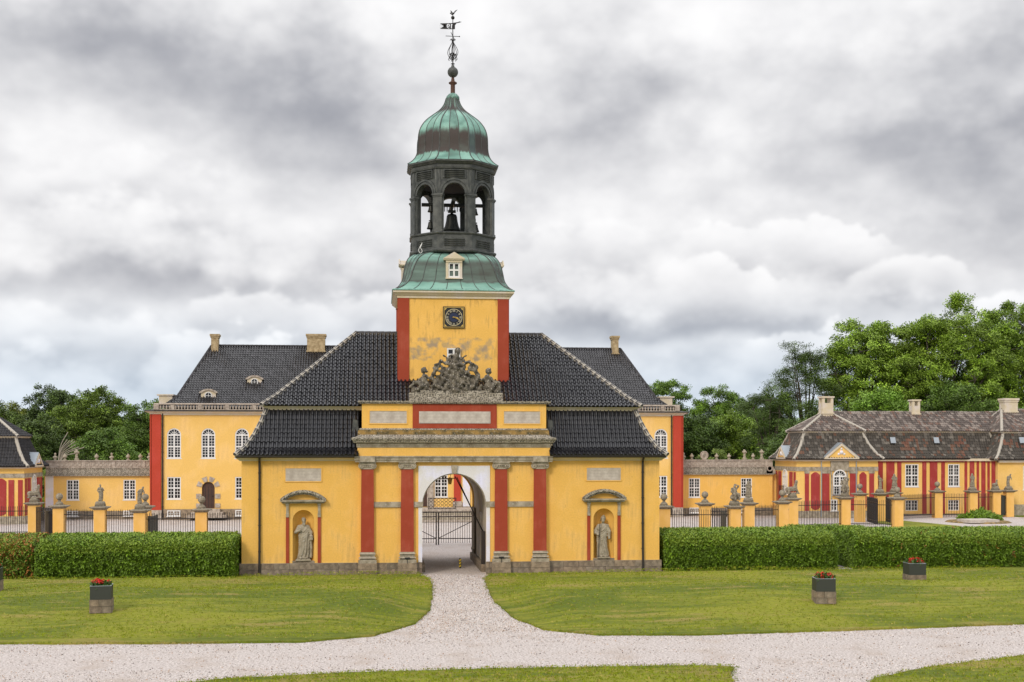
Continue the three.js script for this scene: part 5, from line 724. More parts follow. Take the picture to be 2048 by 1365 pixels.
const LAWNS = [
  lawn('mown lawn in front of the hedge and planter', [[-48, 0.5], [-8.9, 0.4], [-1.55, 0.45], [-1.22, 1.6], [-1.12, 3.4], [-1.18, 6.5], [-1.42, 10.2], [-2.0, 12.9], [-3.26, 15.3], [-5.4, 16.3], [-9.7, 16.2], [-14, 15.75], [-24, 14.6], [-48, 11]], mound),
  lawn('mown lawn with two flower boxes beside the arch', [[1.5, 0.5], [9.0, 0.4], [48, -0.4], [48, 11.5], [26, 13.8], [17.45, 14.95], [11.36, 15.74], [6.5, 16.17], [3.5, 15.95], [1.98, 14.66], [1.25, 11.9], [0.92, 8.4], [0.98, 5.2], [1.15, 2.4]], mound),
  lawn('strip of lawn beyond the gravel drive', [[-9.5, 23.4], [-6.97, 22.2], [-3.85, 21.55], [1.2, 21.4], [5.1, 21.5], [5.95, 21.75], [5.6, 22.7], [5.1, 25], [4.4, 34], [-14, 34]], () => 0.04),
  lawn('lawn corner across the curve of the drive', [[8.4, 24.6], [8.95, 23.7], [10.8, 22.4], [14.3, 20.85], [20, 19.4], [32, 18], [32, 34], [7.6, 34]], () => 0.04),
  lawn('wedge of grass inside the side court', [[31.8, -27.4], [34.9, -27.2], [36.0, -28.0], [34.6, -34.3], [32.0, -34.4]], () => 0.02),
  lawn('grass before the end range', [[46.2, -38], [56, -36.5], [56, -40.1], [45.6, -40.1]], () => 0.02)];
{ // grass blades
  const blade = (() => { const pos = [], r = rng(61); for (let k = 0; k < 5; k++) { const a = r() * 6.28, x = (r() - 0.5) * 0.09, z = (r() - 0.5) * 0.09, w = 0.006 + 0.004 * r(), h = 0.025 + 0.03 * r(), lx = Math.cos(a) * 0.03 * r(), lz = Math.sin(a) * 0.03 * r(); pos.push(x - w * Math.sin(a), 0, z + w * Math.cos(a), x + w * Math.sin(a), 0, z - w * Math.cos(a), x + lx, h, z + lz); } const g = new THREE.BufferGeometry(); g.setAttribute('position', new THREE.Float32BufferAttribute(pos, 3)); g.computeVertexNormals(); return boxUV(g); })();
  const r = rng(62), list = []; const q = new THREE.Quaternion(), up = new THREE.Vector3(0, 1, 0);
  const add = (L, x, z, s) => { const m = new THREE.Matrix4().compose(new THREE.Vector3(x, L.Y(x, z, 3) - 0.005, z), q.setFromAxisAngle(up, r() * 6.28), new THREE.Vector3(s, s, s)), d = r(), k = 0.7 + 0.6 * r(); list.push({ m, c: d < 0.14 ? lin(0.40 * k, 0.33 * k, 0.09 * k) : lin(0.225 * k, 0.275 * k, 0.016 * k) }); };
  for (const [i, n] of [[0, 14000], [1, 16000], [2, 6000], [3, 5000]]) { const L = LAWNS[i], [x0, x1, z0, z1] = L.box, a = Math.max(x0, -18), b = Math.min(x1, 24), e = Math.min(z1, 25); let c = 0; while (c < n) { const x = lerp(a, b, r()), z = lerp(z0, e, r()); if (!L.inside(x, z)) continue; add(L, x, z, 0.7 + 0.6 * r()); c++; } for (const p of L.pts) if (p[0] > -18 && p[0] < 26) for (let k = 0; k < 9; k++) { const x = p[0] + (r() - 0.5) * 0.25, z = p[1] + (r() - 0.5) * 0.25; if (L.inside(x, z) || r() < 0.25) { const m = new THREE.Matrix4().compose(new THREE.Vector3(x, HT(x, z) + 0.04, z), q.setFromAxisAngle(up, r() * 6.28), new THREE.Vector3(1.1, 1.2, 1.1)); const d = 0.7 + 0.6 * r(); list.push({ m, c: r() < 0.3 ? lin(0.28 * d, 0.23 * d, 0.07 * d) : lin(0.14 * d, 0.19 * d, 0.018 * d) }); } } }
  const im = instances('grass', blade, new THREE.MeshPhysicalMaterial({ color: 0xffffff, roughness: 1, specularIntensity: 0.2 }), list); im.userData.label = 'short mown grass blades over the lawns'; im.userData.category = 'grass';
  // clover specks
}
{ // loose stones of the gravel, the largest ones
  const g = new THREE.IcosahedronGeometry(0.02, 0); g.scale(1, 0.6, 0.8); const r = rng(63), list = [], q = new THREE.Quaternion(), e = new THREE.Euler(), geo = boxUV(g.index ? g.toNonIndexed() : g); let n = 0;
  while (n < 62000) { const path = r() < 0.22, x = path ? lerp(-2.2, 2.2, r()) : lerp(-17, 22, r()), z = path ? lerp(0.2, 15, r()) : lerp(10, 25, r()); n++; let onLawn = false; for (let i = 0; i < 4; i++) if (LAWNS[i].inside(x, z)) { onLawn = true; break; } if (onLawn) continue; if (!path && r() < 0.75 && (Math.abs(z - 18.1 + 0.02 * x) < 0.35 || Math.abs(z - 19.7 + 0.02 * x) < 0.35)) continue; if (!path && z > 17 && z < 20.6 && r() < 0.45) continue; const edge = path && Math.abs(x) > 0.95; e.set(r() * 6, r() * 6, r() * 6); const k = r(), b = 0.75 + 0.5 * r(), s = 0.6 + 1.0 * r() * r(); const c = k < 0.55 ? [0.62, 0.58, 0.56] : k < (edge ? 0.62 : 0.8) ? [0.34, 0.30, 0.28] : k < 0.93 ? [0.42, 0.30, 0.22] : [0.12, 0.10, 0.09]; list.push({ m: new THREE.Matrix4().compose(new THREE.Vector3(x, HT(x, z) + 0.006, z), q.setFromEuler(e), new THREE.Vector3(s, s, s)), c: lin(c[0] * b, c[1] * b, c[2] * b) }); }
  const im = instances('gravel_stones', geo, std({ color: 0xffffff, roughness: 0.95 }), list); im.userData.label = 'loose pale and brown stones strewn over the drive'; im.userData.category = 'gravel'; }
// ================= HEDGES =================
const leafGeo = (n, spread, len, wid, seed, tilt = 1) => { const pos = [], r = rng(seed); for (let k = 0; k < n; k++) { const c = new THREE.Vector3((r() - 0.5) * spread, (r() - 0.5) * spread, (r() - 0.5) * spread), d = new THREE.Vector3(r() - 0.5, (r() - 0.45) * tilt, r() - 0.5).normalize(), s = d.clone().cross(new THREE.Vector3((r() - 0.5) * tilt * 2, 1, (r() - 0.5) * tilt * 2)).normalize().multiplyScalar(wid / 2), e = c.clone().addScaledVector(d, len * (0.8 + 0.4 * r())), md = c.clone().lerp(e, 0.5), up = d.clone().cross(s).normalize().multiplyScalar(wid * 0.12); const A = md.clone().add(s).add(up), B = md.clone().sub(s).add(up); pos.push(...c.toArray(), ...A.toArray(), ...e.toArray(), ...c.toArray(), ...e.toArray(), ...B.toArray()); } const g = new THREE.BufferGeometry(); g.setAttribute('position', new THREE.Float32BufferAttribute(pos, 3)); g.computeVertexNormals(); return boxUV(g); };
const HLEAF = leafGeo(9, 0.10, 0.09, 0.05, 71, 0.45);
M.leaf = new THREE.MeshPhysicalMaterial({ color: 0xffffff, roughness: 0.62, transmission: 0, side: THREE.DoubleSide });
M.core = std({ color: lin(0.10, 0.15, 0.02), roughness: 1 });
function hedge(label, x0, x1, zf, zb, h, tone, seed, turn = 0) {
  const L = x1 - x0, D = zf - zb, t = thing('hedge', label, 'hedge', [(x0 + x1) / 2, HT((x0 + x1) / 2, zf) , (zf + zb) / 2], turn, 'clipped hedges along the lawn');
  // rounded section: front face up to the shoulder, then a swelling top
  const sh = h * 0.7, prof = [[D / 2 - 0.1, 0], [D / 2 + 0.04, sh * 0.5], [D / 2, sh], [D / 2 - 0.16, sh + (h - sh) * 0.42], [D / 2 - 0.6, sh + (h - sh) * 0.72], [-D * 0.15, h], [-D / 2 + 0.35, sh + (h - sh) * 0.9], [-D / 2, sh], [-D / 2, 0]];
  const s = new THREE.Shape(prof.map(([a, b]) => new THREE.Vector2(-a * 0.91, b * 0.92))), core = new THREE.ExtrudeGeometry(s, { depth: L - 0.16, bevelEnabled: false }); core.translate(0, 0, -(L - 0.16) / 2); core.rotateY(Math.PI / 2);
  mesh('branch_core', core, M.core, t);
  const r = rng(seed), list = []; const seg = []; let tot = 0; for (let i = 0; i < prof.length - 1; i++) { const l = Math.hypot(prof[i + 1][0] - prof[i][0], prof[i + 1][1] - prof[i][1]); seg.push(l); tot += l; }
  const q = new THREE.Quaternion(), e = new THREE.Euler(), put = (x, y, z, sc) => { e.set((r() - 0.5) * 1.1, r() * 6.28, (r() - 0.5) * 1.1); const top = y > sh * 0.98; list.push({ m: new THREE.Matrix4().compose(new THREE.Vector3(x, y, z), q.setFromEuler(e), new THREE.Vector3(sc, sc, sc)), c: tone(r, x, y, top) }); };
  const n = Math.round(L * (tot - sh) * 270);
  for (let k = 0; k < n; k++) { let u = r() * (tot - sh * 0.9), i = 0; while (i < seg.length - 1 && u > seg[i]) { u -= seg[i]; i++; } const f = u / seg[i], z = lerp(prof[i][0], prof[i + 1][0], f), y = lerp(prof[i][1], prof[i + 1][1], f), x = (r() - 0.5) * L, j = 0.05 * gn(x * 1.7, y * 2 + z, 0, seed) + 0.085 * gn(x * 4.3, y * 4.6 + z, 0, seed + 3) + 0.05 * (r() - 0.5), er = sstep(0, 0.25, L / 2 - Math.abs(x)); put(x, y - (1 - er) * 0.1 * (y / h) + (i > 1 ? j + 0.02 + 0.06 * gn(x * 0.7, z * 0.8, 0, seed + 5) : 0), (z * (0.93 + 0.07 * er)) + (i < 2 ? j : 0), 0.7 + 0.6 * r()); }
  for (const sx of [-1, 1]) for (let k = 0; k < D * h * 300; k++) { const z = (r() - 0.5) * D, y = r() * h * (1 - 0.16 * (Math.abs(z) / (D / 2)) ** 3); put(sx * (L / 2 - 0.05 + 0.06 * (r() - 0.5)), y, z, 0.7 + 0.6 * r()); }
  // young shoots on the clipped top; their paler green also paints in sky light
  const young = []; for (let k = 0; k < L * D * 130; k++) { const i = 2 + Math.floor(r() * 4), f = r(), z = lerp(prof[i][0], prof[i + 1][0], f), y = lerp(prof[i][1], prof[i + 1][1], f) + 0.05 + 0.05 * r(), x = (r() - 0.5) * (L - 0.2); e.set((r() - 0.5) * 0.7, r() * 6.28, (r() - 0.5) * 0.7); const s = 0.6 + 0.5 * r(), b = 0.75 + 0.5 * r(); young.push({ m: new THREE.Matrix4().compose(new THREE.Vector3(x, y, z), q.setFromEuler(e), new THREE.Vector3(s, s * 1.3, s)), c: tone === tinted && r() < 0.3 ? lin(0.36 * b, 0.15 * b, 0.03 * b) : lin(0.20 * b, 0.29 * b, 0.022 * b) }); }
  instances('toplit_young_shoots', HLEAF, M.leaf, young, t);
  for (let k = 0; k < L * 14; k++) { const z = (r() - 0.5) * D * 0.8; put((r() - 0.5) * L, h + 0.02 + 0.12 * r() * r(), z, 0.6 + 0.5 * r()); }
  instances('foliage', HLEAF, M.leaf, list, t); return t;
}
const green = (r, x, y, top) => { const k = 0.6 + 0.8 * r(); const fresh = r() < 0.28 ? 1.5 : 1; return lin(0.115 * k * fresh, 0.20 * k * fresh, 0.012 * k); };
const tinted = (r, x, y, top) => { const k = 0.6 + 0.8 * r(); return r() < 0.24 ? lin(0.34 * k, 0.13 * k, 0.03 * k) : lin(0.125 * k, 0.20 * k, 0.014 * k); };
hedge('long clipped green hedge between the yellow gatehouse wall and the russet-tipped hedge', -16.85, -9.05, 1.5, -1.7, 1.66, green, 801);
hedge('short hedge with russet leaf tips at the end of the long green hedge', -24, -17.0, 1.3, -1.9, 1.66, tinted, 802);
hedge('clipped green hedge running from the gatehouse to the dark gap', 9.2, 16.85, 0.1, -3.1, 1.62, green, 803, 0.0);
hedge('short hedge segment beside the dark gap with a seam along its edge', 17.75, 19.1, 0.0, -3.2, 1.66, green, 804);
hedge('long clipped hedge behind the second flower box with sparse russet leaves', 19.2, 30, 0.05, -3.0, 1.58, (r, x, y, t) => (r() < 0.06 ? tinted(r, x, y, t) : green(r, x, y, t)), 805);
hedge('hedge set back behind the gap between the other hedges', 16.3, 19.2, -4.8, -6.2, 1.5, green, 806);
// ================= FLOWER BOXES =================
const petal = leafGeo(12, 0.07, 0.05, 0.045, 91), gleaf = leafGeo(10, 0.14, 0.09, 0.09, 92);
const redM = std({ color: lin(0.62, 0.012, 0.012), roughness: 0.6, side: THREE.DoubleSide }), gM = std({ color: lin(0.05, 0.11, 0.015), roughness: 0.7, side: THREE.DoubleSide });
[[-12.1, 11.5, 0.12, 'planter box standing alone on the lawn before the long hedge'], [12.04, 11.6, -0.12, 'taller flower box on the lawn, away from the hedge'], [17.4, 6.8, -0.05, 'flower box standing close to the hedge with seam'], [-16.98, 6.7, 0.1, 'flower box before the russet-tipped hedge']].forEach(([x, z, ry, lab], i) => {
  const L = LAWNS[x < 0 ? 0 : 1], y = L.Y(x, z) - 0.02, hb = [0.44, 0.42, 0.24, 0.4][i], t = thing('planter_box', `dark green ${lab}`, 'planter', [x, y, z], ry, 'flower boxes on the lawns'), r = rng(900 + i);
  mesh('base_core', bb(-0.3, 0.3, 0, hb - 0.01, -0.3, 0.3), M.mortar, t);
  for (let c = 0; c < 2; c++) for (const [dx, dz, ax] of [[0, 0.3, 0], [0, -0.3, 0], [0.3, 0, 1], [-0.3, 0, 1]]) for (let k = 0; k < 2; k++) { const sp = (c ? 0.42 : 0.56) + (k ? 0 : 0), a = k ? -0.33 + 0.66 * sp : -0.33, b = k ? 0.33 : -0.33 + 0.66 * sp, w = b - a - 0.012, m = mesh('base_stone', ax ? bb(-0.05, 0.05, -hb / 4 + 0.005, hb / 4 - 0.005, -w / 2, w / 2) : bb(-w / 2, w / 2, -hb / 4 + 0.005, hb / 4 - 0.005, -0.05, 0.05), M.plinth[Math.floor(r() * 4)], t); m.position.set(ax ? dx : (a + b) / 2, hb / 4 + c * hb / 2, ax ? (a + b) / 2 : dz); }
  mesh('box', [bb(-0.33, 0.33, hb, hb + 0.43, 0.29, 0.33), bb(-0.33, 0.33, hb, hb + 0.43, -0.33, -0.29), bb(-0.33, -0.29, hb, hb + 0.43, -0.29, 0.29), bb(0.29, 0.33, hb, hb + 0.43, -0.29, 0.29), bb(-0.29, 0.29, hb, hb + 0.36, -0.29, 0.29)], M.greenwood, t);
  mesh('zinc_rim', [bb(-0.335, 0.335, hb + 0.43, hb + 0.442, 0.285, 0.335), bb(-0.335, 0.335, hb + 0.43, hb + 0.442, -0.335, -0.285), bb(-0.335, -0.285, hb + 0.43, hb + 0.442, -0.285, 0.285), bb(0.285, 0.335, hb + 0.43, hb + 0.442, -0.285, 0.285)], M.zinc, t);
  const f = thing('geranium', `red flowering geraniums in the ${lab}`, 'flowers', [x, y + hb + 0.36, z], ry, 'geraniums in the flower boxes'), lv = [];
  for (let k = 0; k < 26; k++) { const q = gleaf.clone(); q.rotateY(r() * 6.28); q.translate((r() - 0.5) * 0.54, 0.06 + 0.07 * r(), (r() - 0.5) * 0.54); lv.push(q); } mesh('leaves', lv, gM, f);
  for (let k = 0; k < 15; k++) { const m = mesh('blossom', petal, redM, f, [(r() - 0.5) * 0.54, 0.12 + 0.13 * r(), (r() - 0.5) * 0.5], { ready: true }); const s = 1.0 + 0.5 * r(); m.scale.set(s, s * 0.75, s); m.rotation.y = r() * 6; }
});
{ // striped post in the passage
  const t = thing('marker_post', 'short black post with yellow stripes standing in the passage', 'post', [0.42, 0, -2.6]); mesh('post', cyl(0.045, 0.045, 0.44, 0, 0, 0, 12), M.black, t); for (let k = 0; k < 3; k++) { const q = cyl(0.049, 0.049, 0.075, 0, 0.06 + k * 0.13, 0, 12); q.applyMatrix4(new THREE.Matrix4().makeShear(0.6, 0, 0, 0, 0, 0)); mesh('yellow_band', q, std({ color: lin(0.75, 0.55, 0.05), roughness: 0.5 }), t); } }
{ const t = thing('barrier_boom', 'thin double barrier arm raised across the passage', 'barrier', [1.3, 0, -1.0]); mesh('arm', [rod([0.05, 1.7, 0], [-1.0, 4.05, -3.4], 0.022), rod([0.05, 1.62, 0], [-0.9, 4.0, -3.6], 0.022)], M.iron, t); mesh('pivot_post', [bb(-0.06, 0.1, 0, 1.75, -0.1, 0.1)], M.gutter, t); }
{ const t = thing('hanging_lantern', 'small iron lantern with bracket hanging under the arch', 'lantern', [0.2, 3.75, -7.0]); mesh('bracket', [rod([-0.5, 0.12, 0], [0.3, 0.16, 0], 0.025), rod([0, 0.14, 0], [0.1, 0.55, 0], 0.012)], M.iron, t); mesh('lamp_case', [cyl(0.08, 0.13, 0.24, 0, -0.14, 0, 6), cyl(0.15, 0.03, 0.1, 0, 0.1, 0, 6)], M.gold, t); }
// ================= STATUES =================
// draped figure, 1.75 high: list of limbs, a folded robe and a mantle
function draped(o, cell = 0.022) {
  const { sway = 0.05, head = [0.0, 1.6, 0.03], rArm, lArm, robe = [0.2, 0.27], folds = 11, tw = 2.2, waist = 1.02, extra = [], helmet = false, beard = false, mantle = true, lean = 0 } = o;
  const limbs = [[-0.19, 1.36, 0, ...rArm[0], 0.075, 0.06], [...rArm[0], ...rArm[1], 0.06, 0.042], [0.19, 1.36, 0, ...lArm[0], 0.075, 0.06], [...lArm[0], ...lArm[1], 0.06, 0.042]];
  const f = (x, y, z) => {
    const cx = sway * Math.sin(y * 2.1) + lean * (y - 0.2); x -= cx;
    let d = ell(x, y, z, 0, 1.24, 0, 0.2, 0.23, 0.135); d = smin(d, ell(x, y, z, 0, 1.0, 0, 0.175, 0.2, 0.13), 0.06); d = smin(d, cap(x, y, z, [-0.17, 1.37, 0, 0.17, 1.37, 0, 0.07, 0.07]), 0.05);
    d = smin(d, cap(x, y, z, [0, 1.38, 0, head[0] * 0.6, 1.52, 0.01, 0.062, 0.055]), 0.04);
    // skirt of the robe
    const t = clamp((waist + 0.05 - y) / waist), a = Math.atan2(z, x), rx = lerp(robe[0], robe[1], t), rz = lerp(0.14, 0.2, t), fo = (0.006 + 0.026 * t) * Math.sin(folds * a + tw * y * 3 + 1.2 * Math.sin(y * 5 + x * 6));
    let k = (Math.hypot(x / rx, z / rz) - 1) * Math.min(rx, rz) - fo; k = Math.max(k, 0.04 - y, y - waist - 0.05); d = smin(d, k, 0.05);
    if (mantle) for (let i = 0; i < 5; i++) { const y0 = 0.86 + i * 0.07, q = [-0.2, y0 - 0.16 + 0.02 * i, 0.03, 0.19, y0 + 0.08 + i * 0.04, 0.05]; const px = clamp((x + 0.2) / 0.39), bow = 0.16 * Math.sin(px * Math.PI), yy = lerp(q[1], q[4], px) - 0.05 * Math.sin(px * Math.PI); const dd = Math.hypot(Math.max(Math.abs(x) - 0.22, 0), y - yy, z - 0.02 - bow * 0.78) - 0.034; d = smin(d, dd, 0.025); }
    for (const l of limbs) d = smin(d, cap(x, y, z, l), 0.035);
    d = smin(d, ell(x, y, z, ...rArm[1], 0.05, 0.06, 0.04), 0.03); d = smin(d, ell(x, y, z, ...lArm[1], 0.05, 0.06, 0.04), 0.03);
    // head: skull, jaw, nose, hair
    let h = ell(x, y, z, head[0], head[1] + 0.03, head[2], 0.088, 0.118, 0.105); h = smin(h, ell(x, y, z, head[0], head[1] - 0.05, head[2] + 0.03, 0.062, 0.07, 0.07), 0.03); h = smin(h, cap(x, y, z, [head[0], head[1] + 0.03, head[2] + 0.1, head[0], head[1] - 0.015, head[2] + 0.118, 0.012, 0.018]), 0.015);
    h = smin(h, ell(x, y, z, head[0], head[1] + 0.06, head[2] - 0.035, 0.1, 0.1, 0.1) + 0.008 * Math.sin(x * 90) * Math.sin(y * 80), 0.02);
    if (beard) h = smin(h, ell(x, y, z, head[0], head[1] - 0.12, head[2] + 0.06, 0.06, 0.09, 0.05), 0.03);
    if (helmet) { h = smin(h, ell(x, y, z, head[0], head[1] + 0.09, head[2] - 0.01, 0.115, 0.1, 0.125), 0.01); h = smin(h, cap(x, y, z, [head[0], head[1] + 0.2, head[2] + 0.06, head[0], head[1] + 0.16, head[2] - 0.15, 0.04, 0.05]), 0.02); }
    d = smin(d, h, 0.02); for (const e of extra) d = smin(d, e(x, y, z), 0.02);
    // feet and base
    d = smin(d, ell(x, y, z, -0.1, 0.05, 0.17, 0.05, 0.045, 0.1), 0.02); d = smin(d, ell(x, y, z, 0.1, 0.05, 0.15, 0.05, 0.045, 0.1), 0.02);
    return d + 0.006 * Math.sin(x * 47 + y * 21) * Math.sin(y * 39 - z * 31);
  };
  return field(f, [-0.52, -0.02, -0.3], [0.52, 1.92, 0.42], cell);
}
{
  const s1 = thing('niche_statue', 'grey stone statue of a bearded robed man, arm bent, in a niche', 'statue', [-6.36, 0.62, -0.16], 0.05);
  mesh('figure', draped({ sway: 0.05, head: [0.04, 1.6, 0.05], beard: true, rArm: [[-0.34, 1.14, 0.06], [-0.16, 1.22, 0.2]], lArm: [[0.3, 1.12, 0.05], [0.26, 0.86, 0.16]], robe: [0.2, 0.23], folds: 9, tw: 2.6, extra: [(x, y, z) => Math.max(Math.abs(x - 0.29) - 0.06, Math.abs(y - 0.9) - 0.09, Math.abs(z - 0.16) - 0.05) - 0.01, (x, y, z) => cap(x, y, z, [0.27, 0.86, 0.08, 0.3, 0.1, -0.02, 0.05, 0.08])] }), M.stone, s1);
  mesh('base', [bb(-0.32, 0.32, -0.0, 0.05, -0.22, 0.24), bb(-0.27, 0.27, 0.045, 0.09, -0.2, 0.22)], M.stone, s1); s1.children[0].position.y = 0.06;
  const s2 = thing('niche_statue', 'grey stone statue of a helmeted woman with spear and draped gown, in a niche', 'statue', [6.46, 0.62, -0.16], -0.05);
  mesh('figure', draped({ sway: -0.05, head: [-0.02, 1.6, 0.04], helmet: true, rArm: [[-0.33, 1.14, 0.06], [-0.21, 1.0, 0.2]], lArm: [[0.31, 1.12, 0.03], [0.3, 0.84, 0.08]], robe: [0.19, 0.24], folds: 10, tw: -1.6, extra: [(x, y, z) => ell(x, y, z, -0.27, 1.08, 0.06, 0.1, 0.1, 0.09)] }), M.stone, s2); s2.children[0].position.y = 0.02;
  mesh('spear', rod([-0.25, 0.05, 0.27], [-0.15, 1.66, 0.2], 0.016, 7), M.iron, s2); mesh('base', bb(-0.28, 0.28, 0.0, 0.05, -0.2, 0.25), M.stone, s2);
}
{ // coat of arms group over the attic
  const t = thing('coat_of_arms', 'lichen-spotted stone coat of arms with crown, scrolls and two putti on the attic', 'sculpture', [0.07, 7.36, -0.32]);
  mesh('base', [bb(-1.98, 2.02, 0, 0.36, -0.28, 0.3), bb(-1.5, 1.54, 0.36, 0.46, -0.24, 0.24)], M.lichenStone, t);
  const P = [], chain = (pts, r0, r1) => { for (let i = 0; i < pts.length - 1; i++) { const a = i / (pts.length - 1), b = (i + 1) / (pts.length - 1); P.push([...pts[i], ...pts[i + 1], lerp(r0, r1, a), lerp(r0, r1, b)]); } };
  const spiral = (cx, cy, cz, r, turns, s, r0, r1) => { const pts = []; const n = Math.round(turns * 10); for (let k = 0; k <= n; k++) { const a = k / n * turns * 6.283, q = r * (1 - 0.8 * k / n); pts.push([cx + s * q * Math.cos(a), cy + q * Math.sin(a), cz]); } chain(pts, r0, r1); };
  for (const s of [-1, 1]) {
    chain([[s * 0.12, 0.42, 0.12], [s * 0.5, 0.5, 0.14], [s * 0.85, 0.72, 0.12], [s * 0.98, 1.05, 0.08], [s * 0.84, 1.38, 0.08], [s * 0.7, 1.5, 0.08]], 0.12, 0.08);
    spiral(s * 0.72, 1.42, 0.1, 0.2, 1.4, s, 0.06, 0.04); spiral(s * 0.35, 0.62, 0.22, 0.17, 1.3, -s, 0.06, 0.04); spiral(s * 1.08, 0.55, 0.1, 0.13, 1.2, s, 0.05, 0.035);
    chain([[s * 0.75, 1.5, 0.02], [s * 0.62, 1.72, 0.0], [s * 0.42, 1.62, 0.05], [s * 0.3, 1.84, 0.02], [s * 0.5, 1.98, 0]], 0.08, 0.03); chain([[s * 0.5, 1.3, 0.1], [s * 0.62, 1.1, 0.16], [s * 0.5, 0.9, 0.18], [s * 0.6, 0.74, 0.18]], 0.07, 0.05);
  }
  for (let k = 0; k < 26; k++) { const r = R0(), a = k * 2.4, x = 0.5 * Math.cos(a) * (0.4 + 0.6 * r), y = 1.0 + 0.55 * Math.sin(a) * (0.5 + 0.5 * r); P.push([x, y, 0.16, x + 0.12 * Math.cos(a * 3), y + 0.12 * Math.sin(a * 3), 0.2, 0.05 + 0.03 * R0(), 0.03]); }
  for (let k = 0; k < 9; k++) { const a = (k / 8 - 0.5) * 2.4; P.push([0.02 + 0.3 * Math.sin(a), 1.62 + 0.1 * Math.cos(a), 0.05, 0.02 + 0.42 * Math.sin(a), 1.68 + 0.34 * Math.cos(a), 0.0, 0.05, 0.035]); }
  chain([[-0.3, 1.6, 0.1], [0, 1.55, 0.18], [0.34, 1.6, 0.1]], 0.08, 0.08);
  chain([[0.02, 1.75, 0.02], [0.06, 2.0, 0.0], [0.1, 2.13, 0.02]], 0.17, 0.1);                             // crest bust
  const putto = (cx, y0, s, seat) => { const q = (x, y, z) => [cx + s * x, y0 + y, z]; P.push([...q(0, 0.32, 0), ...q(0.02, 0.6, 0.02), 0.15, 0.14], [...q(0.1, 0.58, 0.02), ...q(0.36, 0.5, 0.1), 0.075, 0.05], [...q(-0.1, 0.58, 0), ...q(-0.24, 0.42, 0.08), 0.075, 0.05], [...q(-0.24, 0.42, 0.08), ...q(-0.1, 0.3, 0.16), 0.05, 0.045], [...q(-0.05, 0.3, 0.05), ...q(-0.42, 0.36, 0.16), 0.12, 0.09], [...q(-0.42, 0.36, 0.16), ...q(seat ? -0.66 : -0.5, seat ? 0.12 : -0.02, 0.18), 0.085, 0.05], [...q(0.08, 0.28, 0.05), ...q(-0.18, 0.16, 0.2), 0.11, 0.085], [...q(-0.18, 0.16, 0.2), ...q(seat ? -0.48 : 0.0, -0.02, 0.22), 0.08, 0.05], [...q(0, 0.62, 0.02), ...q(-0.02, 0.76, 0.04), 0.07, 0.06]); P.push([...q(-0.03, 0.86, 0.05), ...q(-0.03, 0.89, 0.04), 0.12, 0.12], [...q(0.02, 0.94, -0.02), ...q(0.04, 0.86, -0.04), 0.1, 0.09], [...q(0.05, 0.12, -0.02), ...q(-0.2, 0.05, 0.02), 0.17, 0.15], [...q(-0.4, 0.02, 0.1), ...q(-0.42, 0.04, 0.12), 0.16, 0.14]); };
  putto(-1.32, 0.44, 1, true); putto(1.42, 0.42, -1, false); spiral(1.72, 0.62, 0.08, 0.2, 1.2, 1, 0.07, 0.05);
  const f = (x, y, z) => { let d = ell(x, y, z, 0, 1.0, 0.02, 0.62, 0.66, 0.2); d = smin(d, Math.max(Math.abs(x) - 1.02 + 0.28 * Math.abs(y - 0.5), Math.abs(y - 0.72) - 0.4, Math.abs(z) - 0.1), 0.06); d = smin(d, ell(x, y, z, 0.1, 2.2, 0.02, 0.11, 0.13, 0.11), 0.03); d = smin(d, ell(x, y, z, 0, 0.46, 0.2, 0.2, 0.16, 0.14), 0.05); for (const c of P) { const b = Math.max(Math.abs(x - (c[0] + c[3]) / 2) - Math.abs(c[3] - c[0]) / 2, Math.abs(y - (c[1] + c[4]) / 2) - Math.abs(c[4] - c[1]) / 2) - 0.2; if (b > 0.12) continue; d = smin(d, cap(x, y, z, c), 0.022); } return d + 0.03 * Math.sin(x * 17 + y * 7) * Math.sin(y * 19 - x * 5) + 0.008 * Math.sin(x * 61) * Math.sin(y * 57 + z * 30); };
  mesh('carving', field(f, [-2.05, 0.3, -0.32], [2.1, 2.42, 0.42], 0.03), std({ map: stoneTex([0.03, 0.027, 0.022], [0.19, 0.165, 0.13], [0.55, 0.51, 0.44], 0.85, 143, 1.5), roughness: 0.96 }), t);
}
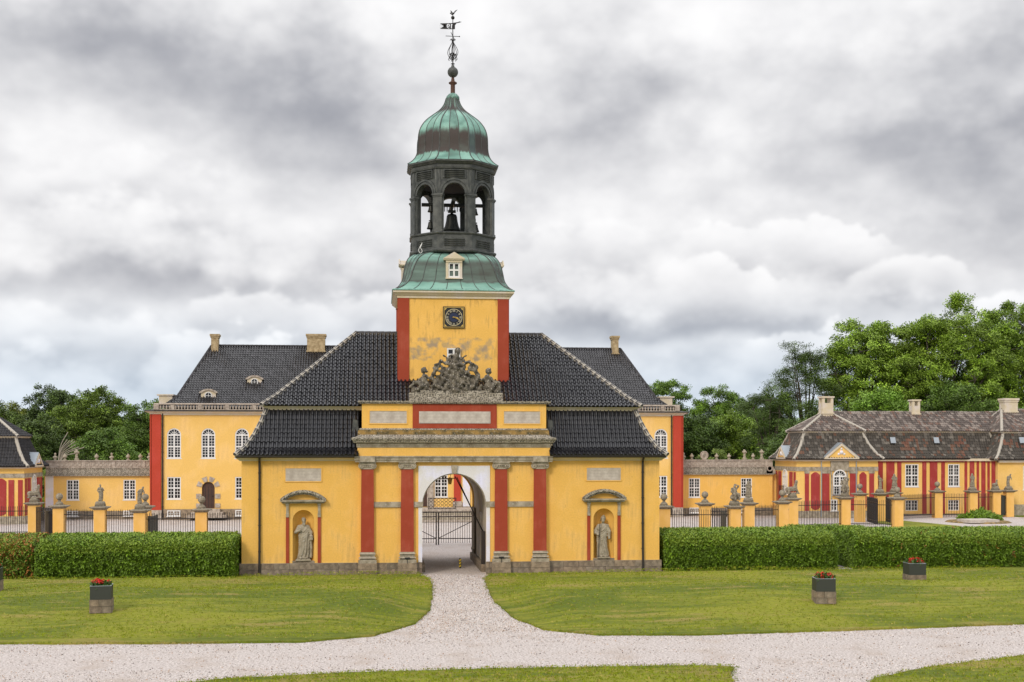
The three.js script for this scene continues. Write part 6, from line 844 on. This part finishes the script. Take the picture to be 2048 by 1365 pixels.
// small garden figures for the fence pillars
const figs = {
  standing: draped({ sway: 0.09, head: [0.03, 1.6, 0.03], rArm: [[-0.32, 1.12, 0.05], [-0.2, 0.94, 0.16]], lArm: [[0.3, 1.15, 0.05], [0.16, 1.28, 0.17]], robe: [0.2, 0.2], folds: 7, mantle: true }, 0.035),
  stooping: draped({ sway: -0.12, lean: 0.1, head: [0.08, 1.56, 0.1], rArm: [[-0.3, 1.16, 0.1], [-0.1, 1.0, 0.22]], lArm: [[0.33, 1.14, 0.12], [0.34, 0.9, 0.2]], robe: [0.19, 0.21], folds: 8, tw: -2 }, 0.035),
  cloaked: draped({ sway: 0.03, head: [0, 1.58, 0.03], rArm: [[-0.3, 1.12, 0.04], [-0.14, 1.05, 0.18]], lArm: [[0.3, 1.12, 0.04], [0.14, 0.98, 0.18]], robe: [0.24, 0.32], folds: 9, extra: [(x, y, z) => ell(x, y, z, 0, 1.5, -0.02, 0.15, 0.24, 0.13)] }, 0.035),
  raised: draped({ sway: 0.12, lean: -0.05, head: [-0.05, 1.6, 0.04], rArm: [[-0.3, 1.5, 0.05], [-0.12, 1.74, 0.08]], lArm: [[0.32, 1.2, 0.06], [0.3, 0.96, 0.16]], robe: [0.18, 0.19], folds: 8, tw: 3 }, 0.035),
  seated: field((x, y, z) => { let d = ell(x, y, z, 0, 0.75, 0, 0.22, 0.3, 0.18); d = smin(d, ell(x, y, z, 0.02, 1.15, 0.04, 0.1, 0.13, 0.11), 0.06); for (const c of [[-0.12, 0.5, 0.05, -0.18, 0.5, 0.34, 0.13, 0.11], [0.12, 0.5, 0.05, 0.16, 0.48, 0.34, 0.13, 0.11], [-0.18, 0.5, 0.34, -0.16, 0.08, 0.38, 0.11, 0.09], [0.16, 0.48, 0.34, 0.2, 0.08, 0.38, 0.11, 0.09], [-0.22, 0.92, 0, -0.34, 0.66, 0.1, 0.08, 0.06], [-0.34, 0.66, 0.1, -0.14, 0.6, 0.3, 0.06, 0.05], [0.22, 0.92, 0, 0.3, 1.1, 0.14, 0.08, 0.05], [0.3, 1.1, 0.14, 0.12, 1.2, 0.16, 0.05, 0.05]]) d = smin(d, cap(x, y, z, c), 0.05); d = smin(d, ell(x, y, z, 0, 0.25, 0, 0.34, 0.26, 0.28), 0.06); return d + 0.02 * Math.sin(x * 26 + y * 8) * Math.sin(y * 22); }, [-0.55, 0, -0.4], [0.55, 1.36, 0.6], 0.035),
  sphinx: field((x, y, z) => { let d = cap(x, y, z, [-0.34, 0.3, 0, 0.2, 0.34, 0, 0.2, 0.17]); d = smin(d, cap(x, y, z, [0.2, 0.35, 0, 0.26, 0.66, 0, 0.17, 0.12]), 0.08); d = smin(d, ell(x, y, z, 0.3, 0.86, 0, 0.12, 0.15, 0.12), 0.05); for (const s of [-1, 1]) { d = smin(d, cap(x, y, z, [0.24, 0.4, s * 0.1, 0.42, 0.06, s * 0.11, 0.075, 0.06]), 0.04); d = smin(d, cap(x, y, z, [-0.34, 0.3, s * 0.12, -0.3, 0.06, s * 0.15, 0.14, 0.09]), 0.05); } d = smin(d, Math.max(Math.abs(x) - 0.5, Math.abs(y - 0.02) - 0.05, Math.abs(z) - 0.24), 0.03); return d + 0.012 * Math.sin(x * 30) * Math.sin(y * 28); }, [-0.66, -0.06, -0.34], [0.6, 1.08, 0.34], 0.035),
};
for (const k of Object.keys(figs)) figs[k] = prep(figs[k]);
M.statue = std({ map: stoneTex([0.13, 0.11, 0.08], [0.32, 0.28, 0.21], [0.42, 0.39, 0.32], 0.45, 151, 0.9), roughness: 0.96 });
// ================= FENCE: PILLARS, FIGURES, RAILINGS, GATES =================
M.pillar = std({ map: plaster([0.76, 0.45, 0.115], [0.62, 0.36, 0.14], 0.45, 161, 3), roughness: 0.92 });
const PIL = {};
const pillarG = prep([bb(-0.3, 0.3, 0, 1.9, -0.3, 0.3)]), capG = prep([band(-0.3, 0.3, -0.3, 0.3, [[-0.1, 1.9], [0.02, 1.9], [0.06, 1.95], [0.14, 1.98], [0.2, 2.02], [0.2, 2.06], [-0.1, 2.1]]), bb(-0.25, 0.25, 2.0, 2.11, -0.25, 0.25)]), ballG = prep([lathe([[0.22, 2.1], [0.22, 2.17], [0.17, 2.24], [0.09, 2.3], [0.07, 2.36], [0.12, 2.4]], 16), ball(0.2, 0, 2.57, 0, 18)]), socleG = prep([bb(-0.25, 0.25, 2.1, 2.22, -0.25, 0.25), lathe([[0.27, 2.2], [0.28, 2.28], [0.22, 2.36], [0, 2.38]], 14)]);
function pillar(id, x, z, top, label, ry = 0, figLabel, sc = 0.62) {
  const t = thing('fence_pillar', label, 'pillar', [x, 0, z], ry, 'yellow fence pillars'); PIL[id] = [x, z];
  mesh('shaft', pillarG, M.pillar, t, null, { ready: true }); mesh('cap', capG, M.statue, t, null, { ready: true });
  if (top === 'ball') mesh('ball_finial', ballG, M.statue, t, null, { ready: true });
  else { mesh('socle', socleG, M.statue, t, null, { ready: true }); const f = mesh('garden_statue', figs[top], M.statue, scene, [x, 2.36, z], { ready: true, ry: (ry || 0) + (figLabel[1] ?? 0) }); f.scale.setScalar(sc * 0.88); tag(f, figLabel[0], 'statue'); }
}
pillar('a', -12.72, -15.57, 'ball', 'ball-topped pillar in front of the arched brown door');
pillar('b', -15.89, -15.24, 'stooping', 'statue pillar right before a ball-topped one at the red corner strip', 0, ['mossy stooping stone figure on the pillar near the red corner strip', 0.5]);
pillar('c', -16.4, -19.44, 'ball', 'ball-topped pillar half hidden by the stooping statue pillar');
pillar('d', -18.76, -18.89, 'standing', 'pillar carrying a standing figure between two windows of the low wing', 0, ['small standing stone figure between two windows of the low wing', 0]);
pillar('e', -21.42, -20.66, 'ball', 'ball-topped pillar below the window nearest the low wing end');
pillar('f', -23.87, -24.64, 'sphinx', 'pillar with a reclining sphinx before the grey-roofed pavilion', 0, ['reclining stone sphinx on a pillar before the grey-roofed pavilion', 0], 0.9);
pillar('g', 12.88, -16.51, 'ball', 'ball-topped pillar against the side of the gatehouse');
pillar('h', 16.12, -19.77, 'ball', 'ball-topped pillar behind the pillar with a crouched dark figure');
pillar('i', 15.99 + 0.9, -16.19, 'seated', 'pillar with a dark crouched figure near the first window of the low wing', 0, ['dark crouched stone figure on a fence pillar before the low yellow wing', 0.3], 0.85);
pillar('j', 18.9, -20.18, 'cloaked', 'pillar with a pale draped figure before the second wing window', 0, ['pale draped stone figure before the second window of the low wing', 0], 0.66);
pillar('k', 21.48, -21.63, 'ball', 'ball-topped pillar beside the olive wooden gate leaf');
pillar('l', 23.77, -26.54, 'sphinx', 'pillar with a sphinx next to the olive wooden gate leaf', 0, ['stone sphinx beside the olive wooden gate leaf', 0], 1.0);
pillar('m', 27.82, -27.82, 'seated', 'pillar with a seated figure in front of the pavilion pediment', 0, ['seated stone figure in front of the pavilion arched window', -0.2], 0.95);
pillar('n', 30.97, -26.64, 'ball', 'broad ball-topped pillar at the corner of the side court');
pillar('o', 31.3, -34.0, 'ball', 'ball-topped pillar standing back inside the gate before a shaped panel');
pillar('p', 32.75, -33.88, 'raised', 'pillar behind the iron gate with a dark twisting figure', 0, ['dark twisting figure before the edge of the striped wing', 0.4], 0.66);
pillar('q', 34.6, -35.67, 'cloaked', 'pillar behind the corner pillar carrying a hooded figure', 0, ['hooded figure before the wide red stripe and next to a window', -0.3], 0.7);
pillar('r', 39.22, -38.52, 'ball', 'ball-topped pillar between the two striped wing windows');
pillar('s', 41.88, -38.24, 'cloaked', 'pillar with a grey hooded figure before narrow red stripes', 0, ['grey hooded figure before the narrow red stripes', 0.1], 0.68);
pillar('t', 44.07, -38.9, 'sphinx', 'pillar with a small crouching sphinx at the end of the railing', 0, ['small crouching sphinx on the last railing pillar', 0.4], 0.62);
pillar('u', 45.35, -39.3, 'stooping', 'pillar with a leaning figure at the end range corner', 0, ['leaning figure against the pale end range wall', 0], 0.64);
const barG = prep([bb(-0.013, 0.013, 0.06, 1.78, -0.013, 0.013), (() => { const q = new THREE.ConeGeometry(0.024, 0.12, 5); q.translate(0, 1.84, 0); return q; })()]);
function railing(a, b, label, o = {}) {
  const [x0, z0] = a, [x1, z1] = b, gap = o.gap ?? 0.33, L0 = Math.hypot(x1 - x0, z1 - z0), dx = (x1 - x0) / L0, dz = (z1 - z0) / L0, L = L0 - 2 * gap, t = thing(o.name ?? 'railing', label, o.category ?? 'railing', [x0 + dx * gap, 0, z0 + dz * gap], Math.atan2(-dz, dx), o.group ?? 'iron railings between the pillars'), H = o.h ?? 1;
  for (const y of o.rails ?? [1.56, 0.28]) mesh('rail', bb(-0.03, L + 0.03, (y - 0.022) * H, (y + 0.022) * H, -0.018, 0.018), M.iron, t);
  const n = Math.round(L / 0.128); for (let i = 0; i <= n; i++) { const m = mesh('bar', barG, M.iron, t, [lerp(0.02, L - 0.02, i / n), 0, 0], { ready: true }); m.scale.y = H * (0.985 + 0.03 * R0()); m.rotation.z = 0.012 * (R0() - 0.5); }
  return t;
}
railing([-9.0, -15.75], PIL.a, 'iron railing from the gatehouse to the first ball-topped pillar', { gap: 0.3 });
railing(PIL.a, PIL.b, 'iron railing below the arched window with red corner strip behind');
railing(PIL.c, PIL.d, 'iron railing next to the stooping statue pillar, before the low wing');
railing(PIL.d, PIL.e, 'iron railing between the standing figure and a ball-topped pillar');
railing(PIL.e, PIL.f, 'receding iron railing beside the sphinx before the grey-roofed pavilion');
railing([-29.6, -24.3], PIL.f, 'iron railing before the crimson panels of the grey-roofed pavilion', { rails: [1.56, 0.3] });
railing(PIL.g, PIL.i, 'iron railing beside the gatehouse, before the red corner strip', { gap: 0.33 });
railing(PIL.h, PIL.j, 'iron railing below the first window of the low wing, up to the pale draped figure');
railing(PIL.j, PIL.k, 'iron railing between the pale draped figure and the olive gate leaf');
railing(PIL.l, PIL.m, 'iron railing before the shaped crimson panels of the pavilion');
railing(PIL.m, PIL.n, 'iron railing between the seated figure and the broad corner pillar');
railing(PIL.q, PIL.r, 'iron railing before the first striped wing window');
railing(PIL.r, PIL.s, 'iron railing before the second striped wing window');
railing(PIL.s, PIL.t, 'short iron railing before the bending striped wall');
{ // courtyard gate seen through the arch
  const leaf = (s, label) => { const t = thing('iron_gate', label, 'gate', [s * 2.3, 0, -16], s > 0 ? Math.PI : 0, 'leaves of the courtyard gate'); for (const y of [1.55, 0.34]) mesh('rail', bb(0, 2.26, y - 0.025, y + 0.025, -0.02, 0.02), M.iron, t); mesh('brace', rod([0.05, 1.45, 0], [2.2, 0.38, 0], 0.022), M.iron, t); mesh('stile', [bb(2.2, 2.27, 0.0, 1.78, -0.025, 0.025), bb(0, 0.06, 0.1, 1.8, -0.025, 0.025)], M.iron, t); for (let i = 1; i < 17; i++) mesh('bar', barG, M.iron, t, [i * 0.13, 0.04, 0], { ready: true }).scale.y = 0.97; };
  leaf(-1, 'iron gate leaf seen in the arch, hinged farther from the striped marker post'); leaf(1, 'iron gate leaf seen in the arch, hinged behind the passage door');
  for (const s of [-1, 1]) { const t = thing('gate_post', 'yellow gate post behind the gatehouse beside the iron gate', 'post', [s * 2.62, 0, -16], 0, 'posts of the courtyard gate'); mesh('shaft', pillarG, M.pillar, t, null, { ready: true }); mesh('cap', capG, M.lichenStone, t, null, { ready: true }); railing([s * 2.62, -16], [s * 9.0, s < 0 ? -15.75 : -16.2], s < 0 ? 'iron railing behind the gatehouse on the far side of the axis' : 'iron railing behind the gatehouse towards its ball-topped pillar', {}); }
}
{ // side gates
  const board = (x, z, ry, label, w, mat = M.olive) => { const t = thing('wooden_gate', label, 'gate', [x, 0, z], ry); for (let i = 0; i < 5; i++) mesh('board', bb(i * w / 5 + 0.004, (i + 1) * w / 5 - 0.004, 0.12, 1.72 - 0.06 * Math.sin((i + 0.5) / 5 * Math.PI), -0.02, 0.02), mat, t); mesh('ledge', bb(0.02, w - 0.02, 1.42, 1.52, 0.02, 0.05), mat, t); mesh('ledge', bb(0.02, w - 0.02, 0.3, 0.4, 0.02, 0.05), mat, t); };
  board(21.85, -22.1, 1.15, 'olive wooden gate leaf between a ball-topped pillar and a sphinx', 1.5);
  board(-22.6, -22.2, 1.0, 'olive wooden gate leaf beside the receding railing', 1.2); board(-15.55, -15.6, 1.4, 'dark narrow gate leaf behind the stooping statue pillar', 1.5, M.greenwood); board(16.5, -16.5, 1.5, 'dark narrow gate leaf behind the crouched figure pillar', 1.5, M.greenwood); board(44.55, -38.9, 0.5, 'dark gate leaf at the end of the railing', 0.8, M.greenwood);
  railing([31.6, -33.4], [31.0, -30.0], 'open iron gate leaf standing ajar inside the side court', { name: 'iron_gate', category: 'gate', gap: 0.02, group: 'open gate leaves of the side court' }); railing([32.9, -33.2], [32.4, -29.9], 'open iron gate leaf before the twisting figure', { name: 'iron_gate', category: 'gate', gap: 0.02, group: 'open gate leaves of the side court' });
}
{ // flower bed with stone slab in the side court
  const s = tag(mesh('stone_slab', (() => { const q = new THREE.BoxGeometry(2.3, 0.16, 2.6); q.scale(1, 1.4, 0.65); q.rotateY(0.1); q.translate(39.1, 0.17, -31.7); return q; })(), M.plaque), 'flat pale stone slab lying in a planted bed on the gravel', 'slab');
  const bed = tag(mesh('planted_bed', (() => { const q = new THREE.CylinderGeometry(2.2, 2.5, 0.14, 24); q.scale(0.95, 1, 0.95); q.translate(39.7, 0.03, -32.9); return q; })(), M.moss), 'low dark earth bed round the stone slab', 'bed');
  const r = rng(171), list = [], q = new THREE.Quaternion(), e = new THREE.Euler(); for (let k = 0; k < 700; k++) { const a = r() * 6.28, d = Math.sqrt(r()); const x = 40.4 + 1.5 * d * Math.cos(a), z = -34.0 + 1.2 * d * Math.sin(a); e.set(r() * 6, r() * 6, r() * 6); list.push({ m: new THREE.Matrix4().compose(new THREE.Vector3(x, 0.15 + 0.75 * (1 - d) * r() + 0.1 * r(), z), q.setFromEuler(e), new THREE.Vector3(2.2, 2.2, 2.2)), c: green(r) }); }
  const sh = thing('shrub', 'leafy green shrub growing behind the flat stone slab', 'shrub', [0, 0, 0]); instances('leaves', HLEAF, M.leaf, list, sh); mesh('stems', [rod([40.3, 0, -34.6], [40.1, 0.6, -34.6], 0.03), rod([40.3, 0, -34.6], [40.8, 0.5, -34.5], 0.03), rod([40.3, 0, -34.6], [39.8, 0.4, -34.3], 0.03)], M.bark, sh);
}
// ================= TREES =================
const TLEAF = [leafGeo(26, 0.75, 0.2, 0.13, 181, 0.75), leafGeo(26, 0.75, 0.2, 0.13, 182, 0.75), leafGeo(30, 0.75, 0.17, 0.07, 183, 0.7)];
M.treeLeaf = new THREE.MeshPhysicalMaterial({ color: 0xffffff, roughness: 0.6, side: THREE.DoubleSide });
// lobes: [dx, y, dz, radius, flatness]
function tree(label, x, z, lobes, o = {}) {
  const { col = [0.060, 0.120, 0.014], seed = 1, dens = 1, kind = 0, trunk = 0.35, size = 1, fork = 4, gaps = 0.25, group = 'trees behind the houses' } = o, t = thing('tree', label, 'tree', [x, -0.5, z], 0, group), r = rng(seed * 97 + 5);
  const W = [], c0 = [0, 0, 0], yc = Math.max(...lobes.map((l) => l[1])) * 0.32;
  W.push(rod([0, 0, 0], [0.2, yc * 0.6, 0], trunk, 9, trunk * 0.75), rod([0.2, yc * 0.6, 0], [0.1, yc, 0.1], trunk * 0.75, 8, trunk * 0.6)); mesh('trunk', W, M.bark, t);
  const B = []; for (const l of lobes) { const mid = [l[0] * 0.45 + 0.3 * (r() - 0.5), lerp(yc, l[1], 0.55), l[2] * 0.45]; B.push(rod([0.1, yc * 0.95, 0.1], mid, trunk * 0.42, 6, trunk * 0.25), rod(mid, [l[0], l[1], l[2]], trunk * 0.25, 5, trunk * 0.1)); for (let k = 0; k < fork; k++) { const a = r() * 6.28, b = r() * 1.6 - 0.3; B.push(rod([l[0], l[1], l[2]], [l[0] + l[3] * 0.8 * Math.cos(a) * Math.cos(b), l[1] + l[3] * 0.75 * Math.sin(b), l[2] + l[3] * 0.8 * Math.sin(a) * Math.cos(b)], trunk * 0.1, 4, 0.015)); } }
  mesh('limbs', B, M.bark, t);
  const list = [], q = new THREE.Quaternion(), e = new THREE.Euler(), put = (px, py, pz, s, k) => { e.set((r() - 0.5) * 1.3, r() * 6.28, (r() - 0.5) * 1.3); const y = 0.55 + 0.85 * r(), w = r() < 0.18 ? 1.35 : 1; list.push({ m: new THREE.Matrix4().compose(new THREE.Vector3(px, py, pz), q.setFromEuler(e), new THREE.Vector3(s, s * 0.7, s)), c: lin(col[0] * y * w * k, col[1] * y * w * k, col[2] * y * k) }); };
  for (const l of lobes) {
    const tint = 0.8 + 0.45 * r(), n = Math.round(l[3] * l[3] * 46 * dens), fl = l[4] ?? 0.75;
    // sprays of foliage: each spray a flat tuft
    const sprays = Math.round(n / 9); for (let k = 0; k < sprays; k++) { const a = r() * 6.28, b = Math.asin(clamp(2 * r() - 0.75, -1, 1)), rr = l[3] * (0.62 + 0.45 * r() * (1 + 0.4 * gn(a * 1.3 + l[0], b * 2 + l[1], 0, seed & 7))); if (gn(a * 2 + l[0] * 0.7, b * 3 + l[2], 0, 11) > 0.62 - gaps) continue; const sx = l[0] + rr * Math.cos(a) * Math.cos(b), sy = l[1] + rr * fl * Math.sin(b), sz = l[2] + rr * Math.sin(a) * Math.cos(b), sw = 0.5 + 0.5 * r(), kk = tint * (0.8 + 0.4 * r()); for (let j = 0; j < 9; j++) put(sx + (r() - 0.5) * 1.3 * sw * size, sy + (r() - 0.5) * 0.5 * sw * size, sz + (r() - 0.5) * 1.3 * sw * size, size * (0.65 + 0.5 * r()), kk); }
  }
  instances('crown', TLEAF[kind], M.treeLeaf, list, t); return t;
}
const blob = (seed, rx, y0, y1, rz, n, rad) => { const r = rng(seed), o = []; for (let k = 0; k < n; k++) { const a = k * 2.399 + r() * 0.6, t = (k + 0.5) / n, y = lerp(y0, y1, t), w = Math.sqrt(Math.max(0.12, 1 - Math.pow((t - 0.35) / 0.68, 2))) * (0.5 + 0.5 * r()); o.push([rx * w * Math.cos(a), y, rz * w * Math.sin(a), rad * (0.75 + 0.5 * r()), 0.7 + 0.25 * r()]); } return o; };
const T = (label, x, z, h, rx, o = {}) => tree(label, x, z, blob(o.seed * 13 + 7, rx * 0.78, h * (o.low ?? 0.18), h - (o.rad ?? rx * 0.34) * 0.62, rx * 0.6, o.n ?? 22, o.rad ?? rx * 0.34), o);
// big trees over the striped wing
T('tallest broad lime tree rising over the striped wing ridge', 53.0, -67, 19.7, 8.6, { seed: 11, n: 40, rad: 2.7, col: [0.185, 0.285, 0.027], gaps: 0.3, trunk: 0.6, dens: 1.05 });
T('large light green tree with open crown next to the dark willowy tree', 46.2, -70, 18.9, 6.6, { seed: 12, n: 32, rad: 2.3, col: [0.189, 0.294, 0.030], gaps: 0.34, trunk: 0.5 });
T('broad tree beyond the tallest lime, over the end range', 62.5, -70, 20, 8, { seed: 13, n: 34, rad: 2.6, col: [0.168, 0.269, 0.024], trunk: 0.55, dens: 1 });
T('bright green lower tree in front of the large trees, behind the hooded chimney', 43.5, -60, 11.5, 4.6, { seed: 14, n: 22, rad: 1.8, col: [0.163, 0.294, 0.030], low: 0.1 });
T('dark willowy tree with thin upright shoots beside the pavilion chimney', 39.0, -68, 16.4, 4.0, { seed: 15, n: 26, rad: 1.5, col: [0.079, 0.133, 0.019], kind: 2, gaps: 0.42, dens: 1.1 });
T('small dark tree at the foot of the willowy one', 34.9, -66, 11.6, 3.6, { seed: 16, n: 20, rad: 1.4, col: [0.072, 0.125, 0.018], kind: 2, gaps: 0.36 });
T('dark green undergrowth tree behind the pavilion', 36.5, -58, 9.2, 5.2, { seed: 17, n: 22, rad: 1.9, col: [0.072, 0.129, 0.016], low: 0.05, dens: 1.2 });
T('dark leafy tree filling the space behind the striped wing', 50.5, -58, 11.5, 6.5, { seed: 18, n: 26, rad: 2.2, col: [0.095, 0.167, 0.019], low: 0.05, dens: 1.1 });
T('leafy tree behind the end range chimney', 58.5, -57, 10.5, 4.6, { seed: 19, n: 22, rad: 1.9, col: [0.127, 0.238, 0.024], low: 0.05, dens: 1.1 });
// middle trees behind the low wing
T('rounded tree just beyond the red corner strip', 33.2, -104, 14.4, 4.6, { seed: 21, n: 22, rad: 1.9, col: [0.132, 0.232, 0.027], low: 0.1 });
T('mid green tree behind the low wing with the medallion', 40.5, -103, 13.4, 6.0, { seed: 22, n: 26, rad: 2.2, col: [0.118, 0.209, 0.024], low: 0.08 });
T('yellowish green tree with drooping crown near the low wing scroll', 34.3, -80, 9.6, 3.8, { seed: 23, n: 22, rad: 1.6, col: [0.179, 0.285, 0.030], low: 0.05, dens: 1.2 });
T('dark tree deep behind the low wing', 29.6, -78, 9.0, 5.0, { seed: 24, n: 22, rad: 2.0, col: [0.067, 0.121, 0.016], low: 0.04, dens: 1.2 });
T('pale flowering bush just behind the low wing urns', 24.6, -50, 5.6, 1.9, { seed: 25, n: 14, rad: 0.8, col: [0.222, 0.314, 0.061], low: 0.1, size: 0.55, trunk: 0.12, dens: 2.4 });
T('dark tree filling the gap between low wing and willowy tree', 39.8, -84, 11.4, 5.2, { seed: 26, n: 24, rad: 2.1, col: [0.077, 0.136, 0.018], low: 0.04, dens: 1.2 });
// wood on the other side
T('dark tree with open twiggy top in the wood, beside the layered tree', -41.5, -100, 12.7, 5.2, { seed: 31, n: 26, rad: 2.0, col: [0.072, 0.121, 0.022], gaps: 0.34, low: 0.08 });
T('tree with bright layered crown in the middle of the wood', -35.5, -92, 11.8, 6.2, { seed: 32, n: 30, rad: 2.2, col: [0.132, 0.205, 0.022], low: 0.06, dens: 1.15 });
T('rounded tree next to the red corner strip over the low wing', -27.8, -86, 10.6, 5.0, { seed: 33, n: 24, rad: 1.9, col: [0.106, 0.183, 0.024], low: 0.05, dens: 1.1 });
T('yellow green tree at the wood edge over the grey-roofed pavilion', -47.5, -104, 10.8, 6.0, { seed: 34, n: 26, rad: 2.2, col: [0.173, 0.212, 0.022], low: 0.06 });
T('dark tree between the layered tree and the pavilion', -37.6, -76, 8.6, 4.4, { seed: 35, n: 22, rad: 1.8, col: [0.067, 0.113, 0.016], low: 0.04, dens: 1.2 });
T('low green tree behind the low wing urns', -30.2, -72, 7.4, 3.8, { seed: 36, n: 20, rad: 1.6, col: [0.095, 0.170, 0.022], low: 0.05, dens: 1.2 });
T('slim tree at the far edge of the wood behind the house corner', -24.6, -98, 11.6, 3.8, { seed: 37, n: 20, rad: 1.7, col: [0.096, 0.167, 0.024], gaps: 0.32 });
T('young bright bush with bare grey branches by the pavilion', -28.4, -50, 4.6, 1.9, { seed: 38, n: 14, rad: 0.9, col: [0.200, 0.285, 0.030], low: 0.12, size: 0.6, trunk: 0.14, dens: 2 });
T('dense tree closing the wood behind the pavilion roof', -46, -88, 10.2, 5.4, { seed: 39, n: 24, rad: 2.1, col: [0.096, 0.156, 0.019], low: 0.05, dens: 1.2 });
{ // dead grey branches
  const t = thing('dead_branches', 'bare grey branches leaning out of the wood above the low wing', 'branches', [-29.6, 4.4, -53]); const B = []; const r = rng(191); for (let k = 0; k < 9; k++) { const a = 0.25 + 0.12 * k, l = 2 + 1.6 * r(); B.push(tube([[0, -1, 0], [0.25 * l * Math.cos(a), 0.4 * l * Math.sin(a), 0.2 * r()], [0.8 * l * Math.cos(a), 0.8 * l * Math.sin(a) + 0.2 * r(), 0.3 * r()]], 0.035, 10, 5)); } mesh('twigs', B, std({ color: lin(0.30, 0.27, 0.23), roughness: 0.9 }), t);
}
// far wood closing the horizon
for (const [n, x0, x1, z, lab] of [['far_wood', -110, -22, -125, 'far wood beyond the trees on the pavilion side'], ['far_wood', 20, 150, -125, 'far wood beyond the trees behind the striped wing']]) {
  const r = rng(200 + x1), list = [], q = new THREE.Quaternion(), e = new THREE.Euler(); for (let k = 0; k < 9000; k++) { const x = lerp(x0, x1, r()), top = 7.5 + 2.2 * gn(x * 0.16, 2, 0, 5) + 1.2 * gn(x * 0.6, 4, 0, 6), y = Math.pow(r(), 0.7) * top; e.set(r(), r() * 6, r()); const b = 0.6 + 0.7 * r(), s = 1.5 + r(); list.push({ m: new THREE.Matrix4().compose(new THREE.Vector3(x, y, z + 6 * (r() - 0.5) - (y / top) * 3), q.setFromEuler(e), new THREE.Vector3(s, s, s)), c: lin(0.04 * b, 0.078 * b, 0.016 * b) }); }
  const im = instances(n, TLEAF[0], M.treeLeaf, list); im.userData.label = lab; im.userData.category = 'wood';
}
renderer.render(scene, camera);
